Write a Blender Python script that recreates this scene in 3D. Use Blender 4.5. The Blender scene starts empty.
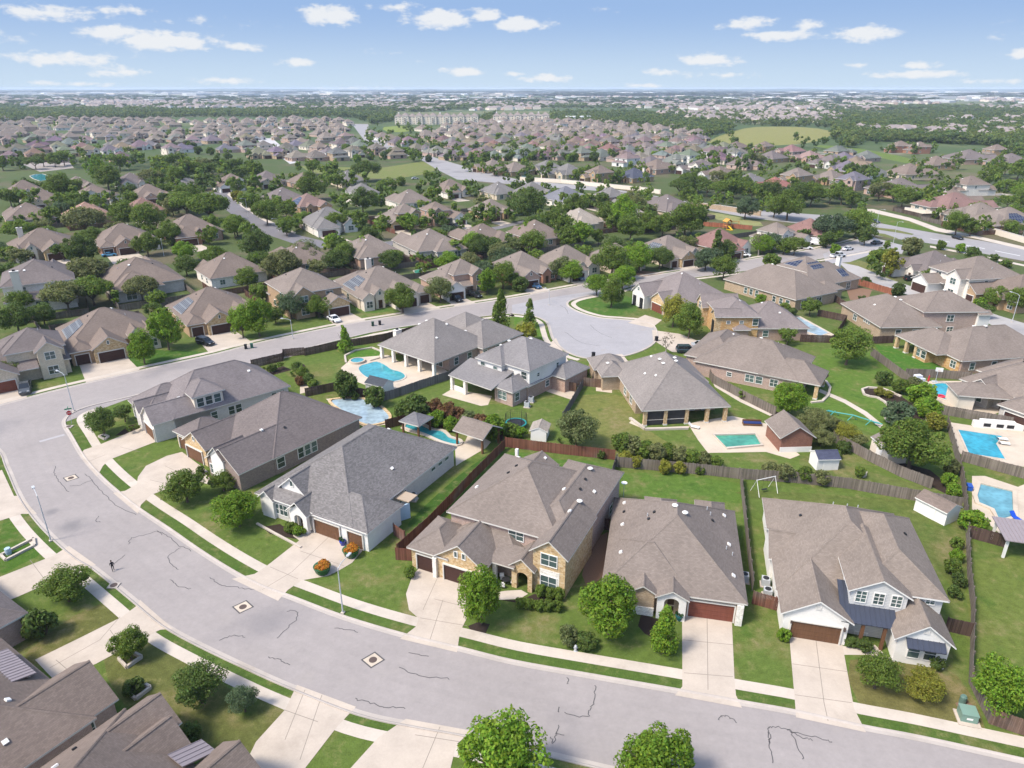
# A housing estate seen from about fifty metres up.  Everything is metres; the camera stands over the origin looking along +Y.
HAZE = 7.5e-5
SUN_EL, SUN_AZ, SUN, SUN_ANG = 54, -118, 2.2, 12.0
SKY, DUST, EXPO = .15, 2.0, 1.17
PALE = (1.8, 2.22, 2.66); BLUE = (1.0, 1.5, 2.38); CLOUD = (2.6, 2.65, 2.72)
import bpy, bmesh, math, random
import numpy as np
from mathutils import Vector, Matrix, noise as mnoise
R = math.radians
random.seed(7)
sc = bpy.context.scene
COL = sc.collection
# ------------------------------------------------------------------ camera model (used to turn site measurements into metres)
F, CAMH = 700.0, 54.0
PIT = math.atan(296 / F); CP, SP = math.cos(PIT), math.sin(PIT)
def at(px, py, z=0.0):
    dx = (px - 512) / F; dy = (384 - py) / F
    t = (CAMH - z) / (SP - dy * CP)
    return (dx * t, (CP + dy * SP) * t)
def ppm(x, y, z=0.0):
    return F / (y * CP - (z - CAMH) * SP)
def PXY(x, y, z=0.0):
    d = y * CP - (z - CAMH) * SP; u = y * SP + (z - CAMH) * CP
    return 512 + F * x / d, 384 - F * u / d
def ats(pts): return [at(*p) for p in pts]
# ------------------------------------------------------------------ mesh builder
class MB:
    def __init__(s): s.v = []; s.f = []; s.m = []
    def poly(s, pts, m=0):
        b = len(s.v); s.v += [tuple(p) for p in pts]; s.f.append(tuple(range(b, b + len(pts)))); s.m.append(m)
    def box(s, x0, x1, y0, y1, z0, z1, m=0, ms=None, bottom=False):
        ms = m if ms is None else ms
        s.poly([(x0, y0, z1), (x1, y0, z1), (x1, y1, z1), (x0, y1, z1)], m)
        s.poly([(x0, y0, z0), (x1, y0, z0), (x1, y0, z1), (x0, y0, z1)], ms)
        s.poly([(x1, y0, z0), (x1, y1, z0), (x1, y1, z1), (x1, y0, z1)], ms)
        s.poly([(x1, y1, z0), (x0, y1, z0), (x0, y1, z1), (x1, y1, z1)], ms)
        s.poly([(x0, y1, z0), (x0, y0, z0), (x0, y0, z1), (x0, y1, z1)], ms)
        if bottom: s.poly([(x0, y1, z0), (x1, y1, z0), (x1, y0, z0), (x0, y0, z0)], ms)
    def obox(s, a, b, w, z0, z1, m=0, off=0.0):
        """box along the ground line a-b, w thick, shifted sideways by off"""
        dx, dy = b[0] - a[0], b[1] - a[1]; l = math.hypot(dx, dy) or 1; nx, ny = -dy / l, dx / l
        p = [(a[0] + nx * (off - w / 2), a[1] + ny * (off - w / 2)), (b[0] + nx * (off - w / 2), b[1] + ny * (off - w / 2)),
             (b[0] + nx * (off + w / 2), b[1] + ny * (off + w / 2)), (a[0] + nx * (off + w / 2), a[1] + ny * (off + w / 2))]
        s.prism(p, z0, z1, m)
    def prism(s, p, z0, z1, m=0, ms=None, bottom=False):
        ms = m if ms is None else ms
        if area(p) < 0: p = p[::-1]
        s.poly([(x, y, z1) for x, y in p], m)
        n = len(p)
        for i in range(n):
            a, b = p[i], p[(i + 1) % n]
            s.poly([(a[0], a[1], z0), (b[0], b[1], z0), (b[0], b[1], z1), (a[0], a[1], z1)], ms)
        if bottom: s.poly([(x, y, z0) for x, y in p[::-1]], ms)
    def sheet(s, p, z, m=0):
        if area(p) < 0: p = p[::-1]
        s.poly([(x, y, z) for x, y in p], m)
    def tube(s, pts, rad, n=8, m=0, cap=True):
        pts = [Vector(p) for p in pts]; rs = rad if isinstance(rad, (list, tuple)) else [rad] * len(pts)
        rings = []
        for i, p in enumerate(pts):
            d = (pts[min(i + 1, len(pts) - 1)] - pts[max(i - 1, 0)]).normalized()
            up = Vector((0, 0, 1)) if abs(d.z) < .95 else Vector((1, 0, 0))
            a = d.cross(up).normalized(); b = d.cross(a)
            base = len(s.v)
            for k in range(n):
                t = 2 * math.pi * k / n; q = p + (a * math.cos(t) + b * math.sin(t)) * rs[i]
                s.v.append(tuple(q))
            rings.append(base)
        for i in range(len(rings) - 1):
            for k in range(n):
                k2 = (k + 1) % n
                s.f.append((rings[i] + k, rings[i + 1] + k, rings[i + 1] + k2, rings[i] + k2)); s.m.append(m)
        if cap:
            s.f.append(tuple(rings[0] + k for k in range(n))); s.m.append(m)
            s.f.append(tuple(rings[-1] + k for k in reversed(range(n)))); s.m.append(m)
    def lathe(s, prof, n=16, m=0, c=(0, 0), cap=True):
        base = len(s.v)
        for r, z in prof:
            for k in range(n):
                t = 2 * math.pi * k / n; s.v.append((c[0] + r * math.cos(t), c[1] + r * math.sin(t), z))
        for i in range(len(prof) - 1):
            for k in range(n):
                k2 = (k + 1) % n
                s.f.append((base + i * n + k, base + i * n + k2, base + (i + 1) * n + k2, base + (i + 1) * n + k)); s.m.append(m)
        if not cap: return
        s.f.append(tuple(base + (len(prof) - 1) * n + k for k in range(n))); s.m.append(m)
        s.f.append(tuple(base + k for k in reversed(range(n)))); s.m.append(m)
    def add(s, o, M=None, moff=0):
        b = len(s.v); s.v += [tuple(M @ Vector(p)) for p in o.v] if M else o.v
        s.f += [tuple(i + b for i in f) for f in o.f]; s.m += [i + moff for i in o.m]
    def mesh(s, name, mats, smooth=False):
        me = bpy.data.meshes.new(name)
        me.from_pydata(s.v, [], s.f)
        for m in mats: me.materials.append(m)
        if len(mats) > 1: me.polygons.foreach_set('material_index', s.m)
        if smooth: me.polygons.foreach_set('use_smooth', [True] * len(s.f))
        me.update()
        uv(me)
        return me
    def build(s, name, mats, parent=None, smooth=False):
        return link(name, s.mesh(name, mats if isinstance(mats, (list, tuple)) else [mats], smooth), parent)
def area(p):
    return sum(p[i][0] * p[(i + 1) % len(p)][1] - p[(i + 1) % len(p)][0] * p[i][1] for i in range(len(p))) / 2
def uv(me):
    n = len(me.loops)
    if not n: return
    lay = me.uv_layers.new(name='UVMap')
    co = np.empty(len(me.vertices) * 3); me.vertices.foreach_get('co', co); co = co.reshape(-1, 3)
    li = np.empty(n, dtype=np.int32); me.loops.foreach_get('vertex_index', li)
    nf = len(me.polygons)
    nr = np.empty(nf * 3); me.polygons.foreach_get('normal', nr); nr = nr.reshape(-1, 3)
    lt = np.empty(nf, dtype=np.int32); me.polygons.foreach_get('loop_total', lt)
    N = np.repeat(nr, lt, axis=0)
    ud = np.stack([-N[:, 1], N[:, 0], np.zeros(len(N))], 1); ln = np.linalg.norm(ud, axis=1)
    flat = ln < 1e-3; ud[flat] = (1, 0, 0); ln[flat] = 1; ud /= ln[:, None]
    vd = np.cross(N, ud); P = co[li]
    out = np.stack([(P * ud).sum(1), (P * vd).sum(1)], 1)
    lay.data.foreach_set('uv', out.ravel())
def link(name, data, parent=None, loc=None, rz=None):
    o = bpy.data.objects.new(name, data); COL.objects.link(o)
    if parent is not None: o.parent = parent
    if loc is not None: o.location = loc
    if rz is not None: o.rotation_euler[2] = rz
    return o
def tag(o, label, cat, group=None):
    o['label'] = label; o['category'] = cat
    if group: o['group'] = group
    return o
def thing(name, label, cat, loc=(0, 0, 0), rz=0.0, group=None):
    o = bpy.data.objects.new(name, None); COL.objects.link(o); o.empty_display_size = .3
    o.location = loc; o.rotation_euler = (0, 0, rz)
    return tag(o, label, cat, group)
def struct(name, mb, mats, kind='structure'):
    o = mb.build(name, mats); o['kind'] = kind; return o
KIDS = {}
def copy_tree(o, parent=None):
    c = o.copy(); COL.objects.link(c)
    if parent is not None: c.parent = parent
    for ch in o.children: copy_tree(ch, c)
    return c
def setcol(o, names, col):
    for ch in o.children_recursive:
        if ch.name.split('.')[0] in names: ch.color = (*col, 1)
def catmull(p, n=6, closed=False):
    out = []; N = len(p)
    for i in range(N if closed else N - 1):
        g = (lambda k: p[k % N]) if closed else (lambda k: p[max(0, min(N - 1, k))])
        a, b, c, d = g(i - 1), g(i), g(i + 1), g(i + 2)
        for k in range(n):
            t = k / n
            out.append(tuple(.5 * (2 * b[j] + (c[j] - a[j]) * t + (2 * a[j] - 5 * b[j] + 4 * c[j] - d[j]) * t * t + (3 * b[j] - a[j] - 3 * c[j] + d[j]) * t ** 3) for j in (0, 1)))
    if not closed: out.append(tuple(p[-1]))
    return out
def offs(pl, d):
    """polyline moved to its left by d"""
    o = []
    for i in range(len(pl)):
        a = pl[max(i - 1, 0)]; b = pl[min(i + 1, len(pl) - 1)]
        dx, dy = b[0] - a[0], b[1] - a[1]; l = math.hypot(dx, dy) or 1
        o.append((pl[i][0] - dy / l * d, pl[i][1] + dx / l * d))
    return o
def strip(mb, pl, d0, d1, z0, z1, m=0):
    a, b = offs(pl, d0), offs(pl, d1)
    for i in range(len(pl) - 1):
        q = [(*a[i], z0), (*a[i + 1], z0), (*b[i + 1], z1), (*b[i], z1)]
        if area([p[:2] for p in q]) < 0: q = q[::-1]
        mb.poly(q, m)
# ------------------------------------------------------------------ materials
def s2l(r, g, b):
    f = lambda c: (c / 255 / 12.92) if c / 255 <= .04045 else ((c / 255 + .055) / 1.055) ** 2.4
    return (f(r), f(g), f(b))
class NT:
    def __init__(s, name, rough=.8, spec=.3):
        s.m = bpy.data.materials.new(name); s.m.use_nodes = True; s.t = s.m.node_tree
        s.b = s.t.nodes['Principled BSDF']; s.b.inputs['Roughness'].default_value = rough
        s.b.inputs['Specular IOR Level'].default_value = spec
    def n(s, typ, **kw):
        n = s.t.nodes.new(typ)
        for k, v in kw.items():
            if k in n.inputs: s.set(n.inputs[k], v)
            else: setattr(n, k, v)
        return n
    def set(s, inp, v):
        if isinstance(v, bpy.types.NodeSocket): s.t.links.new(v, inp)
        else:
            if inp.type == 'RGBA' and len(v) == 3: v = (*v, 1)
            inp.default_value = v
    def noise(s, vec, scale, detail=3, rough=.55):
        n = s.n('ShaderNodeTexNoise'); s.set(n.inputs['Vector'], vec); s.set(n.inputs['Scale'], scale)
        n.inputs['Detail'].default_value = detail; n.inputs['Roughness'].default_value = rough
        return n.outputs['Fac']
    def mix(s, a, b, f, mode='MIX'):
        n = s.t.nodes.new('ShaderNodeMix'); n.data_type = 'RGBA'; n.blend_type = mode
        s.set(n.inputs[0], f); s.set(n.inputs[6], a); s.set(n.inputs[7], b)
        return n.outputs[2]
    def math(s, op, a, b=0.0, c=None, clamp=False):
        n = s.t.nodes.new('ShaderNodeMath'); n.operation = op; n.use_clamp = clamp
        s.set(n.inputs[0], a); s.set(n.inputs[1], b)
        if c is not None: s.set(n.inputs[2], c)
        return n.outputs[0]
    def ramp(s, f, lo, hi, a=0.0, b=1.0):
        n = s.t.nodes.new('ShaderNodeMapRange'); n.interpolation_type = 'SMOOTHSTEP'
        for i, v in enumerate((f, lo, hi, a, b)): s.set(n.inputs[i], v)
        return n.outputs[0]
    def vmap(s, vec, sc):
        n = s.t.nodes.new('ShaderNodeVectorMath'); n.operation = 'MULTIPLY'; s.set(n.inputs[0], vec); n.inputs[1].default_value = sc
        return n.outputs[0]
    def scale(s, col, f):
        n = s.t.nodes.new('ShaderNodeVectorMath'); n.operation = 'SCALE'; s.set(n.inputs[0], col if isinstance(col, bpy.types.NodeSocket) else col[:3]); s.set(n.inputs['Scale'], f)
        return n.outputs[0]
    def pos(s): return s.n('ShaderNodeNewGeometry').outputs['Position']
    def uvc(s): return s.n('ShaderNodeUVMap', uv_map='UVMap').outputs[0]
    def obj(s): return s.n('ShaderNodeTexCoord').outputs['Object']
    def ocol(s): return s.n('ShaderNodeObjectInfo').outputs['Color']
    def orand(s): return s.n('ShaderNodeObjectInfo').outputs['Random']
    def island(s): return s.n('ShaderNodeNewGeometry').outputs['Random Per Island']
    def base(s, c): s.set(s.b.inputs['Base Color'], c)
    def bump(s, h, strength=.3, dist=.02):
        n = s.n('ShaderNodeBump', Strength=strength, Distance=dist); s.set(n.inputs['Height'], h)
        s.t.links.new(n.outputs[0], s.b.inputs['Normal'])
def m_plain(name, c, rough=.7, spec=.3, var=.12, sc=1.5, metal=0.0):
    t = NT(name, rough, spec); p = t.obj()
    f = t.math('ADD', t.math('MULTIPLY', t.noise(p, sc, 4), 2 * var), 1 - var)
    t.base(t.scale(c, f)); t.b.inputs['Metallic'].default_value = metal
    return t.m
def m_tint(name, rough=.7, spec=.3, var=.15, sc=1.5):
    t = NT(name, rough, spec); p = t.obj()
    f = t.math('ADD', t.math('MULTIPLY', t.noise(p, sc, 4), 2 * var), 1 - var)
    t.base(t.scale(t.ocol(), f)); return t.m
def m_shingle(name, contrast, tint=True, col=(.2, .18, .17)):
    t = NT(name, .92, .15); u = t.uvc()
    br = t.n('ShaderNodeTexBrick', offset=.5, Scale=1.0); t.set(br.inputs['Vector'], u)
    br.inputs['Brick Width'].default_value = .32; br.inputs['Row Height'].default_value = .16; br.inputs['Mortar Size'].default_value = .01
    br.inputs['Color1'].default_value = (1 - contrast,) * 3 + (1,); br.inputs['Color2'].default_value = (1 + contrast,) * 3 + (1,); br.inputs['Mortar'].default_value = (.7, .7, .7, 1)
    n1 = t.noise(u, 2.2, 4, .7); n2 = t.noise(u, .16, 3); n3 = t.noise(t.vmap(u, (1.6, .12, 1)), 1.0, 3)
    f = t.math('ADD', t.math('MULTIPLY', n1, 1.5 * contrast), 1 - .75 * contrast)
    f = t.math('MULTIPLY', f, t.math('ADD', t.math('MULTIPLY', n2, .5), .75))
    f = t.math('MULTIPLY', f, t.math('ADD', t.math('MULTIPLY', n3, .24), .88))
    c = t.scale(t.ocol() if tint else col, f)
    c = t.mix(c, br.outputs['Color'], .8, 'MULTIPLY')
    t.base(c); t.bump(t.math('MULTIPLY', br.outputs['Fac'], -1.0), .25, .02); return t.m
def m_brick(name, c1, c2, mortar, w=.24, h=.085, blot=.25, tint=False, rough=.9):
    t = NT(name, rough, .2); u = t.uvc()
    br = t.n('ShaderNodeTexBrick', offset=.5, Scale=1.0); t.set(br.inputs['Vector'], u)
    br.inputs['Brick Width'].default_value = w; br.inputs['Row Height'].default_value = h; br.inputs['Mortar Size'].default_value = h * .12
    t.set(br.inputs['Color1'], c1); t.set(br.inputs['Color2'], c2); t.set(br.inputs['Mortar'], mortar)
    n = t.noise(u, 1.7, 4, .7); n2 = t.noise(u, .3, 2)
    f = t.math('ADD', t.math('MULTIPLY', n, 2 * blot), 1 - blot)
    f = t.math('MULTIPLY', f, t.math('ADD', t.math('MULTIPLY', n2, .3), .85))
    c = t.scale(br.outputs['Color'], f)
    if tint: c = t.mix(c, t.ocol(), 1.0, 'MULTIPLY')
    t.base(c); t.bump(t.math('MULTIPLY', br.outputs['Fac'], -1.0), .3, .01); return t.m
def m_stone(name, c1, c2, c3):
    t = NT(name, .9, .2); u = t.uvc()
    v = t.n('ShaderNodeTexVoronoi', Scale=2.6); t.set(v.inputs['Vector'], t.vmap(u, (1, 1.9, 1)))
    sp = t.n('ShaderNodeSeparateColor'); t.set(sp.inputs[0], v.outputs['Color'])
    c = t.mix(t.mix(c1, c2, sp.outputs[0]), c3, t.ramp(sp.outputs[1], .55, .8))
    e = t.n('ShaderNodeTexVoronoi', feature='DISTANCE_TO_EDGE', Scale=2.6); t.set(e.inputs['Vector'], t.vmap(u, (1, 1.9, 1)))
    c = t.mix(t.scale(c1, 1.25), c, t.ramp(e.outputs['Distance'], .02, .08))
    f = t.math('ADD', t.math('MULTIPLY', t.noise(u, 5, 3), .4), .8)
    t.base(t.scale(c, f)); t.bump(e.outputs['Distance'], .4, .03); return t.m
def m_wood(name, c, var=.35, tint=False, plank=6.0):
    t = NT(name, .75, .25); u = t.uvc()
    n = t.noise(t.vmap(u, (plank, .35, 1)), 1.0, 4, .6); n2 = t.noise(u, .8, 3)
    f = t.math('ADD', t.math('MULTIPLY', n, 2 * var), 1 - var)
    f = t.math('MULTIPLY', f, t.math('ADD', t.math('MULTIPLY', n2, .4), .8))
    t.base(t.scale(t.ocol() if tint else c, f)); return t.m
def m_fence(name):
    t = NT(name, .9, .1); i = t.island(); p = t.pos()
    f = t.math('ADD', t.math('MULTIPLY', i, .55), .72)
    f = t.math('MULTIPLY', f, t.math('ADD', t.math('MULTIPLY', t.noise(p, .45, 3), .7), .65))
    c = t.scale(t.ocol(), f)
    t.base(t.mix(c, t.scale((.16, .145, .13), f), t.ramp(t.noise(p, .25, 2), .5, .75, 0, .6))); return t.m
def m_concrete(name, c, joints=True):
    t = NT(name, .9, .2); p = t.pos()
    f = t.math('ADD', t.math('MULTIPLY', t.noise(p, .35, 5, .6), .5), .75)
    f = t.math('MULTIPLY', f, t.math('ADD', t.math('MULTIPLY', t.noise(p, 4, 3), .16), .92))
    st = t.ramp(t.noise(p, .16, 5, .7), .52, .72, 0, .5)
    t.base(t.mix(t.scale(c, f), t.scale((.30, .25, .20), f), st)); t.bump(t.noise(p, 30, 2), .15, .01); return t.m
SPOTS = [(*at(72, 526), 2.6), (*at(52, 512), 1.4), (*at(280, 690), 1.3)]
def m_asphalt(name, c):
    t = NT(name, .88, .2); p = t.pos()
    f = t.math('ADD', t.math('MULTIPLY', t.noise(p, .11, 5, .6), .3), .85)
    f = t.math('MULTIPLY', f, t.math('ADD', t.math('MULTIPLY', t.noise(p, 2.2, 4, .7), .24), .88))
    c1 = t.scale(c, f)
    f = t.math('MULTIPLY', f, t.math('ADD', t.math('MULTIPLY', t.noise(p, .7, 5, .75), .3), .85)); c1 = t.scale(c, f)
    st = t.ramp(t.noise(p, .06, 3, .5), .56, .74, 0, .42)
    c1 = t.mix(c1, (.12, .115, .125), st)
    for sx, sy, sr in SPOTS:
        d = t.n('ShaderNodeVectorMath', operation='DISTANCE'); t.set(d.inputs[0], p); d.inputs[1].default_value = (sx, sy, 0)
        q = t.math('ADD', d.outputs['Value'], t.math('MULTIPLY', t.noise(p, .6, 4), sr * .9)); c1 = t.mix(c1, (.12, .115, .12), t.ramp(q, sr * .5, sr * 1.5, .6, 0))
    warm = t.ramp(t.noise(t.vmap(p, (1, 1, 1)), .33, 4), .58, .75, 0, .35)
    t.base(t.mix(c1, (.30, .265, .235), warm)); t.bump(t.noise(p, 60, 2), .2, .006); return t.m
def m_grass(name, tint=True, far=False):
    t = NT(name, .95, .1); p = t.pos()
    a = t.noise(p, .13, 5, .62); b = t.noise(p, 1.1, 5, .7); c = t.noise(p, 7.0, 3, .6)
    base = t.ocol() if tint else (.082, .118, .024)
    f = t.math('ADD', t.math('MULTIPLY', b, 1.1), .45)
    f = t.math('MULTIPLY', f, t.math('ADD', t.math('MULTIPLY', c, .9), .55))
    col = t.scale(base, f)
    dry = t.mix(t.scale((.17, .15, .05), f), t.scale((.20, .15, .085), f), t.ramp(b, .4, .6))
    col = t.mix(col, dry, t.ramp(a, .5, .68, 0, .6))
    col = t.mix(col, t.scale((.16, .135, .06), f), t.ramp(t.noise(p, .55, 5, .7), .53, .7, 0, .55))
    lush = t.scale((.042, .092, .014), f)
    col = t.mix(col, lush, t.ramp(t.noise(p, .21, 4, .6), .56, .72, 0, .6))
    if far:
        sep = t.n('ShaderNodeVectorMath', operation='LENGTH'); t.set(sep.inputs[0], p)
        k = t.ramp(sep.outputs['Value'], 380, 900)
        w = t.noise(t.vmap(p, (.7, 1, 1)), .0021, 6, .6)
        land = t.mix((.06, .09, .035), (.15, .15, .075), t.ramp(w, .46, .62))
        land = t.mix(land, (.23, .21, .17), t.ramp(t.noise(p, .0047, 5, .7), .6, .68))
        near = t.mix((.062, .082, .03), (.11, .088, .06), t.ramp(t.noise(p, .035, 4, .6), .48, .62))
        col = t.mix(col, t.scale(near, f), t.ramp(sep.outputs['Value'], 150, 240, 0, .85))
        col = t.mix(col, land, k)
    t.base(col); t.bump(c, .5, .05); return t.m
def m_mulch(name, c=(.035, .025, .02)):
    t = NT(name, .95, .05); p = t.pos()
    f = t.math('ADD', t.math('MULTIPLY', t.noise(p, 9, 4, .7), 1.4), .4); t.base(t.scale(c, f)); return t.m
def m_leaf(name, trans=.5):
    t = NT(name, .6, .25); i = t.island()
    c = t.scale(t.ocol(), t.math('ADD', t.math('MULTIPLY', i, .8), .62))
    h = t.n('ShaderNodeHueSaturation'); t.set(h.inputs['Color'], c)
    t.set(h.inputs['Hue'], t.math('ADD', t.math('MULTIPLY', t.math('FRACT', t.math('MULTIPLY', i, 37.7)), .05), .475))
    n = t.noise(t.obj(), 2.2, 2); c = t.scale(h.outputs[0], t.math('ADD', t.math('MULTIPLY', n, .8), .6))
    t.base(c)
    tr = t.n('ShaderNodeBsdfTranslucent'); t.set(tr.inputs['Color'], t.mix(c, (1.0, 1.0, .35), .55, 'MULTIPLY'))
    ms = t.n('ShaderNodeMixShader'); ms.inputs[0].default_value = trans
    out = t.t.nodes['Material Output']
    t.t.links.new(t.b.outputs[0], ms.inputs[1]); t.t.links.new(tr.outputs[0], ms.inputs[2]); t.t.links.new(ms.outputs[0], out.inputs['Surface'])
    return t.m
def m_water(name, c):
    t = NT(name, .08, .5); p = t.pos()
    n = t.noise(p, .28, 4); f = t.math('ADD', t.math('MULTIPLY', n, 1.3), .35)
    v = t.n('ShaderNodeTexVoronoi', feature='SMOOTH_F1', Scale=1.6); t.set(v.inputs['Vector'], p)
    f = t.math('MULTIPLY', f, t.math('ADD', t.math('MULTIPLY', v.outputs['Distance'], .5), .8))
    t.base(t.scale(c, f)); t.bump(t.noise(p, 3, 2), .12, .03); return t.m
def m_glass(name, c):
    t = NT(name, .12, .6); o = t.orand(); u = t.uvc()
    # blinds behind the glass: fine horizontal slats
    w = t.n('ShaderNodeTexWave', wave_type='BANDS', bands_direction='Y', Scale=6.0); t.set(w.inputs['Vector'], u)
    a = t.mix(c, tuple(min(1, x * 2.2) for x in c), t.math('MULTIPLY', w.outputs['Fac'], .5))
    t.base(t.scale(a, t.math('ADD', t.math('MULTIPLY', o, .9), .5))); return t.m
M = {}
M['shingle'] = m_shingle('shingle', .15)
M['shingle_mottled'] = m_shingle('shingle_mottled', .27)
M['trim'] = m_plain('trim_paint', (.56, .53, .48), .6)
M['trim_tan'] = m_plain('trim_tan', (.36, .28, .2), .6)
M['white'] = m_plain('white_paint', (.70, .675, .63), .5, var=.06)
M['soffit'] = m_plain('soffit', (.4, .37, .33), .8)
M['brick_tan'] = m_brick('brick_tan', (.40, .28, .17), (.26, .17, .10), (.42, .37, .30))
M['brick_red'] = m_brick('brick_red', (.30, .15, .10), (.40, .26, .19), (.42, .38, .33))
M['brick_pink'] = m_brick('brick_pink', (.40, .26, .20), (.30, .19, .15), (.46, .42, .38))
M['brick_white'] = m_brick('brick_white', (.62, .57, .52), (.52, .48, .44), (.58, .55, .5), blot=.12)
M['brick_dark'] = m_brick('brick_dark', (.19, .13, .11), (.28, .20, .165), (.30, .27, .24))
M['brick_tint'] = m_brick('brick_tint', (1.15, 1.1, 1.05), (.8, .76, .72), (1.1, 1.08, 1.05), tint=True)
M['stone_tan'] = m_stone('stone_tan', (.46, .33, .18), (.34, .22, .11), (.52, .41, .27))
M['stone_orange'] = m_stone('stone_orange', (.46, .28, .12), (.36, .19, .08), (.5, .36, .2))
M['stone_white'] = m_stone('stone_white', (.66, .62, .55), (.56, .52, .45), (.7, .67, .62))
M['cream'] = m_plain('cream_stucco', (.64, .56, .46), .9, var=.08)
M['whitewall'] = m_brick('white_painted_brick', (.74, .71, .66), (.70, .67, .62), (.66, .63, .58), blot=.06)
M['siding'] = m_brick('white_siding', (.66, .635, .59), (.64, .615, .57), (.5, .49, .47), w=6, h=.2, blot=.05)
M['greysiding'] = m_brick('grey_siding', (.58, .57, .54), (.55, .54, .51), (.42, .41, .4), w=6, h=.2, blot=.05)
M['garage_wood'] = m_wood('garage_wood', (.125, .062, .032), .45)
M['garage_dark'] = m_wood('garage_dark', (.055, .026, .02), .3)
M['garage_red'] = m_wood('garage_red', (.17, .055, .035), .35)
M['door'] = m_wood('door_wood', (.06, .028, .015), .3)
M['post_wood'] = m_wood('post_wood', (.13, .062, .03), .35)
M['metalroof'] = m_plain('standing_seam_steel', (.055, .062, .085), .35, .5, var=.1, metal=.3)
M['metalgrey'] = m_plain('seam_grey', (.24, .2, .2), .45, .5, var=.1)
M['pane'] = m_glass('window_pane', (.05, .075, .07))
M['dark'] = m_plain('dark_and_shade', (.02, .02, .022), .6)  # near-black for dark parts, and for shade painted into flat openings
M['screen'] = m_plain('porch_screen', (.035, .034, .036), .7, var=.3)
M['solar'] = m_brick('solar_cells', (.012, .018, .05), (.016, .022, .06), (.08, .085, .1), w=1.0, h=1.65, blot=.1, rough=.15)
M['solar_blue'] = m_brick('solar_cells_pale', (.055, .058, .07), (.065, .068, .08), (.15, .16, .17), w=1.0, h=1.65, blot=.15, rough=.6)
M['fence'] = m_fence('fence_boards')
M['concrete'] = m_concrete('concrete', (.42, .355, .29))
M['walk'] = m_concrete('concrete_walk', (.45, .39, .325))
M['kerb'] = m_concrete('concrete_kerb', (.37, .325, .285))
M['patio'] = m_concrete('patio_stone', (.46, .385, .30))
M['asphalt'] = m_asphalt('asphalt', (.27, .24, .224)); M['track'] = m_asphalt('asphalt_track', (.264, .235, .2195))
M['crack'] = m_plain('crack_sealer', (.075, .07, .07), .8)
M['iron'] = m_plain('cast_iron', (.085, .06, .05), .7)
M['grass'] = m_grass('grass')
M['ground'] = m_grass('ground_cover', tint=False, far=True)
M['mulch'] = m_mulch('mulch'); M['mulch_red'] = m_mulch('mulch_red', (.09, .04, .03)); M['soil'] = m_mulch('bare_soil', (.17, .105, .07))
M['gravel'] = m_mulch('pale_gravel', (.3, .25, .2))
M['leaf'] = m_leaf('leaf')
M['bark'] = m_plain('bark', (.105, .08, .06), .95, .1, .35, 4)
M['palebark'] = m_plain('pale_bark', (.3, .26, .22), .95, .1, .3, 4)
M['water'] = m_water('pool_water', (.04, .235, .265)); M['water_deep'] = m_water('pool_water_blue', (.02, .235, .305)); M['water_green'] = m_water('pool_water_green', (.05, .23, .15)); M['water_grey'] = m_water('pool_water_grey', (.10, .245, .285)); M['water_pale'] = m_water('pool_water_pale', (.27, .345, .385))
M['steel'] = m_plain('galvanised', (.42, .43, .44), .45, .5, .08)
M['tint'] = m_tint('painted'); M['tint_gloss'] = m_tint('car_paint', .22, .6, .03, 1)
M['rubber'] = m_plain('rubber', (.02, .02, .021), .8); M['chrome'] = m_plain('alloy', (.4, .4, .42), .3, .5, .05)
M['carglass'] = m_plain('car_glass', (.012, .015, .018), .06, .7, .05)
M['lamp_red'] = m_plain('tail_lens', (.3, .01, .01), .25); M['lamp_clear'] = m_plain('head_lens', (.6, .6, .58), .2)
M['signred'] = m_plain('sign_red', (.42, .015, .02), .5); M['signgreen'] = m_plain('sign_green', (.01, .2, .09), .5)
M['foliage_flower'] = m_leaf('flower', .2)
# ------------------------------------------------------------------ houses
OH = .42
SH = {}
def shared(key, fn):
    if key not in SH: SH[key] = fn()
    return SH[key]
def quad_up(mb, q, m):
    """quad or triangle turned so that it faces up"""
    a, b, c = [Vector(p) for p in q[:3]]
    if (b - a).cross(c - a).z < 0: q = q[::-1]
    mb.poly(q, m)
def cap(mb, a, b, m=0):
    a, b = Vector(a), Vector(b); d = b - a; h = Vector((-d.y, d.x, 0)); l = h.length
    if l < .05: return
    h *= .15 / l; up = Vector((0, 0, .05))
    for s in (1, -1):
        quad_up(mb, [tuple(a + h * s - up * .6), tuple(b + h * s - up * .6), tuple(b + up), tuple(a + up)], m)
def slab(mb, q, t=.17, m=0, ms=1):
    a, b, c = [Vector(p) for p in q[:3]]
    if (b - a).cross(c - a).z < 0: q = q[::-1]
    lo = [(x, y, z - t) for x, y, z in q]
    mb.poly(q, m); mb.poly(lo[::-1], ms)
    n = len(q)
    for i in range(n):
        j = (i + 1) % n; mb.poly([lo[i], lo[j], q[j], q[i]], ms)
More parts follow.
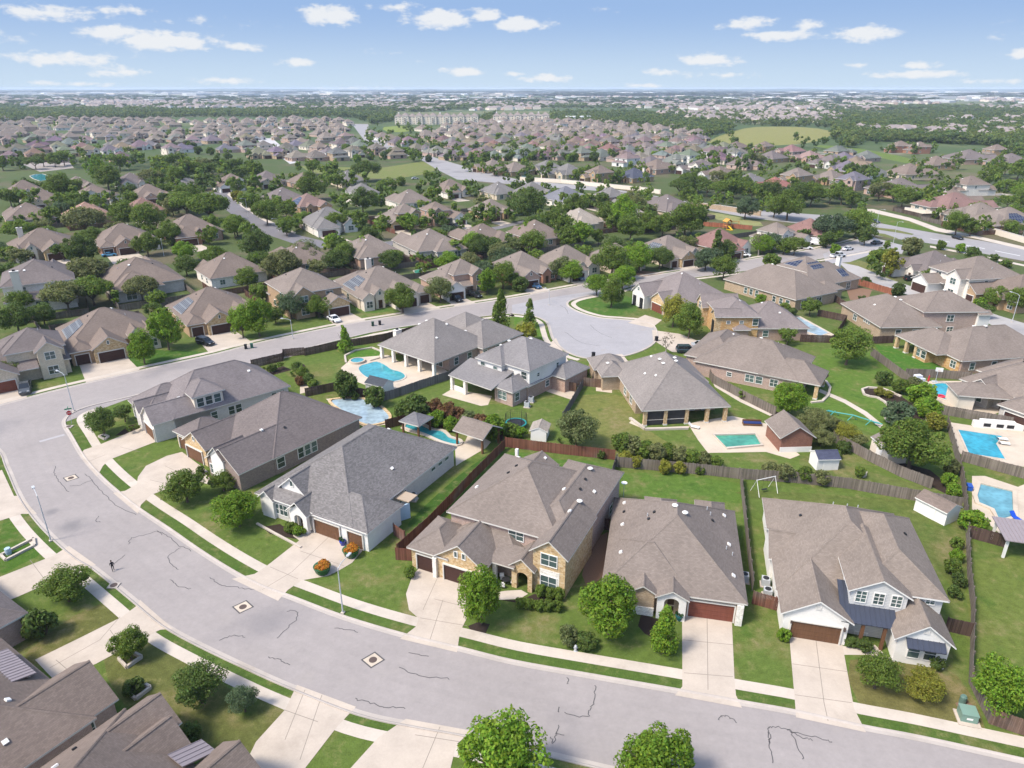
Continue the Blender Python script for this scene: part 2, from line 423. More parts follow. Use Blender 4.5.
def wing_roof(mb, w, k):
    typ, u0, u1, v0, v1, z, p = w[:7]; z -= .008 * k
    W, D = u1 - u0, v1 - v0; um, vm = (u0 + u1) / 2, (v0 + v1) / 2
    if typ == 'H':
        if W >= D: r0, r1 = (u0 + D / 2, vm, z + p * D / 2), (u1 - D / 2, vm, z + p * D / 2)
        else: r0, r1 = (um, v0 + W / 2, z + p * W / 2), (um, v1 - W / 2, z + p * W / 2)
        a, b, c, d = (u0, v0, z), (u1, v0, z), (u1, v1, z), (u0, v1, z)
        pyr = abs(W - D) < .1
        if pyr:
            for q in ([a, b, r0], [b, c, r0], [c, d, r0], [d, a, r0]): mb.poly(q, 0)
        elif W > D:
            for q in ([a, b, r1, r0], [b, c, r1], [c, d, r0, r1], [d, a, r0]): mb.poly(q, 0)
        else:
            for q in ([a, b, r0], [b, c, r1, r0], [c, d, r1], [d, a, r0, r1]): mb.poly(q, 0)
        for q in ((a, b), (b, c), (c, d), (d, a)):
            mb.poly([(q[0][0], q[0][1], z - .2), (q[1][0], q[1][1], z - .2), q[1], q[0]], 1)
        mb.poly([(x, y, z - .2) for x, y, _ in (d, c, b, a)], 1)
        if W >= D: es = ((a, r0), (d, r0), (b, r1), (c, r1), (r0, r1))
        else: es = ((a, r0), (b, r0), (c, r1), (d, r1), (r0, r1))
        for e in es: cap(mb, *e)
    elif typ == 'V':
        zr = z + p * W / 2
        slab(mb, [(u0, v0, z), (um, v0, zr), (um, v1, zr), (u0, v1, z)]); slab(mb, [(u1, v0, z), (u1, v1, z), (um, v1, zr), (um, v0, zr)])
        cap(mb, (um, v0, zr), (um, v1, zr))
    elif typ == 'U':
        zr = z + p * D / 2
        slab(mb, [(u0, v0, z), (u1, v0, z), (u1, vm, zr), (u0, vm, zr)]); slab(mb, [(u0, v1, z), (u0, vm, zr), (u1, vm, zr), (u1, v1, z)])
        cap(mb, (u0, vm, zr), (u1, vm, zr))
    elif typ == 'S':   # lean-to rising towards +v
        slab(mb, [(u0, v0, z), (u1, v0, z), (u1, v1, z + p * D), (u0, v1, z + p * D)])
    elif typ == 'M':   # the same in standing-seam metal
        slab(mb, [(u0, v0, z), (u1, v0, z), (u1, v1, z + p * D), (u0, v1, z + p * D)], .1, 2, 2)
        n = max(2, int(W / .45))
        for i in range(n + 1):
            x = u0 + W * i / n; h = .05
            slab(mb, [(x - .025, v0, z + h), (x + .025, v0, z + h), (x + .025, v1, z + p * D + h), (x - .025, v1, z + p * D + h)], .06, 2, 2)
def wing_wall(mb, w, k, m):
    typ, u0, u1, v0, v1, z, p = w[:7]; z -= .008 * k; zb = w[7] if len(w) > 7 else 0
    a0, a1, b0, b1 = u0 + OH, u1 - OH, v0 + (OH if typ != 'V' else .3), v1 - (OH if typ != 'V' else .3)
    if typ == 'U': a0, a1 = u0 + .3, u1 - .3
    if typ in 'H':
        zt = z - .12
        for q in (((a0, b0), (a1, b0)), ((a1, b0), (a1, b1)), ((a1, b1), (a0, b1)), ((a0, b1), (a0, b0))):
            mb.poly([(*q[0], zb), (*q[1], zb), (*q[1], zt), (*q[0], zt)], m)
    elif typ in 'VU':
        half = (a1 - a0) / 2 if typ == 'V' else (b1 - b0) / 2
        zt = z + p * OH - .16; za = zt + p * half
        if typ == 'V':
            um = (a0 + a1) / 2
            mb.poly([(a0, b0, zb), (a1, b0, zb), (a1, b0, zt), (um, b0, za), (a0, b0, zt)], m)
            mb.poly([(a1, b1, zb), (a0, b1, zb), (a0, b1, zt), (um, b1, za), (a1, b1, zt)], m)
            mb.poly([(a1, b0, zb), (a1, b1, zb), (a1, b1, zt), (a1, b0, zt)], m); mb.poly([(a0, b1, zb), (a0, b0, zb), (a0, b0, zt), (a0, b1, zt)], m)
        else:
            vm = (b0 + b1) / 2
            mb.poly([(a1, b0, zb), (a1, b1, zb), (a1, b1, zt), (a1, vm, za), (a1, b0, zt)], m)
            mb.poly([(a0, b1, zb), (a0, b0, zb), (a0, b0, zt), (a0, vm, za), (a0, b1, zt)], m)
            mb.poly([(a0, b0, zb), (a1, b0, zb), (a1, b0, zt), (a0, b0, zt)], m); mb.poly([(a1, b1, zb), (a0, b1, zb), (a0, b1, zt), (a1, b1, zt)], m)
    elif typ in 'SM' and zb >= 0:
        zf, zk = z - .15, z + p * (v1 - v0) - .2
        mb.poly([(a0, b0, zb), (a1, b0, zb), (a1, b0, zf), (a0, b0, zf)], m)
        mb.poly([(a1, b0, zb), (a1, v1, zb), (a1, v1, zk), (a1, b0, zf)], m); mb.poly([(a0, v1, zb), (a0, b0, zb), (a0, b0, zf), (a0, v1, zk)], m)
def wing_h(w, u, v, k=0):
    typ, u0, u1, v0, v1, z, p = w[:7]
    if not (u0 <= u <= u1 and v0 <= v <= v1): return -1
    return z - .008 * k + p * {'H': min(u - u0, u1 - u, v - v0, v1 - v), 'V': min(u - u0, u1 - u), 'U': min(v - v0, v1 - v), 'S': v - v0, 'M': v - v0}[typ]
def roof_h(ws, u, v): return max(wing_h(w, u, v, k) for k, w in enumerate(ws))
def roof_n(ws, u, v):
    e = .15; return Vector((roof_h(ws, u - e, v) - roof_h(ws, u + e, v), roof_h(ws, u, v - e) - roof_h(ws, u, v + e), 2 * e)).normalized()
SIDES = {'f': (0.0, (0, -1)), 'r': (R(90), (1, 0)), 'b': (R(180), (0, 1)), 'l': (R(-90), (-1, 0))}
def on_wall(w, side, along, out=0.0):
    """point and heading of an opening on one wall of a wing"""
    typ, u0, u1, v0, v1 = w[:5]
    e = .3 if typ == 'V' else OH; eu = .3 if typ == 'U' else OH
    if side == 'f': return (along, v0 + e - out, 0.0)
    if side == 'b': return (along, v1 - e + out, R(180))
    if side == 'r': return (u1 - eu + out, along, R(90))
    return (u0 + eu - out, along, R(-90))
def win_mesh(w, h, mull, fr):
    mb = MB(); t = .09
    for x0, x1, z0, z1 in ((-w / 2 - t, w / 2 + t, h, h + t), (-w / 2 - t, w / 2 + t, -t, 0), (-w / 2 - t, -w / 2, 0, h), (w / 2, w / 2 + t, 0, h)):
        mb.box(x0, x1, -.09, .02, z0, z1, 0, bottom=True)
    nx, nz = mull
    for i in range(1, nx): x = -w / 2 + w * i / nx; mb.box(x - .035, x + .035, -.07, .02, 0, h, 0)
    for i in range(1, nz): z = h * i / nz; mb.box(-w / 2, w / 2, -.06, .02, z - .025, z + .025, 0, bottom=True)
    f = mb.mesh('window', [M[fr]])
    pb = MB(); pb.poly([(-w / 2, -.03, 0), (w / 2, -.03, 0), (w / 2, -.03, h), (-w / 2, -.03, h)], 0)
    return f, pb.mesh('pane', [M['pane']])
def add_window(root, loc, rz, w, h, mull=None, fr='white'):
    mull = mull or ((2 if w > 1.3 else 1), 2)
    f, p = shared(('win', w, h, mull, fr), lambda: win_mesh(w, h, mull, fr))
    o = link('window', f, root, loc, rz); link('pane', p, o); return o
def garage_mesh(w, h, mat, fr):
    mb = MB(); n = 4
    for i in range(n):
        mb.box(-w / 2, w / 2, -.05, .02, h * i / n + .012, h * (i + 1) / n - .012, 0)
    mb.box(-w / 2, w / 2, -.025, .02, 0, h, 1)
    g = mb.mesh('garage_door', [M[mat], M['dark']])
    fb = MB()
    for x0, x1, z0, z1 in ((-w / 2 - .14, w / 2 + .14, h, h + .16), (-w / 2 - .14, -w / 2, 0, h), (w / 2, w / 2 + .14, 0, h)): fb.box(x0, x1, -.2, .02, z0, z1, 0, bottom=True)  # surround added proud of the wall to cast a set-back door's shadow
    return g, fb.mesh('frame', [M[fr]])
def add_garage(root, loc, rz, w, h=2.2, mat='garage_dark', fr='trim'):
    g, f = shared(('gar', w, h, mat, fr), lambda: garage_mesh(w, h, mat, fr))
    o = link('garage_door', g, root, loc, rz); link('frame', f, o); return o
def door_mesh(w, h):
    mb = MB(); mb.box(-w / 2, w / 2, -.06, .02, 0, h, 0)
    for z in (.25, 1.15): mb.box(-w / 2 + .14, w / 2 - .14, -.085, -.05, z, z + .7, 0)
    mb.box(w / 2 - .16, w / 2 - .1, -.12, -.05, 1.0, 1.1, 1); return mb.mesh('front_door', [M['door'], M['chrome']])
def add_door(root, loc, rz, w=1.0, h=2.1): return link('front_door', shared(('door', w, h), lambda: door_mesh(w, h)), root, loc, rz)
def arch_mesh(u0, u1, zt, za, a0, a1, ah, th, m):
    """gabled or flat-topped wall with an arched opening, standing on u, facing -v"""
    r = (a1 - a0) / 2; pts = [(u0, 0), (a0, 0), (a0, ah)]
    for i in range(1, 10): t = math.pi * i / 10; pts.append(((a0 + a1) / 2 - r * math.cos(t), ah + r * .8 * math.sin(t)))
    pts += [(a1, ah), (a1, 0), (u1, 0), (u1, zt), ((u0 + u1) / 2, za), (u0, zt)]
    mb = MB(); n = len(pts)
    mb.poly([(x, 0, z) for x, z in pts], 0); mb.poly([(x, th, z) for x, z in pts[::-1]], 0)
    for i in range(n):
        a, b = pts[i], pts[(i + 1) % n]; mb.poly([(b[0], 0, b[1]), (a[0], 0, a[1]), (a[0], th, a[1]), (b[0], th, b[1])], 0)
    return mb
def vent_mesh(kind):
    mb = MB()
    if kind == 'box': mb.box(-.22, .22, -.2, .2, -.08, .16, 0); return mb.mesh('roof_vent', [M['white']])
    if kind == 'dark': mb.box(-.16, .16, -.16, .16, -.08, .16, 0); return mb.mesh('roof_vent', [M['dark']])
    if kind == 'pipe': mb.tube([(0, 0, -.15), (0, 0, .45)], .06, 8, 0); return mb.mesh('vent_pipe', [M['steel']])
    mb.lathe([(.12, -.1), (.12, .14), (.36, .16), (.36, .24), (.2, .34), (.02, .36)], 14); return mb.mesh('turbine_vent', [M['white']])
def add_vent(root, ws, u, v, kind='box'):
    me = shared(('vent', kind), lambda: vent_mesh(kind))
    o = link({'box': 'roof_vent', 'dark': 'roof_vent', 'pipe': 'vent_pipe', 'disc': 'turbine_vent'}[kind], me, root, (u, v, roof_h(ws, u, v)))
    if kind in ('box', 'dark'): o.rotation_euler = roof_n(ws, u, v).to_track_quat('Z', 'Y').to_euler()
    return o
def add_solar(root, ws, pts, mat='solar'):
    """panel sheet lying on one roof slope, corners in u, v"""
    mb = MB(); up = .14
    q = [(u, v, roof_h(ws, u, v) + up) for u, v in pts]
    if area([p[:2] for p in q]) < 0: q = q[::-1]
    lo = [(x, y, z - .1) for x, y, z in q]; mb.poly(q, 0)
    for i in range(len(q)): j = (i + 1) % len(q); mb.poly([lo[i], lo[j], q[j], q[i]], 1)
    return mb.build('solar_panel', [M[mat], M['steel']], root)
def add_column(root, u, v, h, s=.5, mat='stone_tan', base=True):
    def f():
        mb = MB(); mb.box(-s / 2, s / 2, -s / 2, s / 2, 0, h, 0)
        if base: mb.box(-s / 2 - .06, s / 2 + .06, -s / 2 - .06, s / 2 + .06, 0, .25, 1); mb.box(-s / 2 - .05, s / 2 + .05, -s / 2 - .05, s / 2 + .05, h - .16, h, 1)
        return mb.mesh('column', [M[mat], M['trim']])
    return link('column', shared(('col', h, s, mat, base), f), root, (u, v, 0))
def add_chimney(root, u, v, z, s=(1.5, .9), mat='cream', zb=0.0):
    mb = MB(); mb.box(u - s[0] / 2, u + s[0] / 2, v - s[1] / 2, v + s[1] / 2, zb, z, 0); mb.box(u - s[0] / 2 - .08, u + s[0] / 2 + .08, v - s[1] / 2 - .08, v + s[1] / 2 + .08, z, z + .15, 1)
    mb.box(u - .25, u + .25, v - .2, v + .2, z + .15, z + .5, 2); return mb.build('chimney', [M[mat], M['trim'], M['dark']], root)
WALLM = ['brick_tint']
def house(name, label, o, ang, wings, walls, roofcol, shingle='shingle', trim='trim', group=None, metal='metalroof', cat='house'):
    """wings: (type, u0, u1, v0, v1, eave z, pitch[, wall base, wall material or None for an open roof])"""
    root = thing(name, label, cat, (o[0], o[1], 0), ang, group)
    rb = MB()
    for k, w in enumerate(wings): wing_roof(rb, w, k)
    ro = rb.build('roof', [M[shingle], M[trim], M[metal]], root); ro.color = (*roofcol, 1)
    mats = []
    by = {}
    for k, w in enumerate(wings):
        wm = w[8] if len(w) > 8 else walls
        if wm is None: continue
        by.setdefault(wm, MB()); wing_wall(by[wm], w, k, 0)
    for wm, mb in by.items(): mb.build('wall', M[wm], root)
    root['_w'] = 0
    del root['_w']
    return root
def openings(root, wings, wins=(), gars=(), doors=(), vents=(), fr='white'):
    for e in wins:
        k, side, al, z, w, h = e[:6]; x, y, rz = on_wall(wings[k], side, al); add_window(root, (x, y, z), rz, w, h, e[6] if len(e) > 6 else None, fr)
    for e in gars:
        k, side, al, w = e[:4]; x, y, rz = on_wall(wings[k], side, al); add_garage(root, (x, y, .03), rz, w, e[5] if len(e) > 5 else 2.2, e[4] if len(e) > 4 else 'garage_dark')
    for e in doors:
        k, side, al = e[:3]; x, y, rz = on_wall(wings[k], side, al); add_door(root, (x, y, .1), rz)
    for e in vents: add_vent(root, wings, e[0], e[1], e[2] if len(e) > 2 else 'box')
# roof tints (albedo)
BROWN = (.172, .134, .111); TAUPE = (.188, .154, .131); GREY = (.165, .153, .144); PURP = (.148, .124, .116); RED = (.2, .115, .10); TAN = (.29, .25, .21); SLATE = (.15, .15, .165); DARKB = (.07, .075, .1)
# ------------------------------------------------------------------ the near houses, each measured from the photograph
HS = {}
def near():
    # white brick house with the mottled grey roof
    W = [('H', -9.9, 7.3, -.8, 23.5, 3.2, .62), ('H', .5, 9.7, -.95, 6.7, 3.1, .62, 0, 'whitewall'), ('V', -6.7, -1.9, .5, 8, 4.4, .85, 0, 'white'), ('V', -3.4, .3, -1.7, 4, 3.0, .9, 0, None), ('V', -9.2, -6.2, -1.1, 3, 3.0, .85, 0, 'white')]
    h = house('house', 'white brick house with mottled grey roof and three wooden garage doors', (-26, 78.1), R(-28.3), W, 'brick_white', (.16, .147, .14), 'shingle_mottled', 'white')
    openings(h, W, [(0, 'f', -8.0, .8, 1.4, 1.5), (0, 'f', -5.2, .8, 1.5, 1.6), (2, 'f', -4.3, 5.0, .5, .8, (1, 1)), (0, 'r', 10.0, 1.0, 1.5, 1.4), (0, 'r', 17.5, 2.0, 1.0, .5, (1, 1)), (0, 'r', 19.3, 2.0, 1.0, .5, (1, 1)), (0, 'r', 21.1, 2.0, 1.0, .5, (1, 1)), (0, 'f', -6.6, .8, 1.4, 1.5)],
             [(1, 'f', 2.6, 4.3, 'garage_wood'), (1, 'f', 7.3, 2.4, 'garage_wood')], [], [(4.5, 11, 'box'), (-2, 19, 'box')])
    am = arch_mesh(-3.0, -.1, 2.9, 4.1, -2.3, -.8, 1.9, .5, 0); a = am.build('porch_arch', M['whitewall'], h); a.location = (0, -1.35, 0)
    add_door(h, (-1.5, -.5, .05), 0)
    mb = MB(); mb.box(-1.2, 1.2, -.4, 1.6, 2.55, 2.7, 0); o = mb.build('side_roof', M['trim_tan'], h); o.location = (8.3, 8.3, 0)
    mb = MB(); mb.box(-.9, .9, -.2, .0, 0, 2.3, 0); o = mb.build('side_gate', m_plain('pale_blue_paint', (.42, .55, .66), .6), h); o.location = (8.8, 7.5, 0); o.rotation_euler[2] = R(60)
    HS['white_brick'] = (h, W)
    # tan stone house, three garage doors, arched porch
    W = [('H', 1.2, 16.3, 5, 21.5, 5.6, .58, 0), ('V', -.4 + 2.9, 9.4, -.6, 12, 3.1, .72, 0, 'stone_tan'), ('H', -1.3, 4.5, -.4, 7, 3.05, .6, 0, 'stone_tan'), ('V', 13.7, 18.5, 2.2, 12, 5.6, .8, 0, 'stone_tan'),
         ('H', 10, 18.2, 6, 24, 5.55, .55), ('H', 2, 12, 3, 22, 3.2, .62), ('V', 11.3, 14.7, 1.6, 6, 3.2, .8, 0, None), ('S', 9.0, 12.2, 1.4, 4.4, 3.15, .3, 0, None), ('V', 2.3, 7.9, 19, 26, 3.2, .6, 0, 'siding')]
    h = house('house', 'tan stone house with dark garage doors and clipped hedge by its arched porch', (-11.4, 69.9), R(-25.6), W, 'brick_pink', TAUPE)
    openings(h, W, [(0, 'f', 10.6, 4.0, 1.9, 1.3), (3, 'f', 16.1, 4.0, 1.9, 1.5), (3, 'f', 16.1, .8, 1.9, 1.7), (1, 'f', 5.55, 3.7, .35, .75, (1, 1)), (1, 'f', 6.6, 3.7, .35, .75, (1, 1)), (4, 'r', 20, 1.0, 1.2, 1.4)],
             [(1, 'f', 6.2, 4.6, 'garage_dark'), (2, 'f', 1.2, 2.5, 'garage_dark')], [], [(14.8, 19.5, 'disc'), (16.6, 16, 'box'), (16.3, 11.5, 'disc'), (16, 9, 'box'), (15, 17, 'dark'), (5, 18, 'box'), (13.6, 13.2, 'box'), (15.2, 14.6, 'dark'), (6.6, 14, 'dark'), (6.3, 12.2, 'dark'), (6, 25, 'box'), (3.6, 22.4, 'box'), (2.6, 10.5, 'box')])
    am = arch_mesh(11.7, 14.3, 3.15, 4.3, 12.35, 13.75, 1.9, .45, 0); a = am.build('porch_arch', M['stone_tan'], h); a.location = (0, 1.85, 0)
    add_column(h, 9.5, 1.9, 3.0, .45, 'stone_white'); add_door(h, (13, 5.2, .05), 0)
    mb = MB(); mb.box(-.2, .2, -.2, .2, 0, 1.5, 0); c = mb.build('flue', M['white'], h); c.location = (3.2, 21.3, roof_h(W, 3.2, 21.3) - .3)
    mb = MB(); mb.box(15, 17.4, 2.476, 2.52, 0, 3.4, 0); mb.build('window_surround', M['stone_white'], h)
    for u in (2.7, 8.9): add_column(h, u, -.4, 2.8, .5, 'stone_white', False)
    HS['tan_stone'] = (h, W)
    # low brick house with broad hipped roof and red-brown garage door
    W = [('H', -2.2 - 7.3, 6.2, -1.2, 17.2, 3.0, .66), ('V', -3.6, .1, -2.2, 4, 3.1, .55, 0, None), ('V', -6.6, -3.2, -1.9, 3, 3.05, .62, 0, 'brick_tan'), ('H', -5.5, -1.2, 12, 18.4, 3.0, .6), ('H', -9.5 + 10.6, 5.0, 12, 18.9, 3.05, .6), ('H', -9.4, .4, -1.1, 8, 3.0, .72)]
    h = house('house', 'low brown brick house with broad hip roof and two teal pots at its door', (19.5, 62.4), R(-12.1), W, 'brick_tan', TAUPE)
    openings(h, W, [(0, 'f', -7.6, .9, 1.6, 1.5), (0, 'l', 6, 1, 1.4, 1.3), (0, 'r', 5, 1, 1.4, 1.3)], [(0, 'f', 2.55, 4.8, 'garage_red')], [],
             [(-8.0, 14.5, 'box'), (-7.9, 9.4, 'box'), (-7.7, 3.5, 'box'), (-1.9, 8.6, 'disc'), (-.7, 8.0, 'disc'), (4.5, 14, 'box'), (4.7, 8, 'box'), (4.8, 2.2, 'box'), (2.2, 12.5, 'pipe'), (2.6, 11.8, 'pipe'), (2.8, 10.8, 'dark'), (4.3, 6.6, 'pipe'), (5.0, 6.2, 'pipe'), (-4.2, 9.2, 'dark'), (-5, 9, 'pipe'), (-7.9, 12.3, 'dark'), (-4.8, 8.2, 'dark')])
    am = arch_mesh(-3.3, -.2, 3.0, 3.6, -2.55, -.95, 2.3, .5, 0); a = am.build('porch_arch', M['whitewall'], h); a.location = (0, -1.9, 0)
    add_door(h, (-1.8, -.7, .05), 0)
    mb = MB(); mb.box(-6.4, -3.6, -1.72, -1.6, 0, 1.1, 0); mb.build('wall_base', M['stone_white'], h)
    add_column(h, 5.5, -.95, 2.7, .7, 'stone_white', False)
    HS['low_brick'] = (h, W)
    # white farmhouse with the steel porch roof
    W = [('H', -1.5, 14.8, 3.2, 22.6, 3.1, .62), ('V', -1.4, 5.8, -.6, 10, 3.1, .62, 0, 'whitewall'), ('V', 9.3, 14.9, -1.8, 10, 3.1, .78, 0, 'whitewall'), ('V', 5.1, 11.3, 1.4, 12, 5.75, .58, 0, 'greysiding'),
         ('H', 6.3, 15.0, 2.4, 18, 5.5, .62, 0, 'greysiding'), ('M', 4.6, 9.9, -.3, 4.2, 3.1, .42, -1, None), ('U', -1.8, 5, 9, 15.5, 3.05, .6, 0, 'whitewall')]
    h = house('house', 'white house with dark steel porch roof and dark wooden garage door', (29.8, 58.7), R(-13.8), W, 'whitewall', (.20, .163, .135), 'shingle', 'white')
    openings(h, W, [(3, 'f', 6.5, 4.35, .95, 1.35, (2, 3)), (3, 'f', 8.2, 4.35, .95, 1.35, (2, 3)), (3, 'f', 9.9, 4.35, .95, 1.35, (2, 3)), (4, 'f', 13.4, 4.5, .8, .7, (2, 2)), (2, 'f', 11.4, .9, 1.05, 1.5, (1, 2)), (2, 'f', 12.9, .9, 1.05, 1.5, (1, 2)), (0, 'r', 15, 1, 1.4, 1.4)],
             [(1, 'f', 2.3, 4.9, 'garage_wood')], [], [(9.0, 17.8, 'pipe'), (7.8, 17.9, 'pipe'), (6, 17.2, 'pipe'), (2.2, 15.5, 'dark'), (12.8, 12, 'dark')])
    for u, z in ((2.2, 4.3), (12.1, 4.3)):
        k = 1 if u < 5 else 2; x, y, rz = on_wall(W[k], 'f', u); mb = MB(); mb.box(-.28, .28, -.05, .02, 0, .65, 0)
        for i in range(4): mb.box(-.24, .24, -.08, -.04, .08 + i * .14, .14 + i * .14, 1)
        c = mb.build('gable_vent', [M['white'], M['trim']], h); c.location = (x, y, z - .3)
    for u in (6.2, 8.3): add_column(h, u + .6, -.05, 3.0, .3, 'post_wood', False)
    add_door(h, (8.1, 2.75, .05), 0, 1.1, 2.3)
    mb = MB(); wing_roof(mb, ('M', 10.4, 13.9, -2.45, -1.45, 2.75, .55), 0); mb.build('window_awning', [M['metalroof']] * 3, h)
    for u, s in ((-.3 + .1, -1), (5.05, -1)):
        mb = MB(); mb.box(-.09, .09, -.22, 0, 0, .4, 0); c = mb.build('wall_lantern', M['iron'], h); c.location = (u, -.3, 1.9)
    HS['white_farm'] = (h, W)
    # brown-roofed brick house between the white brick one and the corner
    W = [('H', -.9, 16.4, 4, 21.8, 3.1, .65), ('V', 7.7, 16.3, -1.8, 11, 3.1, .66, 0, 'brick_dark'), ('V', -.7, 5.8, -.5, 10, 3.1, .68, 0, 'stone_tan'), ('H', -5, 1.5, .4, 7.2, 3.0, .6, 0, 'stone_tan'), ('V', 9.0, 12.9, -2.0, 3, 4.2, .9, 0, 'white')]
    h = house('house', 'dark brick house with plain brown roof and two tan gabled garage doors', (-51.2, 98.1), R(-36), W, 'brick_dark', PURP)
    openings(h, W, [(0, 'r', 5.5, .9, 1.3, 1.6), (0, 'r', 9.2, .9, 1.0, 1.7), (0, 'r', 10.5, .9, 1.0, 1.7), (0, 'r', 11.8, .9, 1.0, 1.7), (1, 'f', 9.3, .8, 1.4, 1.5), (2, 'f', 2.5, 3.7, .4, .7, (1, 1))], [(2, 'f', 2.2, 4.3, 'garage_wood'), (3, 'f', -2.6, 2.5, 'garage_wood')], [], [(12, 5.6, 'box'), (13, 9, 'dark')])
    HS['dark_brick'] = (h, W)
    # corner house with hip dormer
    W = [('H', -3.7, 10.2, 1.5, 22.6, 3.4, .72), ('V', 4.1, 10.2, -1.7, 9, 3.4, .76, 0, 'brick_white'), ('H', -4.1, 5.2, -1.3, 9, 3.2, .68, 0, 'brick_white'), ('H', 3.2, 9.9, 5.2, 10.9, 6.1, .6, 3, 'cream'), ('V', .6, 4.0, -1.9, 4, 3.6, 1.0, 0, 'brick_white')]
    h = house('house', 'brown roofed corner house with a three pane dormer over a pale brick wall', (-64.3, 110.9), R(-47), W, 'brick_white', (.18, .155, .15))
    openings(h, W, [(3, 'r', 6.6, 4.0, 1.1, 1.5), (3, 'r', 8.05, 4.0, 1.1, 1.5), (3, 'r', 9.5, 4.0, 1.1, 1.5), (0, 'r', 8.4, 1.2, 1.0, 1.3), (0, 'r', 11.4, 1.1, 1.0, 1.5), (0, 'r', 12.7, 1.1, 1.0, 1.5), (0, 'r', 19.4, 2.2, .9, .6, (1, 1)), (0, 'r', 20.9, 2.2, .9, .6, (1, 1)), (2, 'f', -2, 1, 1.4, 1.5)], [(1, 'f', 7.2, 4.4, 'garage_wood')], [], [(7, 4, 'box'), (5.8, 17, 'box'), (2, 9, 'pipe')])
    HS['corner_dormer'] = (h, W)
    # across the street, bottom left
    a = R(147); o = at(455 / 3.84, 568 + 495 / 3.84, 3.2)
    W = [('H', -.6, 17.6, 2.3, 21, 3.2, .62), ('V', -.2, 7.4, .1, 14, 3.2, .66), ('M', 7.9, 13.4, 3.0, 6.4, 4.3, .28, 3.2, 'white')]
    h = house('house', 'brown roofed house with ribbed metal dormer roof beside a long driveway', o, a, W, 'brick_pink', BROWN, metal='metalgrey')
    openings(h, W, [(1, 'l', 3, 1, 1.2, 1.4), (1, 'f', 3.4, .9, 1.8, 1.5)], [(0, 'f', 11, 4.8, 'garage_wood')], [], [(4.8, 6.4, 'box'), (1.7, 8.2, 'box'), (1.4, 9.4, 'box'), (.9, 12.5, 'box')])
    HS['metal_dormer'] = (h, W)
    W = [('H', -15.5, -1.7, .4, 18, 3.2, .66), ('V', -10.4, -5.4, -.5, 9, 3.3, .82), ('V', -7.3, -2.1, -1.5, 8, 3.2, .74), ('V', -17.2, -12, -2.2, 8, 3.2, .72), ('M', -12.2, -10.2, -1.4, 1.5, 3.1, .4, -1, None)]
    h = house('house', 'brown roofed house with several front gables at the lower edge of the view', o, a, W, 'whitewall', BROWN, metal='metalgrey')
    openings(h, W, [(2, 'f', -4.7, .9, 1.5, 1.5), (1, 'f', -9.1, .9, 1.2, 1.4)], [(3, 'f', -14.6, 4.4, 'garage_wood')], [], [(-4, 8, 'pipe'), (-4.8, 7.3, 'box'), (-5.2, 9.3, 'box'), (-3.6, 5.4, 'dark')])
    HS['many_gables'] = (h, W)
    W = [('H', 18.8, 36, -1.0, 15, 3.2, .62)]
    h = house('house', 'brick house with only its brown roof corner showing past the left driveway', o, a, W, 'brick_pink', PURP)
    openings(h, W, [(0, 'r', 3, .9, 1.4, 1.4), (0, 'f', 21, .9, 1.6, 1.5)], [(0, 'f', 27, 4.8, 'garage_wood')])
    HS['left_edge'] = (h, W)
    # pool house behind the street fence
    W = [('H', -1.2, 16, -1.6, 16, 3.1, .66, 0, None), ('H', 3.0, 16, -1.6, 16, 3.08, .3), ('H', 11.5, 25, -3.2, 8.5, 3.1, .62), ('H', 14, 26, 4, 16, 3.1, .6)]
    h = house('house', 'grey hip roofed brick house with stone columned patio facing a curved pool', (-16, 132.8), R(49.7), W, 'brick_pink', (.195, .175, .162))
    for v in (-.9, 3.4, 7.5, 11.5, 15.3): add_column(h, -.7, v, 3.0, .6, 'stone_white')
    openings(h, W, [(2, 'f', 12.6, 1, 1.2, 1.4), (2, 'f', 16.5, 1, 1.0, 1.5), (1, 'f', 5.4, .9, 1.2, 1.5), (1, 'f', 9.4, .9, 1.2, 1.5), (1, 'l', 2, .4, 2.2, 2.2), (1, 'l', 6, .4, 2.2, 2.2), (1, 'l', 10, .4, 2.2, 2.2)], [(3, 'r', 10, 4.8)], [], [(7, 9, 'disc'), (6, 10.2, 'disc'), (9, 5, 'box'), (4, 3, 'box'), (13, 3.4, 'disc'), (18.2, 3, 'box'), (18.6, 3.8, 'box')])
    add_chimney(h, 5.0, 16.6, 4.6, (1.6, 1.1), 'stone_white')
    HS['pool_house'] = (h, W)
    # two-storey house
    W = [('H', 2.2, 15.3, 5.0, 17.2, 6.0, .6, 3, 'siding'), ('H', 2.4, 9.4, 3.9, 12, 5.9, .62, 3, 'siding'), ('S', -.2, 11, -.9, 5.4, 3.05, .28, -1, None), ('H', 9.8, 15.0, .5, 9, 3.1, .62, 0, 'brick_pink'), ('H', 2.0, 15.2, 4.6, 17.4, 3.0, .12, 0, 'brick_red'), ('H', 13, 18.4, 12, 20.2, 3.1, .6, 0, 'brick_red'), ('H', 3, 9, 14, 19.5, 5.95, .6, 0, 'siding')]
    h = house('house', 'two storey house with white upper siding, grey roof and covered back patio', (-11.6, 125.6), R(-40.4), W, 'siding', (.185, .172, .168))
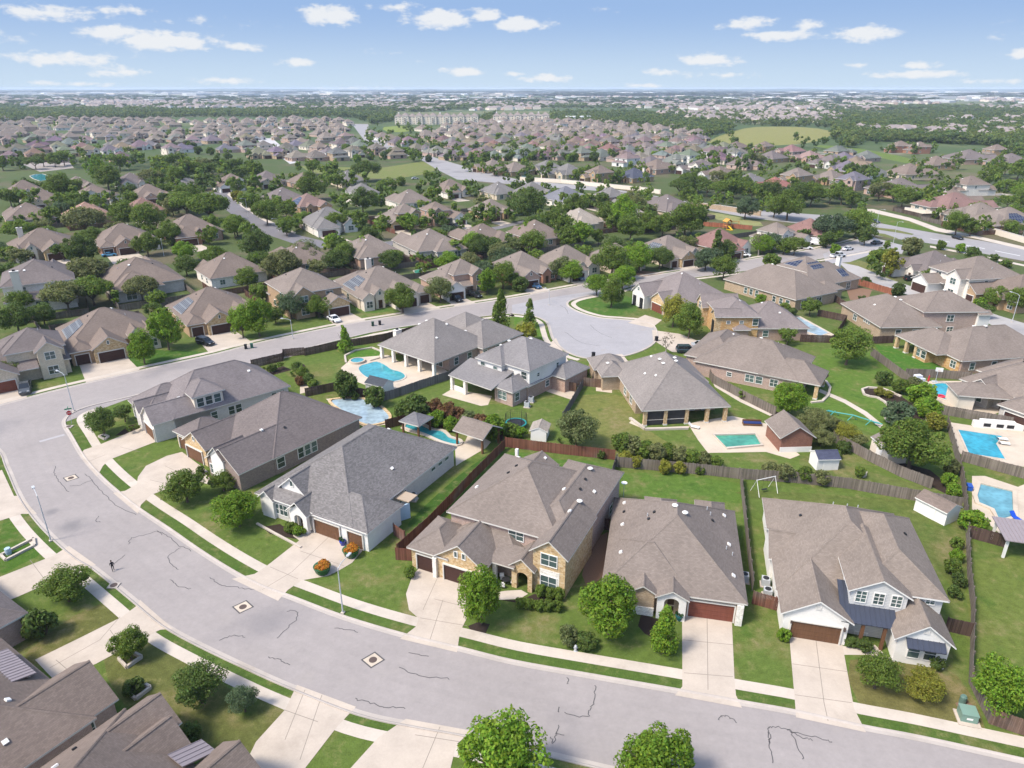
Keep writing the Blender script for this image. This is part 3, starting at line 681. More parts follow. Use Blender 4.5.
    openings(h, W, [(1, 'f', 4.2, 3.9, 1.1, 1.4), (1, 'f', 7.4, 3.9, 1.0, 1.3), (0, 'f', 13.6, 3.9, 1.3, 1.4), (3, 'f', 12.1, .9, 1.9, 1.5), (3, 'r', 2.2, .9, 1.2, 1.5), (4, 'r', 11, 1.0, 1.0, 1.2), (0, 'r', 8, 4, .7, .7), (0, 'r', 14, 4, .7, 1), (4, 'f', 7.4, .3, 2.4, 2.2), (4, 'f', 3.6, .3, 1.8, 2.2)], [], [], [(9.5, 12.4, 'disc'), (6.2, 9.8, 'disc'), (5.4, 8.2, 'box')])
    for u in (.4, 3.9): add_column(h, u, -.4, 2.95, .6, 'stone_white')
    mb = MB(); mb.box(.2, 3.4, -.35, -.25, 0, 1.0, 0); mb.build('patio_wall', M['white'], h)
    HS['two_storey'] = (h, W)
    # screened porch house by the cul-de-sac
    W = [('H', -.3, 15.6, -1.3, 20, 3.1, .7, 0, None), ('H', -.2, 15.5, 3.6, 19.9, 3.08, .3, 0, 'brick_tan'), ('H', -3.6, 2, 14.6, 21.4, 3.1, .62, 0, 'brick_tan'), ('H', -4.2, 3, 18.5, 25, 3.05, .62, 0, 'brick_tan'), ('H', 8, 16, 10, 22, 3.05, .62, 0, 'brick_tan')]
    h = house('house', 'grey hip roofed house with dark screened porch beside a green pool', (22.4, 109.9), R(6.7), W, 'brick_tan', (.205, .18, .163))
    for u in (.5, 4.1, 7.9, 11.6, 14.9): add_column(h, u, -.8, 3.0, .6, 'stone_tan')
    for u0, u1 in ((.8, 3.8), (4.4, 7.6)):
        mb = MB(); mb.box(u0, u1, -.85, -.8, .1, 2.85, 0); mb.box(u0, u1, -.9, -.76, 1.0, 1.07, 1); mb.build('porch_screen', [M['screen'], M['trim']], h)
    openings(h, W, [(1, 'l', 7, .8, 1.4, 1.4), (1, 'l', 11, .8, 1.4, 1.4), (1, 'f', 10, .2, 2.4, 2.2), (1, 'f', 13.4, .2, 1.6, 2.2)], [], [], [(6.2, 8.4, 'disc'), (8.5, 8.2, 'disc'), (6.2, 10.5, 'disc'), (9.3, 11.2, 'disc'), (4.3, 6.3, 'box'), (3.2, 9.2, 'box'), (-1.6, 18, 'disc'), (5.6, 13.5, 'box')])
    HS['screened_porch'] = (h, W)
    # long roofed brick house
    W = [('H', 1, 21.5, -5.6, 9, 3.1, .64), ('H', 14, 25.4, -5.6, 3, 3.08, .64, 0, None), ('H', 14, 22.4, -5.5, 3, 3.05, .3), ('H', 8, 21.6, -1, 10.2, 3.08, .6), ('H', -1.8, 9, -3, 13.5, 3.08, .62)]
    h = house('house', 'pink brick house with very long brown hip roof and corner porch', (38.8, 137.8), R(-32), W, 'brick_pink', TAUPE)
    for u, v in ((24.7, -5.0), (24.7, 2.3), (21.9, -5.0)): add_column(h, u, v, 3.0, .7, 'stone_tan')
    openings(h, W, [(0, 'f', 8.4, 1.2, .9, .8), (0, 'f', 12.4, .9, 1.6, 1.4), (0, 'f', 14.2, .9, 1.2, 1.4), (0, 'f', 17, .9, 1.4, 1.4), (4, 'f', 2, 1.5, .7, .7)], [(4, 'l', 6, 4.8)], [], [(12, 2.2, 'disc'), (14, 3.2, 'disc'), (12.8, 4.4, 'box'), (15, 4.4, 'pipe'), (5, 8, 'box')])
    HS['long_roof'] = (h, W)
    # cabana
    W = [('V', -2.1, 3.8, -2.6, 3.9, 2.7, .66, 0, 'brick_tint')]
    h = house('cabana', 'brown gabled pool cabana on a white base beside the green pool', (44.6, 101.8), R(3), W, 'brick_red', TAUPE, cat='cabana')
    for c in h.children:
        if c.name.startswith('wall'): c.color = (.22, .11, .08, 1)
    mb = MB(); mb.box(-1.75, 3.45, -2.36, -2.26, 0, .95, 0); mb.build('base', M['white'], h)
    HS['cabana'] = (h, W)
    # right-hand group
    W = [('H', -7.2, 6, -.3, 9.5, 3.05, .62, 0, None), ('H', -3.6, 6, 1.8, 9.4, 3.0, .25, 0, 'stone_orange'), ('H', -4, 10.3, 2.1, 24, 3.1, .66, 0, 'brick_red'), ('H', -.7, 3.2, -.3, 6, 3.0, .55, 0, 'stone_orange'), ('H', 2.6, 9.8, 2.0, 8, 3.06, .6, 0, 'stone_orange')]
    h = house('house', 'orange brick house with stone columned porch overlooking a strip of lawn', (87.4, 142), R(-80.6), W, 'brick_red', TAUPE)
    for u in (-6.6, -3.4, -.4): add_column(h, u, -.0 + .25, 2.9, .7, 'stone_tan')
    openings(h, W, [(3, 'f', .3, .8, 1.3, 1.5), (3, 'f', 2.0, .8, 1.3, 1.5), (4, 'f', 4.4, .8, 1.4, 1.7), (4, 'f', 7.8, .8, 1.4, 1.4), (2, 'r', 5, .9, 1.1, 1.5), (2, 'r', 10, .9, 1.1, 1.5), (2, 'r', 15, .9, 1.1, 1.5)], [], [], [(2.6, 10, 'disc'), (3.4, 12, 'disc'), (-1.5, 5, 'box')])
    HS['orange_brick'] = (h, W)
    W = [('H', -4.5, 15.5, -.6, 14, 3.1, .62), ('H', .5, 13.4, 10.2, 25.6, 6.0, .52, 0, 'brick_pink'), ('V', 11.0, 14.0, 23.0, 26.4, 5.4, .5, 0, 'whitewall')]
    h = house('house', 'brick house whose upper storey rises behind a low brown hip roof', (85.2, 169.4), R(-88.2), W, 'brick_tan', TAUPE)
    openings(h, W, [(1, 'r', 17, 3.6, 1.6, 1.5), (1, 'r', 17.5, 1, 1.4, 1.2), (0, 'f', 3, .9, 1.6, 1.4), (0, 'f', 7.5, 2.0, .6, .5, (1, 1)), (0, 'f', 8.6, 2.0, .6, .5, (1, 1)), (0, 'f', 9.7, 2.0, .6, .5, (1, 1)), (0, 'r', 4, .9, 1.2, 1.4), (0, 'r', 8, .9, 1.2, 1.4)], [], [], [(6, 7, 'disc'), (8.5, 7, 'disc'), (7, 18, 'disc'), (5, 3, 'box')])
    HS['upper_storey'] = (h, W)
    W = [('H', -8.4, 17.3, -.7, 16, 3.1, .62), ('H', -3, 11, 12, 35, 3.06, .62), ('H', -4.6, 6.2, 16.5, 27.5, 6.0, .55, 0, 'brick_tan'), ('H', 9, 15.8, 13, 21, 3.0, .6)]
    h = house('house', 'sprawling tan brick house with three dark solar panels on its upper roof', (66, 191.8), R(-60), W, 'brick_tan', TAUPE)
    openings(h, W, [(0, 'f', 0, .8, 1.0, 1.6), (0, 'f', 2, .8, 1.0, 1.6), (0, 'f', 4, .8, 1.0, 1.6), (0, 'f', 10, .8, 1.0, 1.5), (0, 'f', 12.3, .8, 1.0, 1.5), (0, 'f', 14.5, .8, 1.2, 1.5), (0, 'r', 3, .4, 2, 2), (0, 'r', 9, .4, 2, 2), (1, 'r', 25, .4, 1.6, 2), (1, 'r', 30, .4, 1.6, 2)], [(0, 'l', 6, 4.8)], [], [(1, 8, 'disc'), (10, 9.5, 'box'), (5, 11, 'box'), (3, 24, 'pipe')])
    add_solar(h, W, [(-2.6, 17.4), (1.6, 17.4), (1.6, 20.2), (-2.0, 20.2)]); add_solar(h, W, [(3.3, 19.6), (5.8, 19.6), (5.8, 24.4), (3.3, 24.4)]); add_solar(h, W, [(7.0, 28), (9.6, 28), (9.6, 31), (7.0, 31)])
    add_chimney(h, 5.4, 31, 8.6, (1.2, .9), 'white')
    HS['solar_brick'] = (h, W)
    W = [('H', -12, 7, 2.3, 21, 3.2, .62), ('V', -8.6, -2.2, -.3, 9, 3.7, .85, 0, 'whitewall'), ('V', -2, 4.6, 1.3, 9, 3.2, .7, 0, 'stone_tan')]
    h = house('house', 'corner lot house with white double arched entry facing the turning circle', (35.9, 176.3), R(-66), W, 'brick_tan', (.19, .16, .15))
    for u in (-7, -3.8):
        mb = MB(); mb.box(-.75, .75, -.06, .02, 0, 2.7, 0); mb.lathe([(.01, 0), (.75, 0)], 16); c = mb.build('arch_shade_panel', M['dark'], h); c.location = (u, 0, .05)  # flat dark panels on the wall, their colour stands for shade inside the arches
    openings(h, W, [(1, 'f', -5.4, 4.5, .8, .8)], [(2, 'f', 1.3, 4.8, 'garage_red')], [], [(-2, 11, 'box'), (2, 14, 'pipe')])
    HS['double_arch'] = (h, W)
    W = [('H', -6.2, 6.3, 0, 9.4, 5.9, .6, 0, 'stone_orange'), ('V', -11.2, -5, -1.3, 8, 4.8, .85, 0, 'stone_tan'), ('V', 2.4, 6.2, -1.3, 5, 5.9, .8, 0, 'stone_tan'), ('H', -8.5, 6, 6, 21, 3.1, .62, 0, 'brick_red'), ('H', 3.2, 7.4, 3, 7, 3.2, .5, 0, 'brick_red')]
    h = house('house', 'two storey stone house with tall narrow arched entry and brown roof', (47.6, 159.2), R(-90), W, 'brick_red', (.19, .16, .15))
    mb = MB(); mb.box(-.9, .9, -.06, .02, 0, 4.6, 0); c = mb.build('entry_shade_panel', M['dark'], h); c.location = (4.3, -1.0, .05)  # flat dark panel, the shade of the tall entry put into its colour
    openings(h, W, [(1, 'f', -8.1, 3.9, 1.7, 1.6), (0, 'r', 2, 4.2, .8, .6), (0, 'r', 5, 4.2, .8, .6), (0, 'r', 8.2, 3.8, 1.2, 1.5), (3, 'r', 11, 1, 1.2, 1.4)], [], [], [(0, 6, 'box'), (-2, 12, 'box'), (2, 15, 'box')])
    HS['tall_arch'] = (h, W)
near()
# ------------------------------------------------------------------ the house kinds of the estate
def protos():
    P = {}
    P['hip'] = ([('H', -8, 8, -7, 10, 3.1, .64), ('V', -7.7, -.8, -11, 0, 3.1, .68, 0, 'B'), ('V', 1.2, 4.8, -8.6, -2, 3.2, .9), ('H', -3, 7.6, 2, 12.5, 3.05, .6)],
                [(0, 'f', 6, .8, 1.5, 1.5), (0, 'r', -2, .9, 1.2, 1.4), (0, 'r', 4, .9, 1.2, 1.4), (0, 'l', 3, .9, 1.2, 1.4), (3, 'b', 0, .9, 1.5, 1.5), (3, 'b', 4, .5, 2, 2), (1, 'f', -4.2, 3.8, .5, .7, (1, 1))], [(1, 'f', -4.2, 4.8)], [(2, 'f', 3)], -4.2, 5.4)
    P['two'] = ([('H', -8, 8, -6, 9, 3.1, .6), ('H', -3, 7.7, -5, 6, 5.9, .6, 0), ('V', -7.9, -1.2, -10, 0, 3.1, .66, 0, 'B'), ('V', 2, 7, -7.2, 0, 5.8, .75, 0), ('H', -7.6, 1, -2, 8, 3.08, .64), ('S', -1.2, 2.2, -7.6, -4.6, 3.0, .35, -1, None)],
                [(3, 'f', 4.5, 4.0, 1.7, 1.5), (3, 'f', 4.5, .9, 1.7, 1.6), (1, 'r', 0, 4, 1, 1.3), (1, 'b', 0, 4, 1.2, 1.3), (1, 'b', 4, 4, 1.2, 1.3), (0, 'b', -4, .8, 1.5, 1.5), (0, 'b', 3, .4, 2.2, 2.1), (1, 'l', 0, 4.1, 1, 1.2)], [(2, 'f', -4.5, 4.6)], [(1, 'f', .5)], -4.5, 5.2)
    P['cross'] = ([('H', -8.5, 8.5, -6, 10, 3.1, .68), ('H', -8.3, .2, -11.5, 2, 3.06, .66), ('V', 2.2, 7.6, -8, 2, 3.1, .8, 0, 'B'), ('V', -1.2, 2, -7.2, 0, 3.3, 1.0)],
                  [(2, 'f', 4.9, .8, 1.8, 1.6), (0, 'r', 0, .9, 1.3, 1.4), (0, 'r', 5, .9, 1.3, 1.4), (0, 'b', -4, .9, 1.4, 1.4), (0, 'b', 0, .4, 2.2, 2.1), (0, 'b', 5, .9, 1.4, 1.4), (0, 'l', 5, .9, 1.2, 1.4)], [(1, 'f', -4.1, 4.8)], [(3, 'f', .4)], -4.1, 5.4)
    P['three'] = ([('H', -9, 9, -6, 11, 3.1, .62), ('H', -9.2, -4.4, -9.4, 0, 3.06, .6), ('V', -5.2, 1.8, -10.6, 2, 3.1, .68, 0, 'B'), ('V', 2.4, 5.6, -7.6, 0, 3.8, .95, 0, 'cream'), ('V', 5.3, 8.8, -8.2, 0, 3.2, .85, 0, 'cream'), ('H', -4, 8, 4, 14, 3.08, .6)],
                  [(4, 'f', 7, .8, 1.5, 1.6), (3, 'f', 4, 3.6, .5, .8, (1, 1)), (2, 'f', -1.9, 3.8, .35, .7, (1, 1)), (0, 'r', 2, .9, 1.2, 1.4), (0, 'l', 2, .9, 1.2, 1.4), (5, 'b', -1, .9, 1.5, 1.5), (5, 'b', 4, .4, 2.2, 2.1)], [(2, 'f', -1.7, 4.8), (1, 'f', -6.9, 2.5)], [(3, 'f', 4)], -3.4, 8)
    P['ell'] = ([('H', -8, 8, -6, 9, 3.1, .66), ('H', 1.2, 8.6, -11, 3, 3.06, .66), ('V', -6, -1.5, -7.6, 0, 3.2, .8, 0, 'B'), ('H', -9.2, 0, 1, 12, 3.05, .62)],
                [(2, 'f', -3.8, .8, 1.7, 1.6), (0, 'l', -2, .9, 1.2, 1.4), (3, 'b', -6, .9, 1.4, 1.4), (3, 'b', -3, .4, 2.2, 2.1), (0, 'b', 4, .9, 1.5, 1.4), (1, 'r', -3, .9, 1.1, 1.4)], [(1, 'f', 4.9, 4.8)], [(0, 'f', -.3)], 4.9, 5.4)
    P['tall'] = ([('H', -6.8, 6.8, -7, 8, 5.9, .6), ('V', -6.6, -.4, -11.5, 0, 3.1, .62, 0, 'B'), ('V', .6, 5.8, -8.4, 0, 5.7, .8), ('H', -6.6, 6.6, 6, 11.5, 3.1, .45), ('S', -6.9, .6, -8.2, -6.4, 3.3, .4, -1, None)],
                 [(2, 'f', 3.2, 3.9, 1.7, 1.5), (2, 'f', 3.2, .9, 1.7, 1.6), (0, 'f', -3.4, 4.0, 1.6, 1.3), (0, 'r', -2, 4, 1, 1.3), (0, 'l', 2, 4, 1, 1.3), (0, 'b', -3, 4, 1.3, 1.3), (0, 'b', 3, 4, 1.3, 1.3), (3, 'b', 0, .4, 2.2, 2.1), (0, 'r', 3, 1, 1, 1.4)], [(1, 'f', -3.5, 4.8)], [(0, 'f', 0)], -3.5, 5.4)
    return P
def mirror(pr):
    W, wins, gars, doors, gu, gw = pr
    s = {'l': 'r', 'r': 'l', 'f': 'f', 'b': 'b'}
    ma = lambda side, a: -a if side in 'fb' else a
    return ([(w[0], -w[2], -w[1], *w[3:]) for w in W], [(e[0], s[e[1]], ma(e[1], e[2]), *e[3:]) for e in wins], [(e[0], s[e[1]], ma(e[1], e[2]), *e[3:]) for e in gars], [(e[0], s[e[1]], ma(e[1], e[2])) for e in doors], -gu, gw)
PR = protos()
for k in list(PR): PR[k + '_m'] = mirror(PR[k])
PROTO = {}
def mid_house(kind, label, x, y, ang, roofcol, wallcol, front='brick_tint', sc=1.0, garage='garage_dark', group=None):
    key = (kind, front, garage)
    W, wins, gars, doors, gu, gw = PR[kind]
    W = [tuple(front if q == 'B' else q for q in w) for w in W]
    if key not in PROTO:
        h = house('house', label, (x, y), ang, W, 'brick_tint', roofcol)
        openings(h, W, wins, [(*g, garage) for g in gars], doors, [(2, 4, 'box'), (-3, 3, 'dark'), (4, 1, 'pipe')])
        PROTO[key] = h
    else:
        h = copy_tree(PROTO[key])
    h.location = (x, y, 0); h.rotation_euler = (0, 0, ang); h.scale = (sc, sc, 1 + (sc - 1) * .5)
    tag(h, label, 'house', group)
    for c in h.children:
        n = c.name.split('.')[0]
        if n == 'roof': c.color = (*roofcol, 1)
        elif n == 'wall': c.color = (*wallcol, 1)
    return h, W
WC = {'cream': (.52, .45, .35), 'white': (.66, .63, .58), 'tan': (.36, .255, .16), 'pink': (.40, .28, .22), 'red': (.30, .16, .11), 'grey': (.42, .40, .37)}
HOUSES = []   # (short name, x, y, angle, garage u, garage width, front reach) of every separate house, for drives, trees and labels
def near_ref(short, key):
    h = HS[key][0]; W = HS[key][1]
    u = sum(w[1] + w[2] for w in W[:1]) / 2; v = sum(w[3] + w[4] for w in W[:1]) / 2
    p = h.matrix_basis @ Vector((u, v, 0)) if False else Vector((h.location.x + u * math.cos(h.rotation_euler.z) - v * math.sin(h.rotation_euler.z), h.location.y + u * math.sin(h.rotation_euler.z) + v * math.cos(h.rotation_euler.z), 0))
    HOUSES.append((short, p.x, p.y))
for s, k in (('mottled roof white brick house', 'white_brick'), ('tan stone house', 'tan_stone'), ('low brick house', 'low_brick'), ('steel porch white house', 'white_farm'), ('dark brick house', 'dark_brick'), ('corner dormer house', 'corner_dormer'),
             ('metal dormer house', 'metal_dormer'), ('many gabled house', 'many_gables'), ('left edge house', 'left_edge'), ('grey pool house', 'pool_house'), ('two storey patio house', 'two_storey'), ('screened porch house', 'screened_porch'), ('long roofed house', 'long_roof'),
             ('brown cabana', 'cabana'), ('orange brick house', 'orange_brick'), ('upper storey house', 'upper_storey'), ('solar tan brick house', 'solar_brick'), ('double arch house', 'double_arch'), ('tall arch house', 'tall_arch')): near_ref(s, k)
A1, A2 = 38, 31
# kind, roof centre in the photo, heading (deg), roof, wall, front, scale, short name, label
MID = [
 ('two', 20, 352, 38, PURP, 'cream', 'brick_tint', 1.0, 'red garage pale house', 'pale gabled house with dark red garage doors at the left edge', 'garage_red'),
 ('three', 108, 327, 38, BROWN, 'tan', 'stone_tan', 1.02, 'stone gable solar house', 'stone gabled house with pale solar panels and white entry near the wide junction'),
 ('three', 214, 304, 38, BROWN, 'tan', 'stone_tan', 1.0, 'black car stone house', 'stone gabled house with a black car on its drive'),
 ('tall_m', 305, 291, 36, TAUPE, 'tan', 'stone_tan', 1.12, 'tan stone two storey house', 'tan stone two storey house with a white car on its drive'),
 ('three_m', 383, 283, 33, TAUPE, 'cream', 'cream', 1.1, 'cream chimney house', 'cream house with tall chimney and pale solar panels'),
 ('two', 455, 275, 31, TAUPE, 'pink', 'siding', .95, 'white twin gable house', 'house with white twin gables and two black cars on its drive'),
 ('hip', 524, 264, 31, TAUPE, 'red', 'brick_red', 1.0, 'red arched porch house', 'red brick house with arched porch and blue car beside it'),
 ('cross', 569, 258, 31, TAUPE, 'white', 'siding', .95, 'white gable house', 'taupe roofed house with small white gable behind street trees'),
 ('hip', 618, 254, 31, TAUPE, 'cream', 'brick_tint', .9, 'tree hidden house', 'taupe roofed house mostly hidden by round street trees'),
 ('three', 672, 247, 31, TAUPE, 'cream', 'stone_tan', .95, 'two garage taupe house', 'taupe hip roofed house with two dark garages and navy car'),
 ('cross', 722, 240, 31, RED, 'tan', 'stone_white', .95, 'red roofed house', 'red roofed house with white car on its drive'),
 ('two_m', 780, 233, 31, TAUPE, 'white', 'brick_tint', .9, 'white arched upstairs house', 'white two storey house with arched entry behind round trees'),
 ('hip', 812, 227, 31, RED, 'tan', 'brick_tint', .85, 'maroon roofed house', 'maroon roofed house behind a white van'),
 ('tall_m', 40, 283, 212, PURP, 'white', 'brick_tint', 1.25, 'white chimney back house', 'two storey house with plain white back wall and tall chimney'),
 ('hip', 137, 272, 218, BROWN, 'grey', 'brick_tint', 1.25, 'big brown pyramid house', 'house with big brown pyramid roof and three pane bay'),
 ('cross', 228, 264, 218, BROWN, 'white', 'siding', 1.0, 'white walled side house', 'white walled house with brown roof beyond dark trees'),
 ('cross_m', 300, 253, 211, BROWN, 'pink', 'brick_tint', 1.0, 'blue pool gable house', 'brown roofed house with grey back gable above a small pool'),
 ('hip', 368, 245, 211, TAUPE, 'pink', 'brick_tint', 1.05, 'navy solar house', 'taupe roofed house with navy solar panels over its back slope'),
 ('hip_m', 428, 240, 211, TAUPE, 'grey', 'brick_tint', 1.15, 'stepped solar house', 'big pyramid roofed house with stepped rows of black solar panels'),
 ('ell', 480, 233, 211, BROWN, 'pink', 'brick_tint', 1.05, 'double pyramid house', 'brown roofed house with two joined pyramids behind a clipped hedge'),
 ('hip', 533, 229, 211, BROWN, 'pink', 'brick_tint', 1.0, 'long brown hip house', 'long brown hip roofed house behind pale green trees'),
 ('cross', 192, 227, 38, BROWN, 'red', 'brick_red', 1.15, 'white dormer house', 'brown roofed house with one small white dormer'),
 ('three', 125, 236, 38, BROWN, 'red', 'brick_red', 1.1, 'red gable garage house', 'brown roofed house with red brick garage gable'),
 ('three_m', 44, 242, 38, BROWN, 'cream', 'stone_tan', 1.15, 'chimney stone gable house', 'brown roofed house with pale chimney above stone gable'),
 ('hip', 86, 211, 218, (.27, .17, .13), 'tan', 'brick_tint', 1.1, 'rusty roofed house', 'rusty brown roofed house among olive trees'),
 ('hip_m', 28, 212, 218, BROWN, 'pink', 'brick_tint', 1.15, 'small gable back house', 'brown hip roofed house with a small gable facing the lane'),
 ('cross', 330, 219, 31, GREY, 'white', 'siding', 1.15, 'long grey roof house', 'long grey roofed house with white walls behind an oak'),
 ('two', 400, 215, 31, TAUPE, 'tan', 'stone_tan', 1.0, 'stone dormer house', 'taupe roofed house with stone entry dormer'),
 ('two_m', 441, 212, 31, BROWN, 'pink', 'siding', 1.0, 'triple window gable house', 'brown roofed house with three white dormer windows'),
 ('hip', 492, 207, 31, TAUPE, 'tan', 'brick_tint', .95, 'white gable end house', 'taupe roofed house with white gable end beside a big tree'),
 ('cross_m', 408, 197, 211, TAUPE, 'white', 'siding', 1.0, 'grey twin roof house', 'grey brown roofed house with a white front gable by a bend'),
 ('tall', 362, 194, 211, GREY, 'white', 'siding', 1.0, 'tall white house', 'tall white house with grey roof beside dark trees'),
 ('hip', 347, 177, 211, GREY, 'cream', 'brick_tint', 1.1, 'grey pyramid house', 'grey pyramid roofed house before the open meadow'),
 ('cross', 452, 187, 31, BROWN, 'white', 'siding', 1.0, 'black garage white house', 'white house with black garage door by the curving road'),
 ('hip', 497, 188, 211, GREY, 'cream', 'brick_tint', .95, 'slate hip house', 'slate grey hip roofed house beside the curving road'),
 ('cross', 534, 190, 31, GREY, 'white', 'siding', 1.0, 'white peak grey house', 'grey roofed house with white front peak'),
 ('cross_m', 568, 196, 31, SLATE, 'white', 'siding', 1.1, 'white entry slate house', 'slate roofed house with tall white entry gable'),
 ('hip', 577, 216, 211, TAN, 'cream', 'brick_tint', .95, 'sandy roofed house', 'sandy brown roofed house hidden by rounded trees'),
 ('hip_m', 628, 214, 211, TAN, 'cream', 'brick_tint', 1.0, 'buried tan house', 'tan hip roofed house half buried in trees'),
 ('hip', 664, 204, 211, PURP, 'cream', 'brick_tint', 1.2, 'wide purple roof house', 'house with wide purple brown hip roof beside the tree belt'),
 ('tall', 611, 197, 31, GREY, 'pink', 'brick_red', .85, 'pink brick upright house', 'upright pink brick house with grey roof by the sandy verge'),
 ('hip', 928, 262, -80, PURP, 'white', 'siding', .95, 'white gable avenue house', 'purple roofed house with white gable and black car by the avenue'),
 ('tall', 972, 278, -80, TAUPE, 'white', 'siding', 1.15, 'open garage white house', 'white two storey house with open garage near the avenue'),
 ('hip', 1016, 288, -80, BROWN, 'tan', 'brick_tint', 1.0, 'right edge brown house', 'brown roofed house cut by the right edge below the avenue'),
 ('ell', 1030, 382, -62, TAUPE, 'grey', 'brick_tint', 1.1, 'poolside patio house', 'taupe roofed house with dark patio beside the round blue pool'),
 ('hip', 282, 196, 218, PURP, 'cream', 'brick_tint', 1.2, 'many ridged purple house', 'purple brown roofed house with several ridges by the side street'),
 ('hip', 268, 178, 38, PURP, 'cream', 'brick_tint', 1.1, 'gabled pair roof house', 'purple roofed house with two front gables behind the side street'),
 ('two', 228, 182, 38, BROWN, 'white', 'siding', 1.0, 'pale side street house', 'pale house with brown roof at the end of the side street'),
 ('hip', 183, 181, 218, GREY, 'cream', 'brick_tint', 1.0, 'grey tree backed house', 'grey roofed house against the olive tree belt'),
 ('two_m', 101, 195, 38, BROWN, 'white', 'siding', 1.15, 'white gable tall house', 'white gabled tall house with brown roof among dark trees'),
 ('hip', 132, 180, 38, PURP, 'white', 'siding', 1.1, 'white dormer purple house', 'purple roofed house with one white dormer before the tree belt'),
 ('three', 150, 192, 38, BROWN, 'red', 'brick_red', 1.0, 'red gable solar house', 'red gabled house with dark solar panels on brown roof'),
 ('hip_m', 78, 183, 38, TAUPE, 'tan', 'brick_tint', 1.0, 'left solar pyramid house', 'taupe pyramid roofed house with one black solar panel'),
 ('cross', 25, 188, 38, BROWN, 'white', 'siding', 1.0, 'white gable left house', 'brown roofed house with white gable near the estate pool'),
 ('hip', 45, 197, 38, BROWN, 'cream', 'brick_tint', .95, 'low brown left house', 'low brown roofed house just behind the white gabled one'),
 ('hip', 305, 179, 38, BROWN, 'pink', 'brick_tint', 1.0, 'brown meadow side house', 'brown roofed house just left of the small meadow'),
 ('hip_m', 309, 201, 38, (.2, .135, .115), 'tan', 'brick_tint', .95, 'rusty side street house', 'rusty brown roofed house behind the many ridged purple one'),
 ('hip', 144, 206, 38, (.2, .12, .10), 'red', 'brick_tint', 1.0, 'dull red roof house', 'dull red roofed house in the trees left of the side street'),
 ('hip', 956, 203, 100, (.195, .12, .105), 'cream', 'brick_tint', 1.3, 'maroon avenue house', 'house with broad maroon roof behind the avenue wall'),
 ('hip', 982, 212, 100, TAUPE, 'pink', 'brick_tint', 1.1, 'taupe pyramid wall house', 'taupe pyramid roofed house behind the tan avenue wall'),
 ('hip_m', 1010, 218, 100, TAUPE, 'pink', 'brick_tint', 1.2, 'right taupe wall house', 'broad taupe roofed house at the right end of the tan wall'),
 ('tall', 970, 186, 100, BROWN, 'white', 'siding', 1.0, 'white upper window house', 'white house with brown roof above the maroon roof'),
 ('hip', 955, 197, 100, BROWN, 'pink', 'brick_tint', 1.0, 'second brown wall house', 'brown roofed house directly behind the maroon one'),
 ('hip', 902, 187, 100, PURP, 'pink', 'brick_tint', 1.3, 'long low purple house', 'long low purple roofed house behind the avenue tree belt'),
 ('cross', 912, 171, 100, BROWN, 'cream', 'brick_tint', 1.2, 'brown dark garage house', 'brown roofed house with dark garage beyond the tree belt'),
 ('cross_m', 938, 162, 100, BROWN, 'tan', 'stone_orange', 1.1, 'orange wall field house', 'orange walled house with brown roof next to the green strip'),
 ('hip', 970, 157, 100, PURP, 'pink', 'brick_tint', 1.5, 'huge purple roof house', 'house with huge purple roof on the far right rise'),
 ('tall', 900, 147, 100, BROWN, 'red', 'brick_red', 1.0, 'brick strip house', 'red brick house at the far edge of the green strip'),
 ('tall_m', 919, 148, 100, BROWN, 'red', 'brick_red', 1.0, 'brick chimney strip house', 'red brick house with pale chimney at the far edge of the green strip'),
 ('tall', 996, 151, 100, BROWN, 'tan', 'brick_tint', 1.0, 'tan rise house', 'tan walled house on the far right rise'),
 ('hip', 1012, 160, 100, PURP, 'pink', 'brick_tint', 1.3, 'right rise purple house', 'purple roofed house at the right edge of the far rise'),
 ('hip', 491, 165, -55, TAUPE, 'tan', 'brick_tint', 1.0, 'first wall row house', 'taupe roofed house first along the masonry wall by the curve'),
 ('hip', 513, 168, -55, TAUPE, 'tan', 'brick_tint', 1.05, 'second wall row house', 'taupe roofed house above a teal pool along the masonry wall'),
 ('hip_m', 545, 166, -55, GREY, 'cream', 'brick_tint', 1.05, 'grey wall row house', 'grey roofed house behind a cream garden wall'),
 ('cross', 565, 171, -55, GREY, 'cream', 'brick_tint', 1.15, 'broad grey wall house', 'broad grey roofed house with cream back wall along the sandy verge'),
 ('tall', 599, 174, -55, BROWN, 'tan', 'stone_tan', .95, 'tan upright verge house', 'upright tan house with brown roof along the sandy verge'),
 ('hip', 632, 174, -55, DARKB, 'tan', 'brick_tint', 1.0, 'navy roofed house', 'navy blue roofed house with a white chimney'),
 ('hip', 655, 166, -55, BROWN, 'pink', 'brick_tint', 1.2, 'brown belt house', 'large brown roofed house where the tree belt begins'),
 ('two', 697, 167, -55, PURP, 'white', 'siding', 1.2, 'white arch belt house', 'purple roofed house with white arched gables above the tree belt'),
 ('hip', 718, 172, -55, BROWN, 'white', 'siding', 1.0, 'brown low belt house', 'brown roofed house with low white wall above the tree belt'),
 ('hip', 748, 179, -55, GREY, 'white', 'brick_tint', .95, 'grey belt house', 'grey roofed house sunk in the tree belt'),
 ('hip', 773, 183, -55, (.27, .12, .1), 'tan', 'brick_tint', .9, 'red belt house', 'red roofed house sunk in the tree belt'),
 ('tall', 796, 177, -55, TAUPE, 'tan', 'stone_orange', 1.0, 'orange belt house', 'orange walled upright house in the tree belt'),
 ('hip', 829, 176, -55, TAUPE, 'tan', 'brick_tint', 1.0, 'tan belt house', 'tan walled house at the right end of the tree belt houses'),
 ('tall', 764, 147, -55, BROWN, 'tan', 'brick_tint', .9, 'tan meadow house', 'tan upright house just below the yellow meadow'),
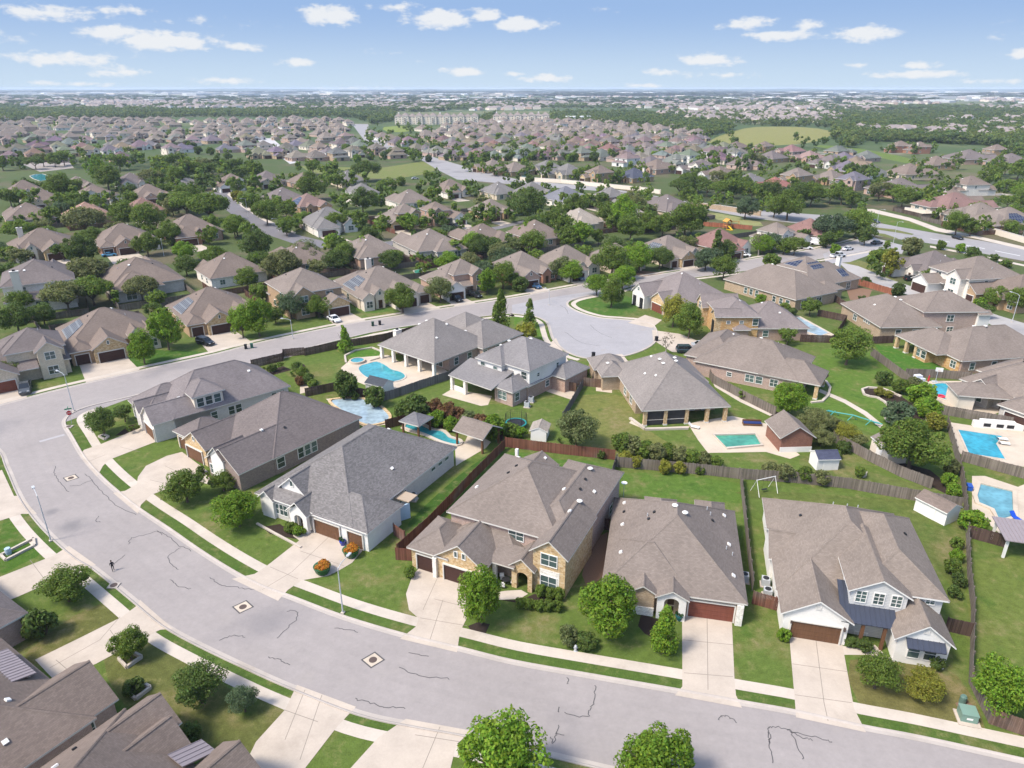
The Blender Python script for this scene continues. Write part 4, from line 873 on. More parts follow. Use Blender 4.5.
 ('hip', 770, 156, -55, PURP, 'tan', 'brick_tint', 1.1, 'purple meadow house', 'purple roofed house below the yellow meadow'),
 ('hip', 808, 156, -55, (.25, .17, .15), 'pink', 'brick_tint', 1.1, 'pink meadow house', 'rosy roofed house right of the yellow meadow houses'),
 ('cross', 828, 161, -55, PURP, 'white', 'siding', 1.1, 'white gable meadow house', 'white gabled house with dark solar panel right of the meadow'),
]
SOLAR = {'stone gable solar house': ([(-8.2, -1.5), (-8.2, 6.5), (-4.5, 5), (-4.5, .2)], 'solar_blue'), 'cream chimney house': ([(-8.2, -1.5), (-8.2, 6.5), (-4.5, 5), (-4.5, .2)], 'solar_blue'), 'navy solar house': ([(-7.4, -4), (-7.4, 8), (-4, 5.5), (-4, -1.5)], 'solar'),
         'stepped solar house': ([(-7.2, -3), (-7.2, 7), (-3, 4), (-3, 1)], 'solar'), 'left solar pyramid house': ([(-6, -5.9), (-1, -5.9), (-1.5, -3), (-3.6, -3)], 'solar'), 'red gable solar house': ([(8.2, -1.5), (8.2, 6.5), (4.5, 5), (4.5, .2)], 'solar'), 'white gable meadow house': ([(-7.8, -2), (-7.8, 6), (-4, 4), (-4, -.5)], 'solar')}
CHIM = {'cream chimney house': (0, 9, 8.8), 'white chimney back house': (3.5, 9.5, 9.5), 'chimney stone gable house': (-5, 6, 8.4), 'navy roofed house': (4, 6, 8), 'brick chimney strip house': (-5, 6, 9.4)}
for e in MID:
    kind, px, py, deg, rc, wc, front, s, short, label = e[:10]; gar = e[10] if len(e) > 10 else 'garage_dark'
    x, y = at(px, py, 4.5)
    h, W = mid_house(kind, label, x, y, R(deg), rc, WC[wc], front, s, gar)
    gu, gw = PR[kind][4:6]
    HOUSES.append((short, x, y, R(deg), gu, gw, s))
    if short in SOLAR: add_solar(h, W, *SOLAR[short])
    if short in CHIM: u, v, z = CHIM[short]; add_chimney(h, u, v, z)
# ------------------------------------------------------------------ the far streets of the estate: one mesh each
def far_proto(kind, wall):
    W = PR[kind][0]; mb = MB()
    for k, w in enumerate(W): wing_roof(mb, w, k)
    mb.m = [0 if i in (0,) else 1 for i in mb.m]
    for k, w in enumerate(W):
        wing_wall(mb, w, k, 2 if not (len(w) > 8 and w[8] == 'cream') else 3)
    for e in PR[kind][2]:
        x, y, rz = on_wall(W[e[0]], e[1], e[2], .05); hw = e[3] / 2; mb.poly([(x - hw, y, 0), (x + hw, y, 0), (x + hw, y, 2.2), (x - hw, y, 2.2)], 4)
    for e in PR[kind][1]:
        x, y, rz = on_wall(W[e[0]], e[1], e[2], .05); c, s_ = math.cos(rz), math.sin(rz); hw = e[4] / 2
        mb.poly([(x - hw * c, y - hw * s_, e[3]), (x + hw * c, y + hw * s_, e[3]), (x + hw * c, y + hw * s_, e[3] + e[5]), (x - hw * c, y - hw * s_, e[3] + e[5])], 5)
    return mb
FW = {'cream': M['cream'], 'tan': M['brick_tan'], 'pink': M['brick_pink'], 'white': M['siding'], 'red': M['brick_red']}
def far_mesh(kind, wall):
    return shared(('far', kind, wall), lambda: far_proto(kind, wall).mesh('house', [M['shingle'], M['trim'], FW[wall], M['cream'], M['garage_dark'], M['dark']]))
FARPTS = []
def fp(x, y, n): FARPTS.append((x, y, n))
for x, y in [(8,126),(26,124),(43,125),(62,127),(77,130),(101,125),(22,133),(57,139),(70,142),(9,141),(20,151),(97,134),(113,138),(130,140),(141,145),(110,149),(122,157),(130,120),(141,123),(153,123),(134,129),(155,133),(42,148),
  (168,120),(174,124),(184,120),(196,122),(210,120),(222,120),(234,120),(248,120),(259,122),(272,119),(287,120),(296,120),(160,134),(175,138),(193,141),(209,134),(224,138),(232,142),(241,136),(257,136),(248,144),(259,153),(264,147),(277,153),(282,136),(290,139),(297,133),(298,144),(172,150),(150,144),
  (299,120),(320,123),(348,123),(335,123),(318,133),(331,131),(337,134),(303,141),(311,145),(320,149),(328,154),(346,137),(353,141),(360,144),(377,150),(353,152),(337,155),(315,155),(393,153),(299,155),(310,127),(325,139),(341,146)]: fp(x, y, 'west')
for x, y in [(373,134),(382,136),(392,138),(399,141),(409,142),(418,147),(427,147),(438,151),(423,128),(427,134),(440,131),(447,127),(437,138),(445,139)]: fp(x, y, 'road')
rr = random.Random(5)
y = 118.8
while y < 158:
    st = 19 * F / (at(512, y)[1] * CP + CAMH * SP); x = -14 + rr.random() * st
    while x < 350:
        yy = y + (rr.random() - .5) * 1.2
        if all(abs(q[0] - x) > st * .62 or abs(q[1] - yy) > 1.6 + (y - 118) * .05 for q in FARPTS) and not (y > 150 and 120 < x < 262) and not (y > 138 and 262 < x < 296 and abs(x - 264 - (y - 139) * 1.1) < 12): fp(x, yy, 'west')
        x += st * (.95 + rr.random() * .35 + (1.2 if rr.random() < .08 else 0))
    y += 2.9 + (y - 118) * .055
y = 121.0; row = 0
while y < 163:
    x0, x1 = 452, 452 + (y - 118) * 9.5 + 130
    if y > 156: x0 = 500
    x1 = min(x1, 700 if y < 146 else 735 if y < 156 else 690)
    st = 17.5 * F / (at(512, y)[1] * CP + CAMH * SP)
    x = x0 + rr.random() * st
    while x < x1:
        yy = y + (rr.random() - .5) * 1.0 - (x - 560) * .004
        if not (y > 150 and 470 < x < 620 and y > 156): fp(x, yy, 'centre')
        x += st * (1.0 + rr.random() * .18 + (.9 if rr.random() < .06 else 0))
    y += 2.15 + (y - 118) * .024; row += 1
for x, y in [(738,152),(752,158),(745,163),(722,158),(712,150),(735,146),(790,150),(842,150),(845,168),(858,163),(865,156),(845,158),(852,182),(836,153),(868,171)]: fp(x, y, 'meadow')
# ------------------------------------------------------------------ ground, streets, paths
mb = MB(); ring = [0, 60, 120, 250, 500, 1000, 2000, 4000, 8000, 16000, 30000]; NS = 48
for i in range(len(ring) - 1):
    for k in range(NS):
        a, b = 2 * math.pi * k / NS, 2 * math.pi * (k + 1) / NS
        q = [(ring[i] * math.cos(a), ring[i] * math.sin(a) + 100, 0), (ring[i + 1] * math.cos(a), ring[i + 1] * math.sin(a) + 100, 0), (ring[i + 1] * math.cos(b), ring[i + 1] * math.sin(b) + 100, 0), (ring[i] * math.cos(b), ring[i] * math.sin(b) + 100, 0)]
        mb.poly(q if i else [q[0], q[1], q[2]], 0)
struct('ground', mb, M['ground'])
UPK = catmull(ats([(156,389),(130,396),(91,405),(72,412),(63,419),(62,426),(69,438),(81,458.5),(99,479),(120,497.6),(138,512),(167,531.5),(193,550),(224,570),(256,587.5),(287,599),(342,620),(402,638),(456,651),(512,665),(590,679),(676,694),(741,706),(797,716),(864,731),(924,742.5),(1024,764.6),(1150,792)]), 4)
LOK = catmull(ats([(-120,418),(-40,425),(0,448),(10,466),(23,495),(39,518),(57,537),(78,555),(99,568),(135,597),(167,623),(203,643),(256,668),(295,685),(360,710),(412,721.6),(470,732),(541,749),(621,768),(720,791),(860,822),(1050,862)]), 4)
BUP = catmull(ats([(-160,437),(-60,418),(0,406),(49,393),(112,378),(146,370),(216,354.5),(256,344),(331,328),(363,322),(412,314),(456,307),(512,298.5),(564,289),(590,284.5),(642,277.7),(699,268.5),(768,257),(830,247),(868,237)]), 3)
BLO = catmull(ats([(156,389),(220,371),(256,361),(282,354),(370,332),(433,322),(490,315),(512,313)]), 3)
BULB = catmull(ats([(512,313),(535,316),(548,322),(552,332),(556,341),(569,352),(590,358),(621,356),(645,348),(655,338),(652,326),(640,322),(620,320),(598,318),(577,312),(566,305),(571,299.5),(590,295),(608,293)]), 4)
BLO2 = catmull(ats([(608,293),(642,283.5),(712,275),(768,267),(823,258),(872,249)]), 3)
mb = MB()
mb.sheet(UPK + LOK[::-1], .014); struct('road', mb, M['asphalt'])
mb = MB(); mb.sheet(BUP + BLO2[::-1] + [BULB[-1]] + [BULB[0]] + BLO[::-1] + ats([(60,424),(20,440),(-40,455),(-160,455)]), .018); struct('street', mb, M['asphalt'])
mb = MB(); mb.sheet(BULB + ats([(600,290),(560,296),(512,305)]), .022); struct('street', mb, m_asphalt('asphalt_pale', (.29, .275, .275)))
def sheet(name, pts, z, mat, color=None, smooth=0, kind='structure'):
    p = ats(pts)
    if smooth: p = catmull(p, smooth, True)
    mb = MB(); mb.sheet(p, z); o = mb.build(name, M[mat] if isinstance(mat, str) else mat); o['kind'] = kind
    if color: o.color = (*color, 1)
    return o
asph2 = m_asphalt('asphalt_dark', (.15, .14, .145))
sheet('street', [(214,192),(226,190.5),(240,204),(262,219),(298,235),(345,246),(420,238),(500,226),(540,216),(540,219),(500,229),(420,242),(345,251),(298,245),(256,231),(236,218),(219,204)], .014, asph2)
sheet('road', [(352,124),(368,124),(372,137),(410,150),(440,159),(470,168),(520,180),(600,187),(700,203),(780,212),(850,217),(868,221),(900,227),(940,234),(983,241),(1024,249),(1060,256),(1060,269),(1024,261),(980,253),(934,244),(905,240),(870,235),(820,226),(750,218),(690,207),(600,191),(520,185),(457,179.5),(438,170),(418,158),(396,153),(364,140)], .014, m_asphalt('asphalt_arterial', (.26, .245, .24)))
sheet('sidewalk', [(229,193),(244,205),(266,219),(296,232.5),(295,234),(264,221),(242,207),(227,194.5)], .026, 'walk')
for p in ([(872,227),(895,229.5),(914,234),(912,235),(893,232),(873,229)], [(871,232),(885,234),(898,238.5),(895,239.5),(884,237),(872,234.5)]): o = sheet('median', p, .03, 'grass', (.12, .13, .045))
sheet('sidewalk', [(930,245.6),(980,255),(1024,264.6),(1060,273),(1060,275),(1024,266.4),(980,256.8),(930,247.4)], .026, 'walk')
for p in ([(930,238.6),(950,242),(950,242.3),(930,238.9)], [(960,244),(985,248.6),(985,249),(960,244.4)], [(995,250.6),(1020,255.6),(1020,256),(995,251)]): sheet('lane_marking', p, .0185, m_plain('worn_white', (.55, .54, .52), .8))
sheet('street', [(838,262),(858,266),(892,280),(940,296),(1000,316),(1060,334),(1060,350),(1000,328),(935,304),(884,287),(850,273)], .018, m_asphalt('asphalt_pale_two', (.33, .31, .295)))
sheet('street', [(823,254),(868,236),(905,246),(902,254),(878,252),(850,262),(826,264)], .022, m_asphalt('asphalt_pale_three', (.29, .275, .275)))
sheet('street', [(256,139),(272,138),(300,162),(290,164)], .014, m_asphalt('asphalt_west', (.42, .4, .39)))
sheet('street', [(20,163),(52,158),(70,163),(74,168),(40,172)], .014, m_asphalt('asphalt_far_west', (.27, .235, .21)))
for d0 in (-2.1, -3.7, -5.4, -7.0):
    mb = MB(); strip(mb, UPK[10:], d0 - .3, d0 + .3, .0188, .0188); struct('wheel_track', mb, M['track'])
def kerbs(name, pl, sgn, a0=0.0):
    mb = MB(); s = sgn
    strip(mb, pl, a0, s * .4, .024, .03); strip(mb, pl, s * .4, s * .54, .03, .12); strip(mb, pl, s * .54, s * .66, .12, .12); strip(mb, pl, s * .66, s * .68, .12, .0)
    struct('kerb', mb, M['kerb'])
kerbs('kerb', UPK, 1); kerbs('kerb', LOK, -1); kerbs('kerb', BUP, 1); kerbs('kerb', BLO, -1); kerbs('kerb', BULB, -1); kerbs('kerb', BLO2, -1)
def walk(pl, sgn, d0=2.1, d1=3.4):
    mb = MB(); strip(mb, pl, sgn * d0, sgn * d1, .026, .026); struct('sidewalk', mb, M['walk'])
    mb = MB(); strip(mb, pl, sgn * .66, sgn * d0, .0085, .0085); o = struct('verge', mb, M['grass']); o.color = (.062, .1, .02, 1)
def walk_var(pl, w0, w1):
    n = len(pl) - 1; D = [w0 + (w1 - w0) * i / n for i in range(n + 1)]
    def ov(k): 
        a = offs(pl, 1.0); return [(p[0] + (q[0] - p[0]) * (d + k), p[1] + (q[1] - p[1]) * (d + k)) for p, q, d in zip(pl, a, D)]
    for nm, A, B, z, m in (('sidewalk', ov(0), ov(1.35), .026, 'walk'), ('verge', offs(pl, .66), ov(0), .0085, 'grass')):
        mb = MB()
        for i in range(n): 
            q = [(*A[i], z), (*A[i + 1], z), (*B[i + 1], z), (*B[i], z)]; mb.poly(q if area([p[:2] for p in q]) > 0 else q[::-1])
        o = struct(nm, mb, M[m]); o.color = (.062, .1, .02, 1)
walk_var(UPK[8:], 2.35, 1.85); walk(LOK[6:], -1, 1.5, 2.8); walk(BUP, 1, 1.6, 2.9); walk(BLO, -1, 1.6, 2.9); walk(BULB[:24], -1, 1.4, 2.7); walk(BULB[44:], -1, 1.4, 2.7); walk(BLO2, -1, 1.5, 2.8)
DR = [[(316.4,529.4),(365.6,547.3),(352,563),(340,570),(328,576),(301.6,580.5),(288,590),(278,601),(232,579),(254.7,574),(265.6,567),(300,540)],
 [(182,452),(208,471.6),(179.7,484.6),(151,495),(141,505),(138,514),(113,493),(125,491),(136.7,484.6),(138,477),(146,466),(166.7,456)],
 [(143,427),(158,441),(109,460),(103,466),(97,477),(80,455),(84,450),(99,445)],
 [(418.7,568.6),(468.7,580),(467,618),(460,632),(457,652.5),(400,639),(415.6,627),(418.7,618.6),(409,610),(406,594),(412.5,575.6)],
 [(682,610),(731.6,616),(734.5,680),(736,695.6),(742,708),(675,695.5),(682.4,686.5)],
 [(789,634),(842,643),(854,708.6),(866,732.5),(796,717.5),(795,703)],
 [(35,660),(54,680),(96,664),(146,637),(160,630),(173,629),(140,600),(138,605),(122,617),(80,638)],
 [(-20,585),(53,556),(66,548),(69,546),(96,565),(80,569),(20,596),(-20,612)],
 [(-20,478),(2,470),(14,496),(20,496),(37,514),(22,514),(-20,527)],
 [(297,685),(356,707),(337,727),(300,775),(240,775),(256,742),(285,710)],
 [(406,719),(472,731),(456,745),(448,780),(340,780),(378,738)],
 [(594,357),(622,354),(632,366),(612,376),(596,372)], [(653,340),(652,330),(680,334),(706,344),(700,354),(672,352)], [(628,323),(645,315),(662,320),(652,328)], [(560,346),(556,338),(540,352),(545,364),(570,364)]]
for d in DR: sheet('driveway', d, .03, 'concrete')
for h in HOUSES:
    if len(h) < 7: continue
    s, x, y, a, gu, gw, k = h
    c, sn = math.cos(a), math.sin(a); g = gu * k; w = (gw / 2 + .4) * k
    P = lambda u, v: (x + u * c - v * sn, y + u * sn + v * c)
    if y > 420 or a > 3 or a < -.5: continue
    mb = MB(); mb.sheet([P(g - w, -9 * k), P(g - w - .6, -22 * k), P(g + w + .6, -22 * k), P(g + w, -9 * k)], .0105); struct('driveway', mb, M['concrete'])
# paths and patios
for pts in ([(300,541),(317,529),(311,521),(300,526),(293,536)], [(466,604),(500,600),(520,599),(528,594),(521,590),(505,591),(467,598)], [(842,646),(856,648),(875,645),(885,655),(893,659),(893,663),(876,660),(870,655),(843,655)], [(672,614),(684,613),(684,606),(672,601)], [(193,480),(214,486),(207,474),(200,472)]): sheet('path', pts, .027, 'walk')
for pts in ([(341,368),(352,358),(388,355),(400,362),(424,352),(448,372),(430,380),(407,389),(392,389),(365,385),(345,377)], [(442,395),(452,389),(492,396),(488,405),(481,406)], [(688,424),(700,421),(732,416),(768,424),(776,437),(800,455),(790,459),(766,452),(708,453),(698,440)],
            [(948,422),(980,427),(1024,430),(1080,440),(1080,488),(1024,467),(960,454)], [(972,476),(985,476),(1018,487),(1030,482),(1060,505),(1060,548),(1000,534),(972,509)], [(925,381),(973,381),(985,392),(1010,408),(985,418),(951,408),(939,402),(929,394)], [(775,313),(800,316),(835,335),(815,340),(790,337)],
            [(326,399),(350,396),(376,400),(391,416),(389,424),(366,428),(345,417)], [(400,428),(414,420),(426,424),(436,429),(446,430),(452,437),(465,442),(470,430),(491,442),(486,448),(462,462),(456,466),(455,447),(440,443),(424,436),(408,432)], [(632,420),(645,428),(690,426),(688,429),(646,430),(629,423)], [(300,384),(309,377),(320,388),(300,394)], [(560,386),(575,392),(572,400),(545,391)], [(596,386),(612,388),(612,393),(596,391)]): sheet('patio', pts, .02, 'patio')
for pts in ([(820,389),(846,400),(867,412),(883,425),(880,428),(864,415),(844,403),(819,392)], [(700,358),(732,366),(722,384),(760,402),(774,414),(770,416),(740,402),(715,387)], [(864,209),(873,209),(911,218),(939,228),(973,235),(1060,255),(1060,258),(973,238),(935,231),(909,221),(866,211)]): sheet('path', pts, .024, 'walk')
# planting beds
for pts, m in (([(500,600),(541,607),(556,606),(560,596),(534,594),(521,600)], 'mulch'), ([(641,614),(660,620),(658,640),(645,634),(638,626)], 'mulch'), ([(468,626),(478,622),(490,624),(486,633),(472,633)], 'mulch'), ([(262,527),(280,524),(304,540),(290,538),(270,534)], 'mulch'), ([(862,389),(882,388),(901,396),(912,404),(925,420),(910,428),(899,426),(889,422),(885,418),(889,412),(888,406),(877,398),(866,396)], 'mulch'),
              ([(806,383),(828,373),(829,376),(820,384),(812,386)], 'mulch'), ([(860,448),(900,462),(930,470),(955,490),(958,500),(930,486),(900,474),(868,458)], 'mulch'), ([(400,428),(414,413),(440,418),(500,430),(503,442),(470,430),(440,428)], 'mulch_red'), ([(740,398),(775,411),(800,420),(830,436),(818,442),(790,428)], 'mulch'), ([(115,436),(128,426),(136,424),(141,427),(128,434)], 'mulch'), ([(190,462),(206,470),(212,482),(203,480)], 'soil'), ([(252,376),(283,366),(292,370),(262,378)], 'mulch'), ([(293,366),(304,364),(318,386),(308,387)], 'mulch'), ([(955,703),(966,700),(974,706),(964,716)], 'soil'), ([(905,268),(912,262),(868,270)], 'soil'), ([(620,268),(680,275),(676,282),(640,284)], 'soil'), ([(590,540),(608,532),(604,575),(588,590),(582,575)], 'soil'), ([(845,285),(872,290),(868,300),(850,300)], 'soil')):
    BEDZ = globals().get('BEDZ', .0087) + .00008; sheet('planting_bed', pts, BEDZ, m)
# lawns that differ from the common turf
LAWN = [([(850,660),(858,702),(905,720),(962,738),(985,728),(968,690),(945,668),(900,662)], (0.115, 0.105, 0.0355)), ([(104,660),(140,632),(150,640),(232,690),(288,714),(215,768),(140,720),(118,695)], (0.0898, 0.0975, 0.0275)), ([(25,655),(75,615),(118,600),(124,615),(90,640),(40,664)], (0.0942, 0.0975, 0.0275)), ([(4,520),(30,512),(48,545),(20,565),(-5,572)], (0.0505, 0.1, 0.0134)),
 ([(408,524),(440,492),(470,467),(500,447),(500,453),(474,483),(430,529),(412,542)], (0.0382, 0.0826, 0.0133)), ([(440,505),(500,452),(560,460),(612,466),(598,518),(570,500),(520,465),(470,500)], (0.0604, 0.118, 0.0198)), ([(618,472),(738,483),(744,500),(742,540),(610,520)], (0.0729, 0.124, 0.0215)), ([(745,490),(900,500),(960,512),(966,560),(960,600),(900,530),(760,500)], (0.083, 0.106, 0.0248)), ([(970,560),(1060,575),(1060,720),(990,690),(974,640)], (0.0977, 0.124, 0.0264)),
 ([(583,395),(640,400),(640,425),(700,460),(700,470),(590,452),(572,430)], (0.127, 0.135, 0.0371)), ([(400,405),(440,390),(560,400),(570,420),(560,440),(500,425),(440,405)], (0.083, 0.118, 0.0248)), ([(822,350),(870,345),(905,390),(940,420),(900,440),(840,420),(800,400)], (0.078, 0.131, 0.0215)), ([(285,372),(330,362),(330,385),(300,380)], (0.0977, 0.118, 0.029)), ([(345,350),(360,345),(385,352),(378,360),(355,360)], (0.0602, 0.131, 0.0165)), ([(800,455),(900,480),(940,490),(900,494),(820,478)], (0.0977, 0.118, 0.0331)),
 ([(707,142),(735,131),(756,127),(800,127),(831,131),(826,138),(800,144),(740,146)], (.19, .185, .06)), ([(812,146),(868,155),(905,163),(915,160),(880,152),(840,146)], (0.095, 0.144, 0.0269)), ([(864,211),(873,212),(911,220),(939,231),(926,231),(884,224)], (0.0715, 0.115, 0.0202)), ([(300,166),(380,168),(430,160),(436,170),(400,178),(360,178),(330,176)], (0.135, 0.154, 0.0471)), ([(384,127),(410,126),(412,131),(388,132)], (0.158, 0.201, 0.0404)),
 ([(576,300),(608,294),(640,300),(636,312),(610,319),(585,316),(570,307)], (0.0541, 0.109, 0.0184)), ([(514,315),(540,320),(548,330),(540,340),(520,338)], (0.0682, 0.131, 0.0182)), ([(840,256),(865,262),(900,283),(860,270),(836,264)], (0.127, 0.135, 0.0455)), ([(905,285),(925,292),(960,305),(985,312),(980,318),(930,302)], (0.0584, 0.118, 0.0207)), ([(338,296),(360,305),(402,312),(345,325),(330,300)], (0.0682, 0.124, 0.0231)), ([(128,356),(150,350),(206,352),(200,358),(140,368)], (0.0465, 0.1, 0.0149)), ([(875,345),(905,350),(945,370),(905,375)], (0.0488, 0.118, 0.0149)), ([(893,370),(960,378),(930,381),(905,380)], (0.0873, 0.118, 0.0248)), ([(500,190),(600,194),(700,210),(760,222),(750,226),(690,214),(600,200),(520,193)], (0.207, 0.212, 0.0875))]
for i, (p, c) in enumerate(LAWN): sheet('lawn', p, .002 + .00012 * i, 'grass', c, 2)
# bands of darker woodland floor and dry ground further out
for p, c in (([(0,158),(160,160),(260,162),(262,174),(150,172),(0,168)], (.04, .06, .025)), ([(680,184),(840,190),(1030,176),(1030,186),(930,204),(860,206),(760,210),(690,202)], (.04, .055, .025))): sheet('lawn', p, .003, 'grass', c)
# cracks sealed with tar, drain covers
def crack(pts, w=.085):
    mb = MB(); pl = catmull(ats(pts), 6); pl = [(x + random.uniform(-.12, .12), y + random.uniform(-.12, .12)) for x, y in pl]
    strip(mb, pl, -w / 2, w / 2, .0265, .0265); struct('road_crack', mb, M['crack'])
for p in ([(56,466),(55,474),(59,481),(69,492)],[(70,486),(80,485),(92,480)],[(84,474),(92,480),(104,494),(116,505),(136,515)],[(98,516),(97,521),(101,522)],[(129,544),(132,538),(146,535),(158,531),(161,535)],[(158,531),(170,538),(178,545),(192,551)],[(180,548),(169,556),(170,562),(178,570)],[(111,566),(125,555)],[(170,580),(178,586),(190,589)],[(210,578),(222,585),(240,588),(255,590)],[(288,611),(297,612),(297,619),(290,625),(277,639)],[(268,657),(280,660),(290,666)],[(335,628),(345,629),(357,632)],[(408,653),(428,657)],[(355,699),(368,702),(385,707),(405,708)],[(595.5,685),(594,700),(590,710),(586,717),(565,713)],[(568,678),(567,684)],[(560,707),(558,713)],[(558,726),(556,734),(553,743),(551,736)],[(556,734),(563,734.5)],[(718,720),(722,716),(730,718),(738,724)],[(770,743),(768,730),(771,727),(787,729),(800,737),(813,740)],[(788,730),(795,740),(803,760)],[(790,732),(820,738),(832,743)],[(770,732),(769,745),(773,763)],[(560,305),(566,309),(568,314)],[(590,325),(600,333),(612,338)],[(565,332),(580,342),(600,346)],[(220,640),(232,636),(245,637)],[(400,668),(420,676),(450,679)]): crack(p)
for px, py in ((71, 478), (243, 607), (373, 660)):
    x, y = at(px, py); mb = MB(); s = 1.15
    for r0, z, m in ((s, .0275, 1), (s * .82, .0285, 0)):
        mb.sheet([(x + r0 * 1.1, y), (x, y + r0), (x - r0 * 1.1, y), (x, y - r0)], z, m)
    mb.lathe([(.42, .02), (.42, .034), (.02, .034)], 20, 2, (x, y)); struct('manhole_cover', mb, [M['patio'], M['crack'], M['iron']])
for px, py in ((114, 586), (69, 427)):
    x, y = at(px, py); mb = MB(); mb.box(x - .6, x + .6, y - .5, y + .5, 0, .13, 0); mb.lathe([(.4, .1), (.4, .15), (.02, .15)], 18, 1, (x, y)); struct('drain_inlet', mb, [M['kerb'], M['iron']])
def joint(pts):
    mb = MB(); pl = ats(pts); strip(mb, pl, -.03, .03, .0305, .0305); struct('pavement_joint', mb, m_joint)
m_joint = m_plain('joint_line', (.2, .17, .14), .9)  # colour of the narrow dark joints between concrete slabs
for p in ([(437,579),(423,610)],[(434,599),(465.6,607)],[(420,618),(467,626)],[(443,600),(430,640)],[(684,673),(733,677)],[(707,614),(708,690)],[(683,640),(733,645)],[(816,641),(824,703),(828,721)],[(795,695),(852,703)],[(792,664),(848,672)],[(270,567),(298,579)],[(330,536),(292,572),(262,590)],[(300,551),(344,566)],[(70,672),(56,660)],[(120,617),(100,640),(50,668)],[(110,630),(120,645)],[(305,690),(285,740)],[(322,695),(300,760)],[(284,710),(318,722)],[(415,735),(460,742)],[(440,727),(420,775)],[(165,466),(190,478)],[(150,480),(176,486)],[(120,447),(140,452)],[(105,455),(90,461)],[(30,560),(45,580)]): joint(p)
mb = MB(); mb.sheet(ats([(39,441),(64,434),(65,435.5),(40,442.5)]), .027); struct('stop_line', mb, m_plain('worn_paint', (.33, .31, .305), .8))
# ------------------------------------------------------------------ trees and shrubs
def crown_arrays(seed, shape, ncl, nlf, ls, hole=.0):
    """leaf faces of one crown; unit radius 1 sideways, z 0..1"""
    rg = np.random.default_rng(seed); C = []
    for i in range(ncl):
        d = rg.normal(size=3); d /= np.linalg.norm(d); r = rg.uniform(.4, .92) if shape != 'ball' else rg.uniform(.6, .8)
        if shape == 'cone':
            z = rg.uniform(.04, .96); rr = (1 - z) ** .8 * .82; t = rg.uniform(0, 6.283); q = rg.uniform(.4, 1); c = np.array([rr * q * math.cos(t), rr * q * math.sin(t), z]); cr = .14 + .26 * (1 - z)
        elif shape == 'spread':
            t = rg.uniform(0, 6.283); q = math.sqrt(rg.uniform(0, 1)) * .82; c = np.array([q * math.cos(t), q * math.sin(t), .38 + .42 * (1 - q * q) * rg.uniform(.5, 1) + rg.uniform(-.12, .08)]); cr = rg.uniform(.2, .34)
        else:
            zc = .5 + d[2] * r * .46; taper = 1.0 if shape != 'oval' else 1.08 - .25 * zc
            c = np.array([d[0] * r * taper, d[1] * r * taper, zc]); cr = (rg.uniform(.24, .42) if rg.random() < .7 else rg.uniform(.14, .24)) if shape != 'ball' else (.34 if ncl < 60 else .26)
        C.append((c, cr))
    n = ncl * nlf; ci = np.repeat(np.arange(ncl), nlf)
    cc = np.array([c for c, _ in C])[ci]; cr = np.array([r for _, r in C])[ci]
    d = rg.normal(size=(n, 3)); d /= np.linalg.norm(d, axis=1)[:, None]
    rad = cr * rg.uniform(.55, 1.05, n) ** .6
    p = cc + d * rad[:, None] * np.array([1, 1, .55])
    nrm = d + rg.normal(size=(n, 3)) * .55 + np.array([0, 0, .45]); nrm /= np.linalg.norm(nrm, axis=1)[:, None]
    a = np.cross(nrm, rg.normal(size=(n, 3))); a /= np.linalg.norm(a, axis=1)[:, None]; b = np.cross(nrm, a)
    s = ls * rg.uniform(.65, 1.35, n)[:, None]
    return p, a * s, b * s * .62
def crown_mesh(name, seed, shape, ncl, nlf, ls, rx, h):
    p, a, b = crown_arrays(seed, shape, ncl, nlf, ls)
    S = np.array([rx, rx, h]); p = p * S; k = ls and 1.0
    a = a * rx; b = b * rx
    v = np.stack([p - a, p + b * .9, p + a, p - b * .9], 1).reshape(-1, 3)
    v[:, 2] = np.maximum(v[:, 2], -.15)
    n = len(p); me = bpy.data.meshes.new(name)
    me.vertices.add(4 * n); me.vertices.foreach_set('co', v.ravel()); me.loops.add(4 * n); me.polygons.add(n)
    me.loops.foreach_set('vertex_index', np.arange(4 * n, dtype=np.int32)); me.polygons.foreach_set('loop_start', np.arange(0, 4 * n, 4, dtype=np.int32))
    me.materials.append(M['leaf']); me.update(calc_edges=True); return me
def trunk_mesh(seed, h, r, ch, spread, n=7, mat='bark'):
    rg = random.Random(seed); mb = MB()
    top = (rg.uniform(-.2, .2), rg.uniform(-.2, .2), h)
    mb.tube([(0, 0, -.1), (0, 0, .25), (top[0] * .4, top[1] * .4, h * .6), top], [r * 1.5, r * 1.05, r * .85, r * .7], 7)
    for i in range(n):
        t = 2 * math.pi * i / n + rg.uniform(-.3, .3); e = (top[0] + math.cos(t) * spread * rg.uniform(.5, .8), top[1] + math.sin(t) * spread * rg.uniform(.5, .8), h + ch * rg.uniform(.3, .7))
        m_ = tuple(top[j] * .55 + e[j] * .45 + (0, 0, .25)[j] for j in range(3)); mb.tube([top, m_, e], [r * .6, r * .35, r * .12], 5)
    return mb.mesh('trunk', [M[mat]])
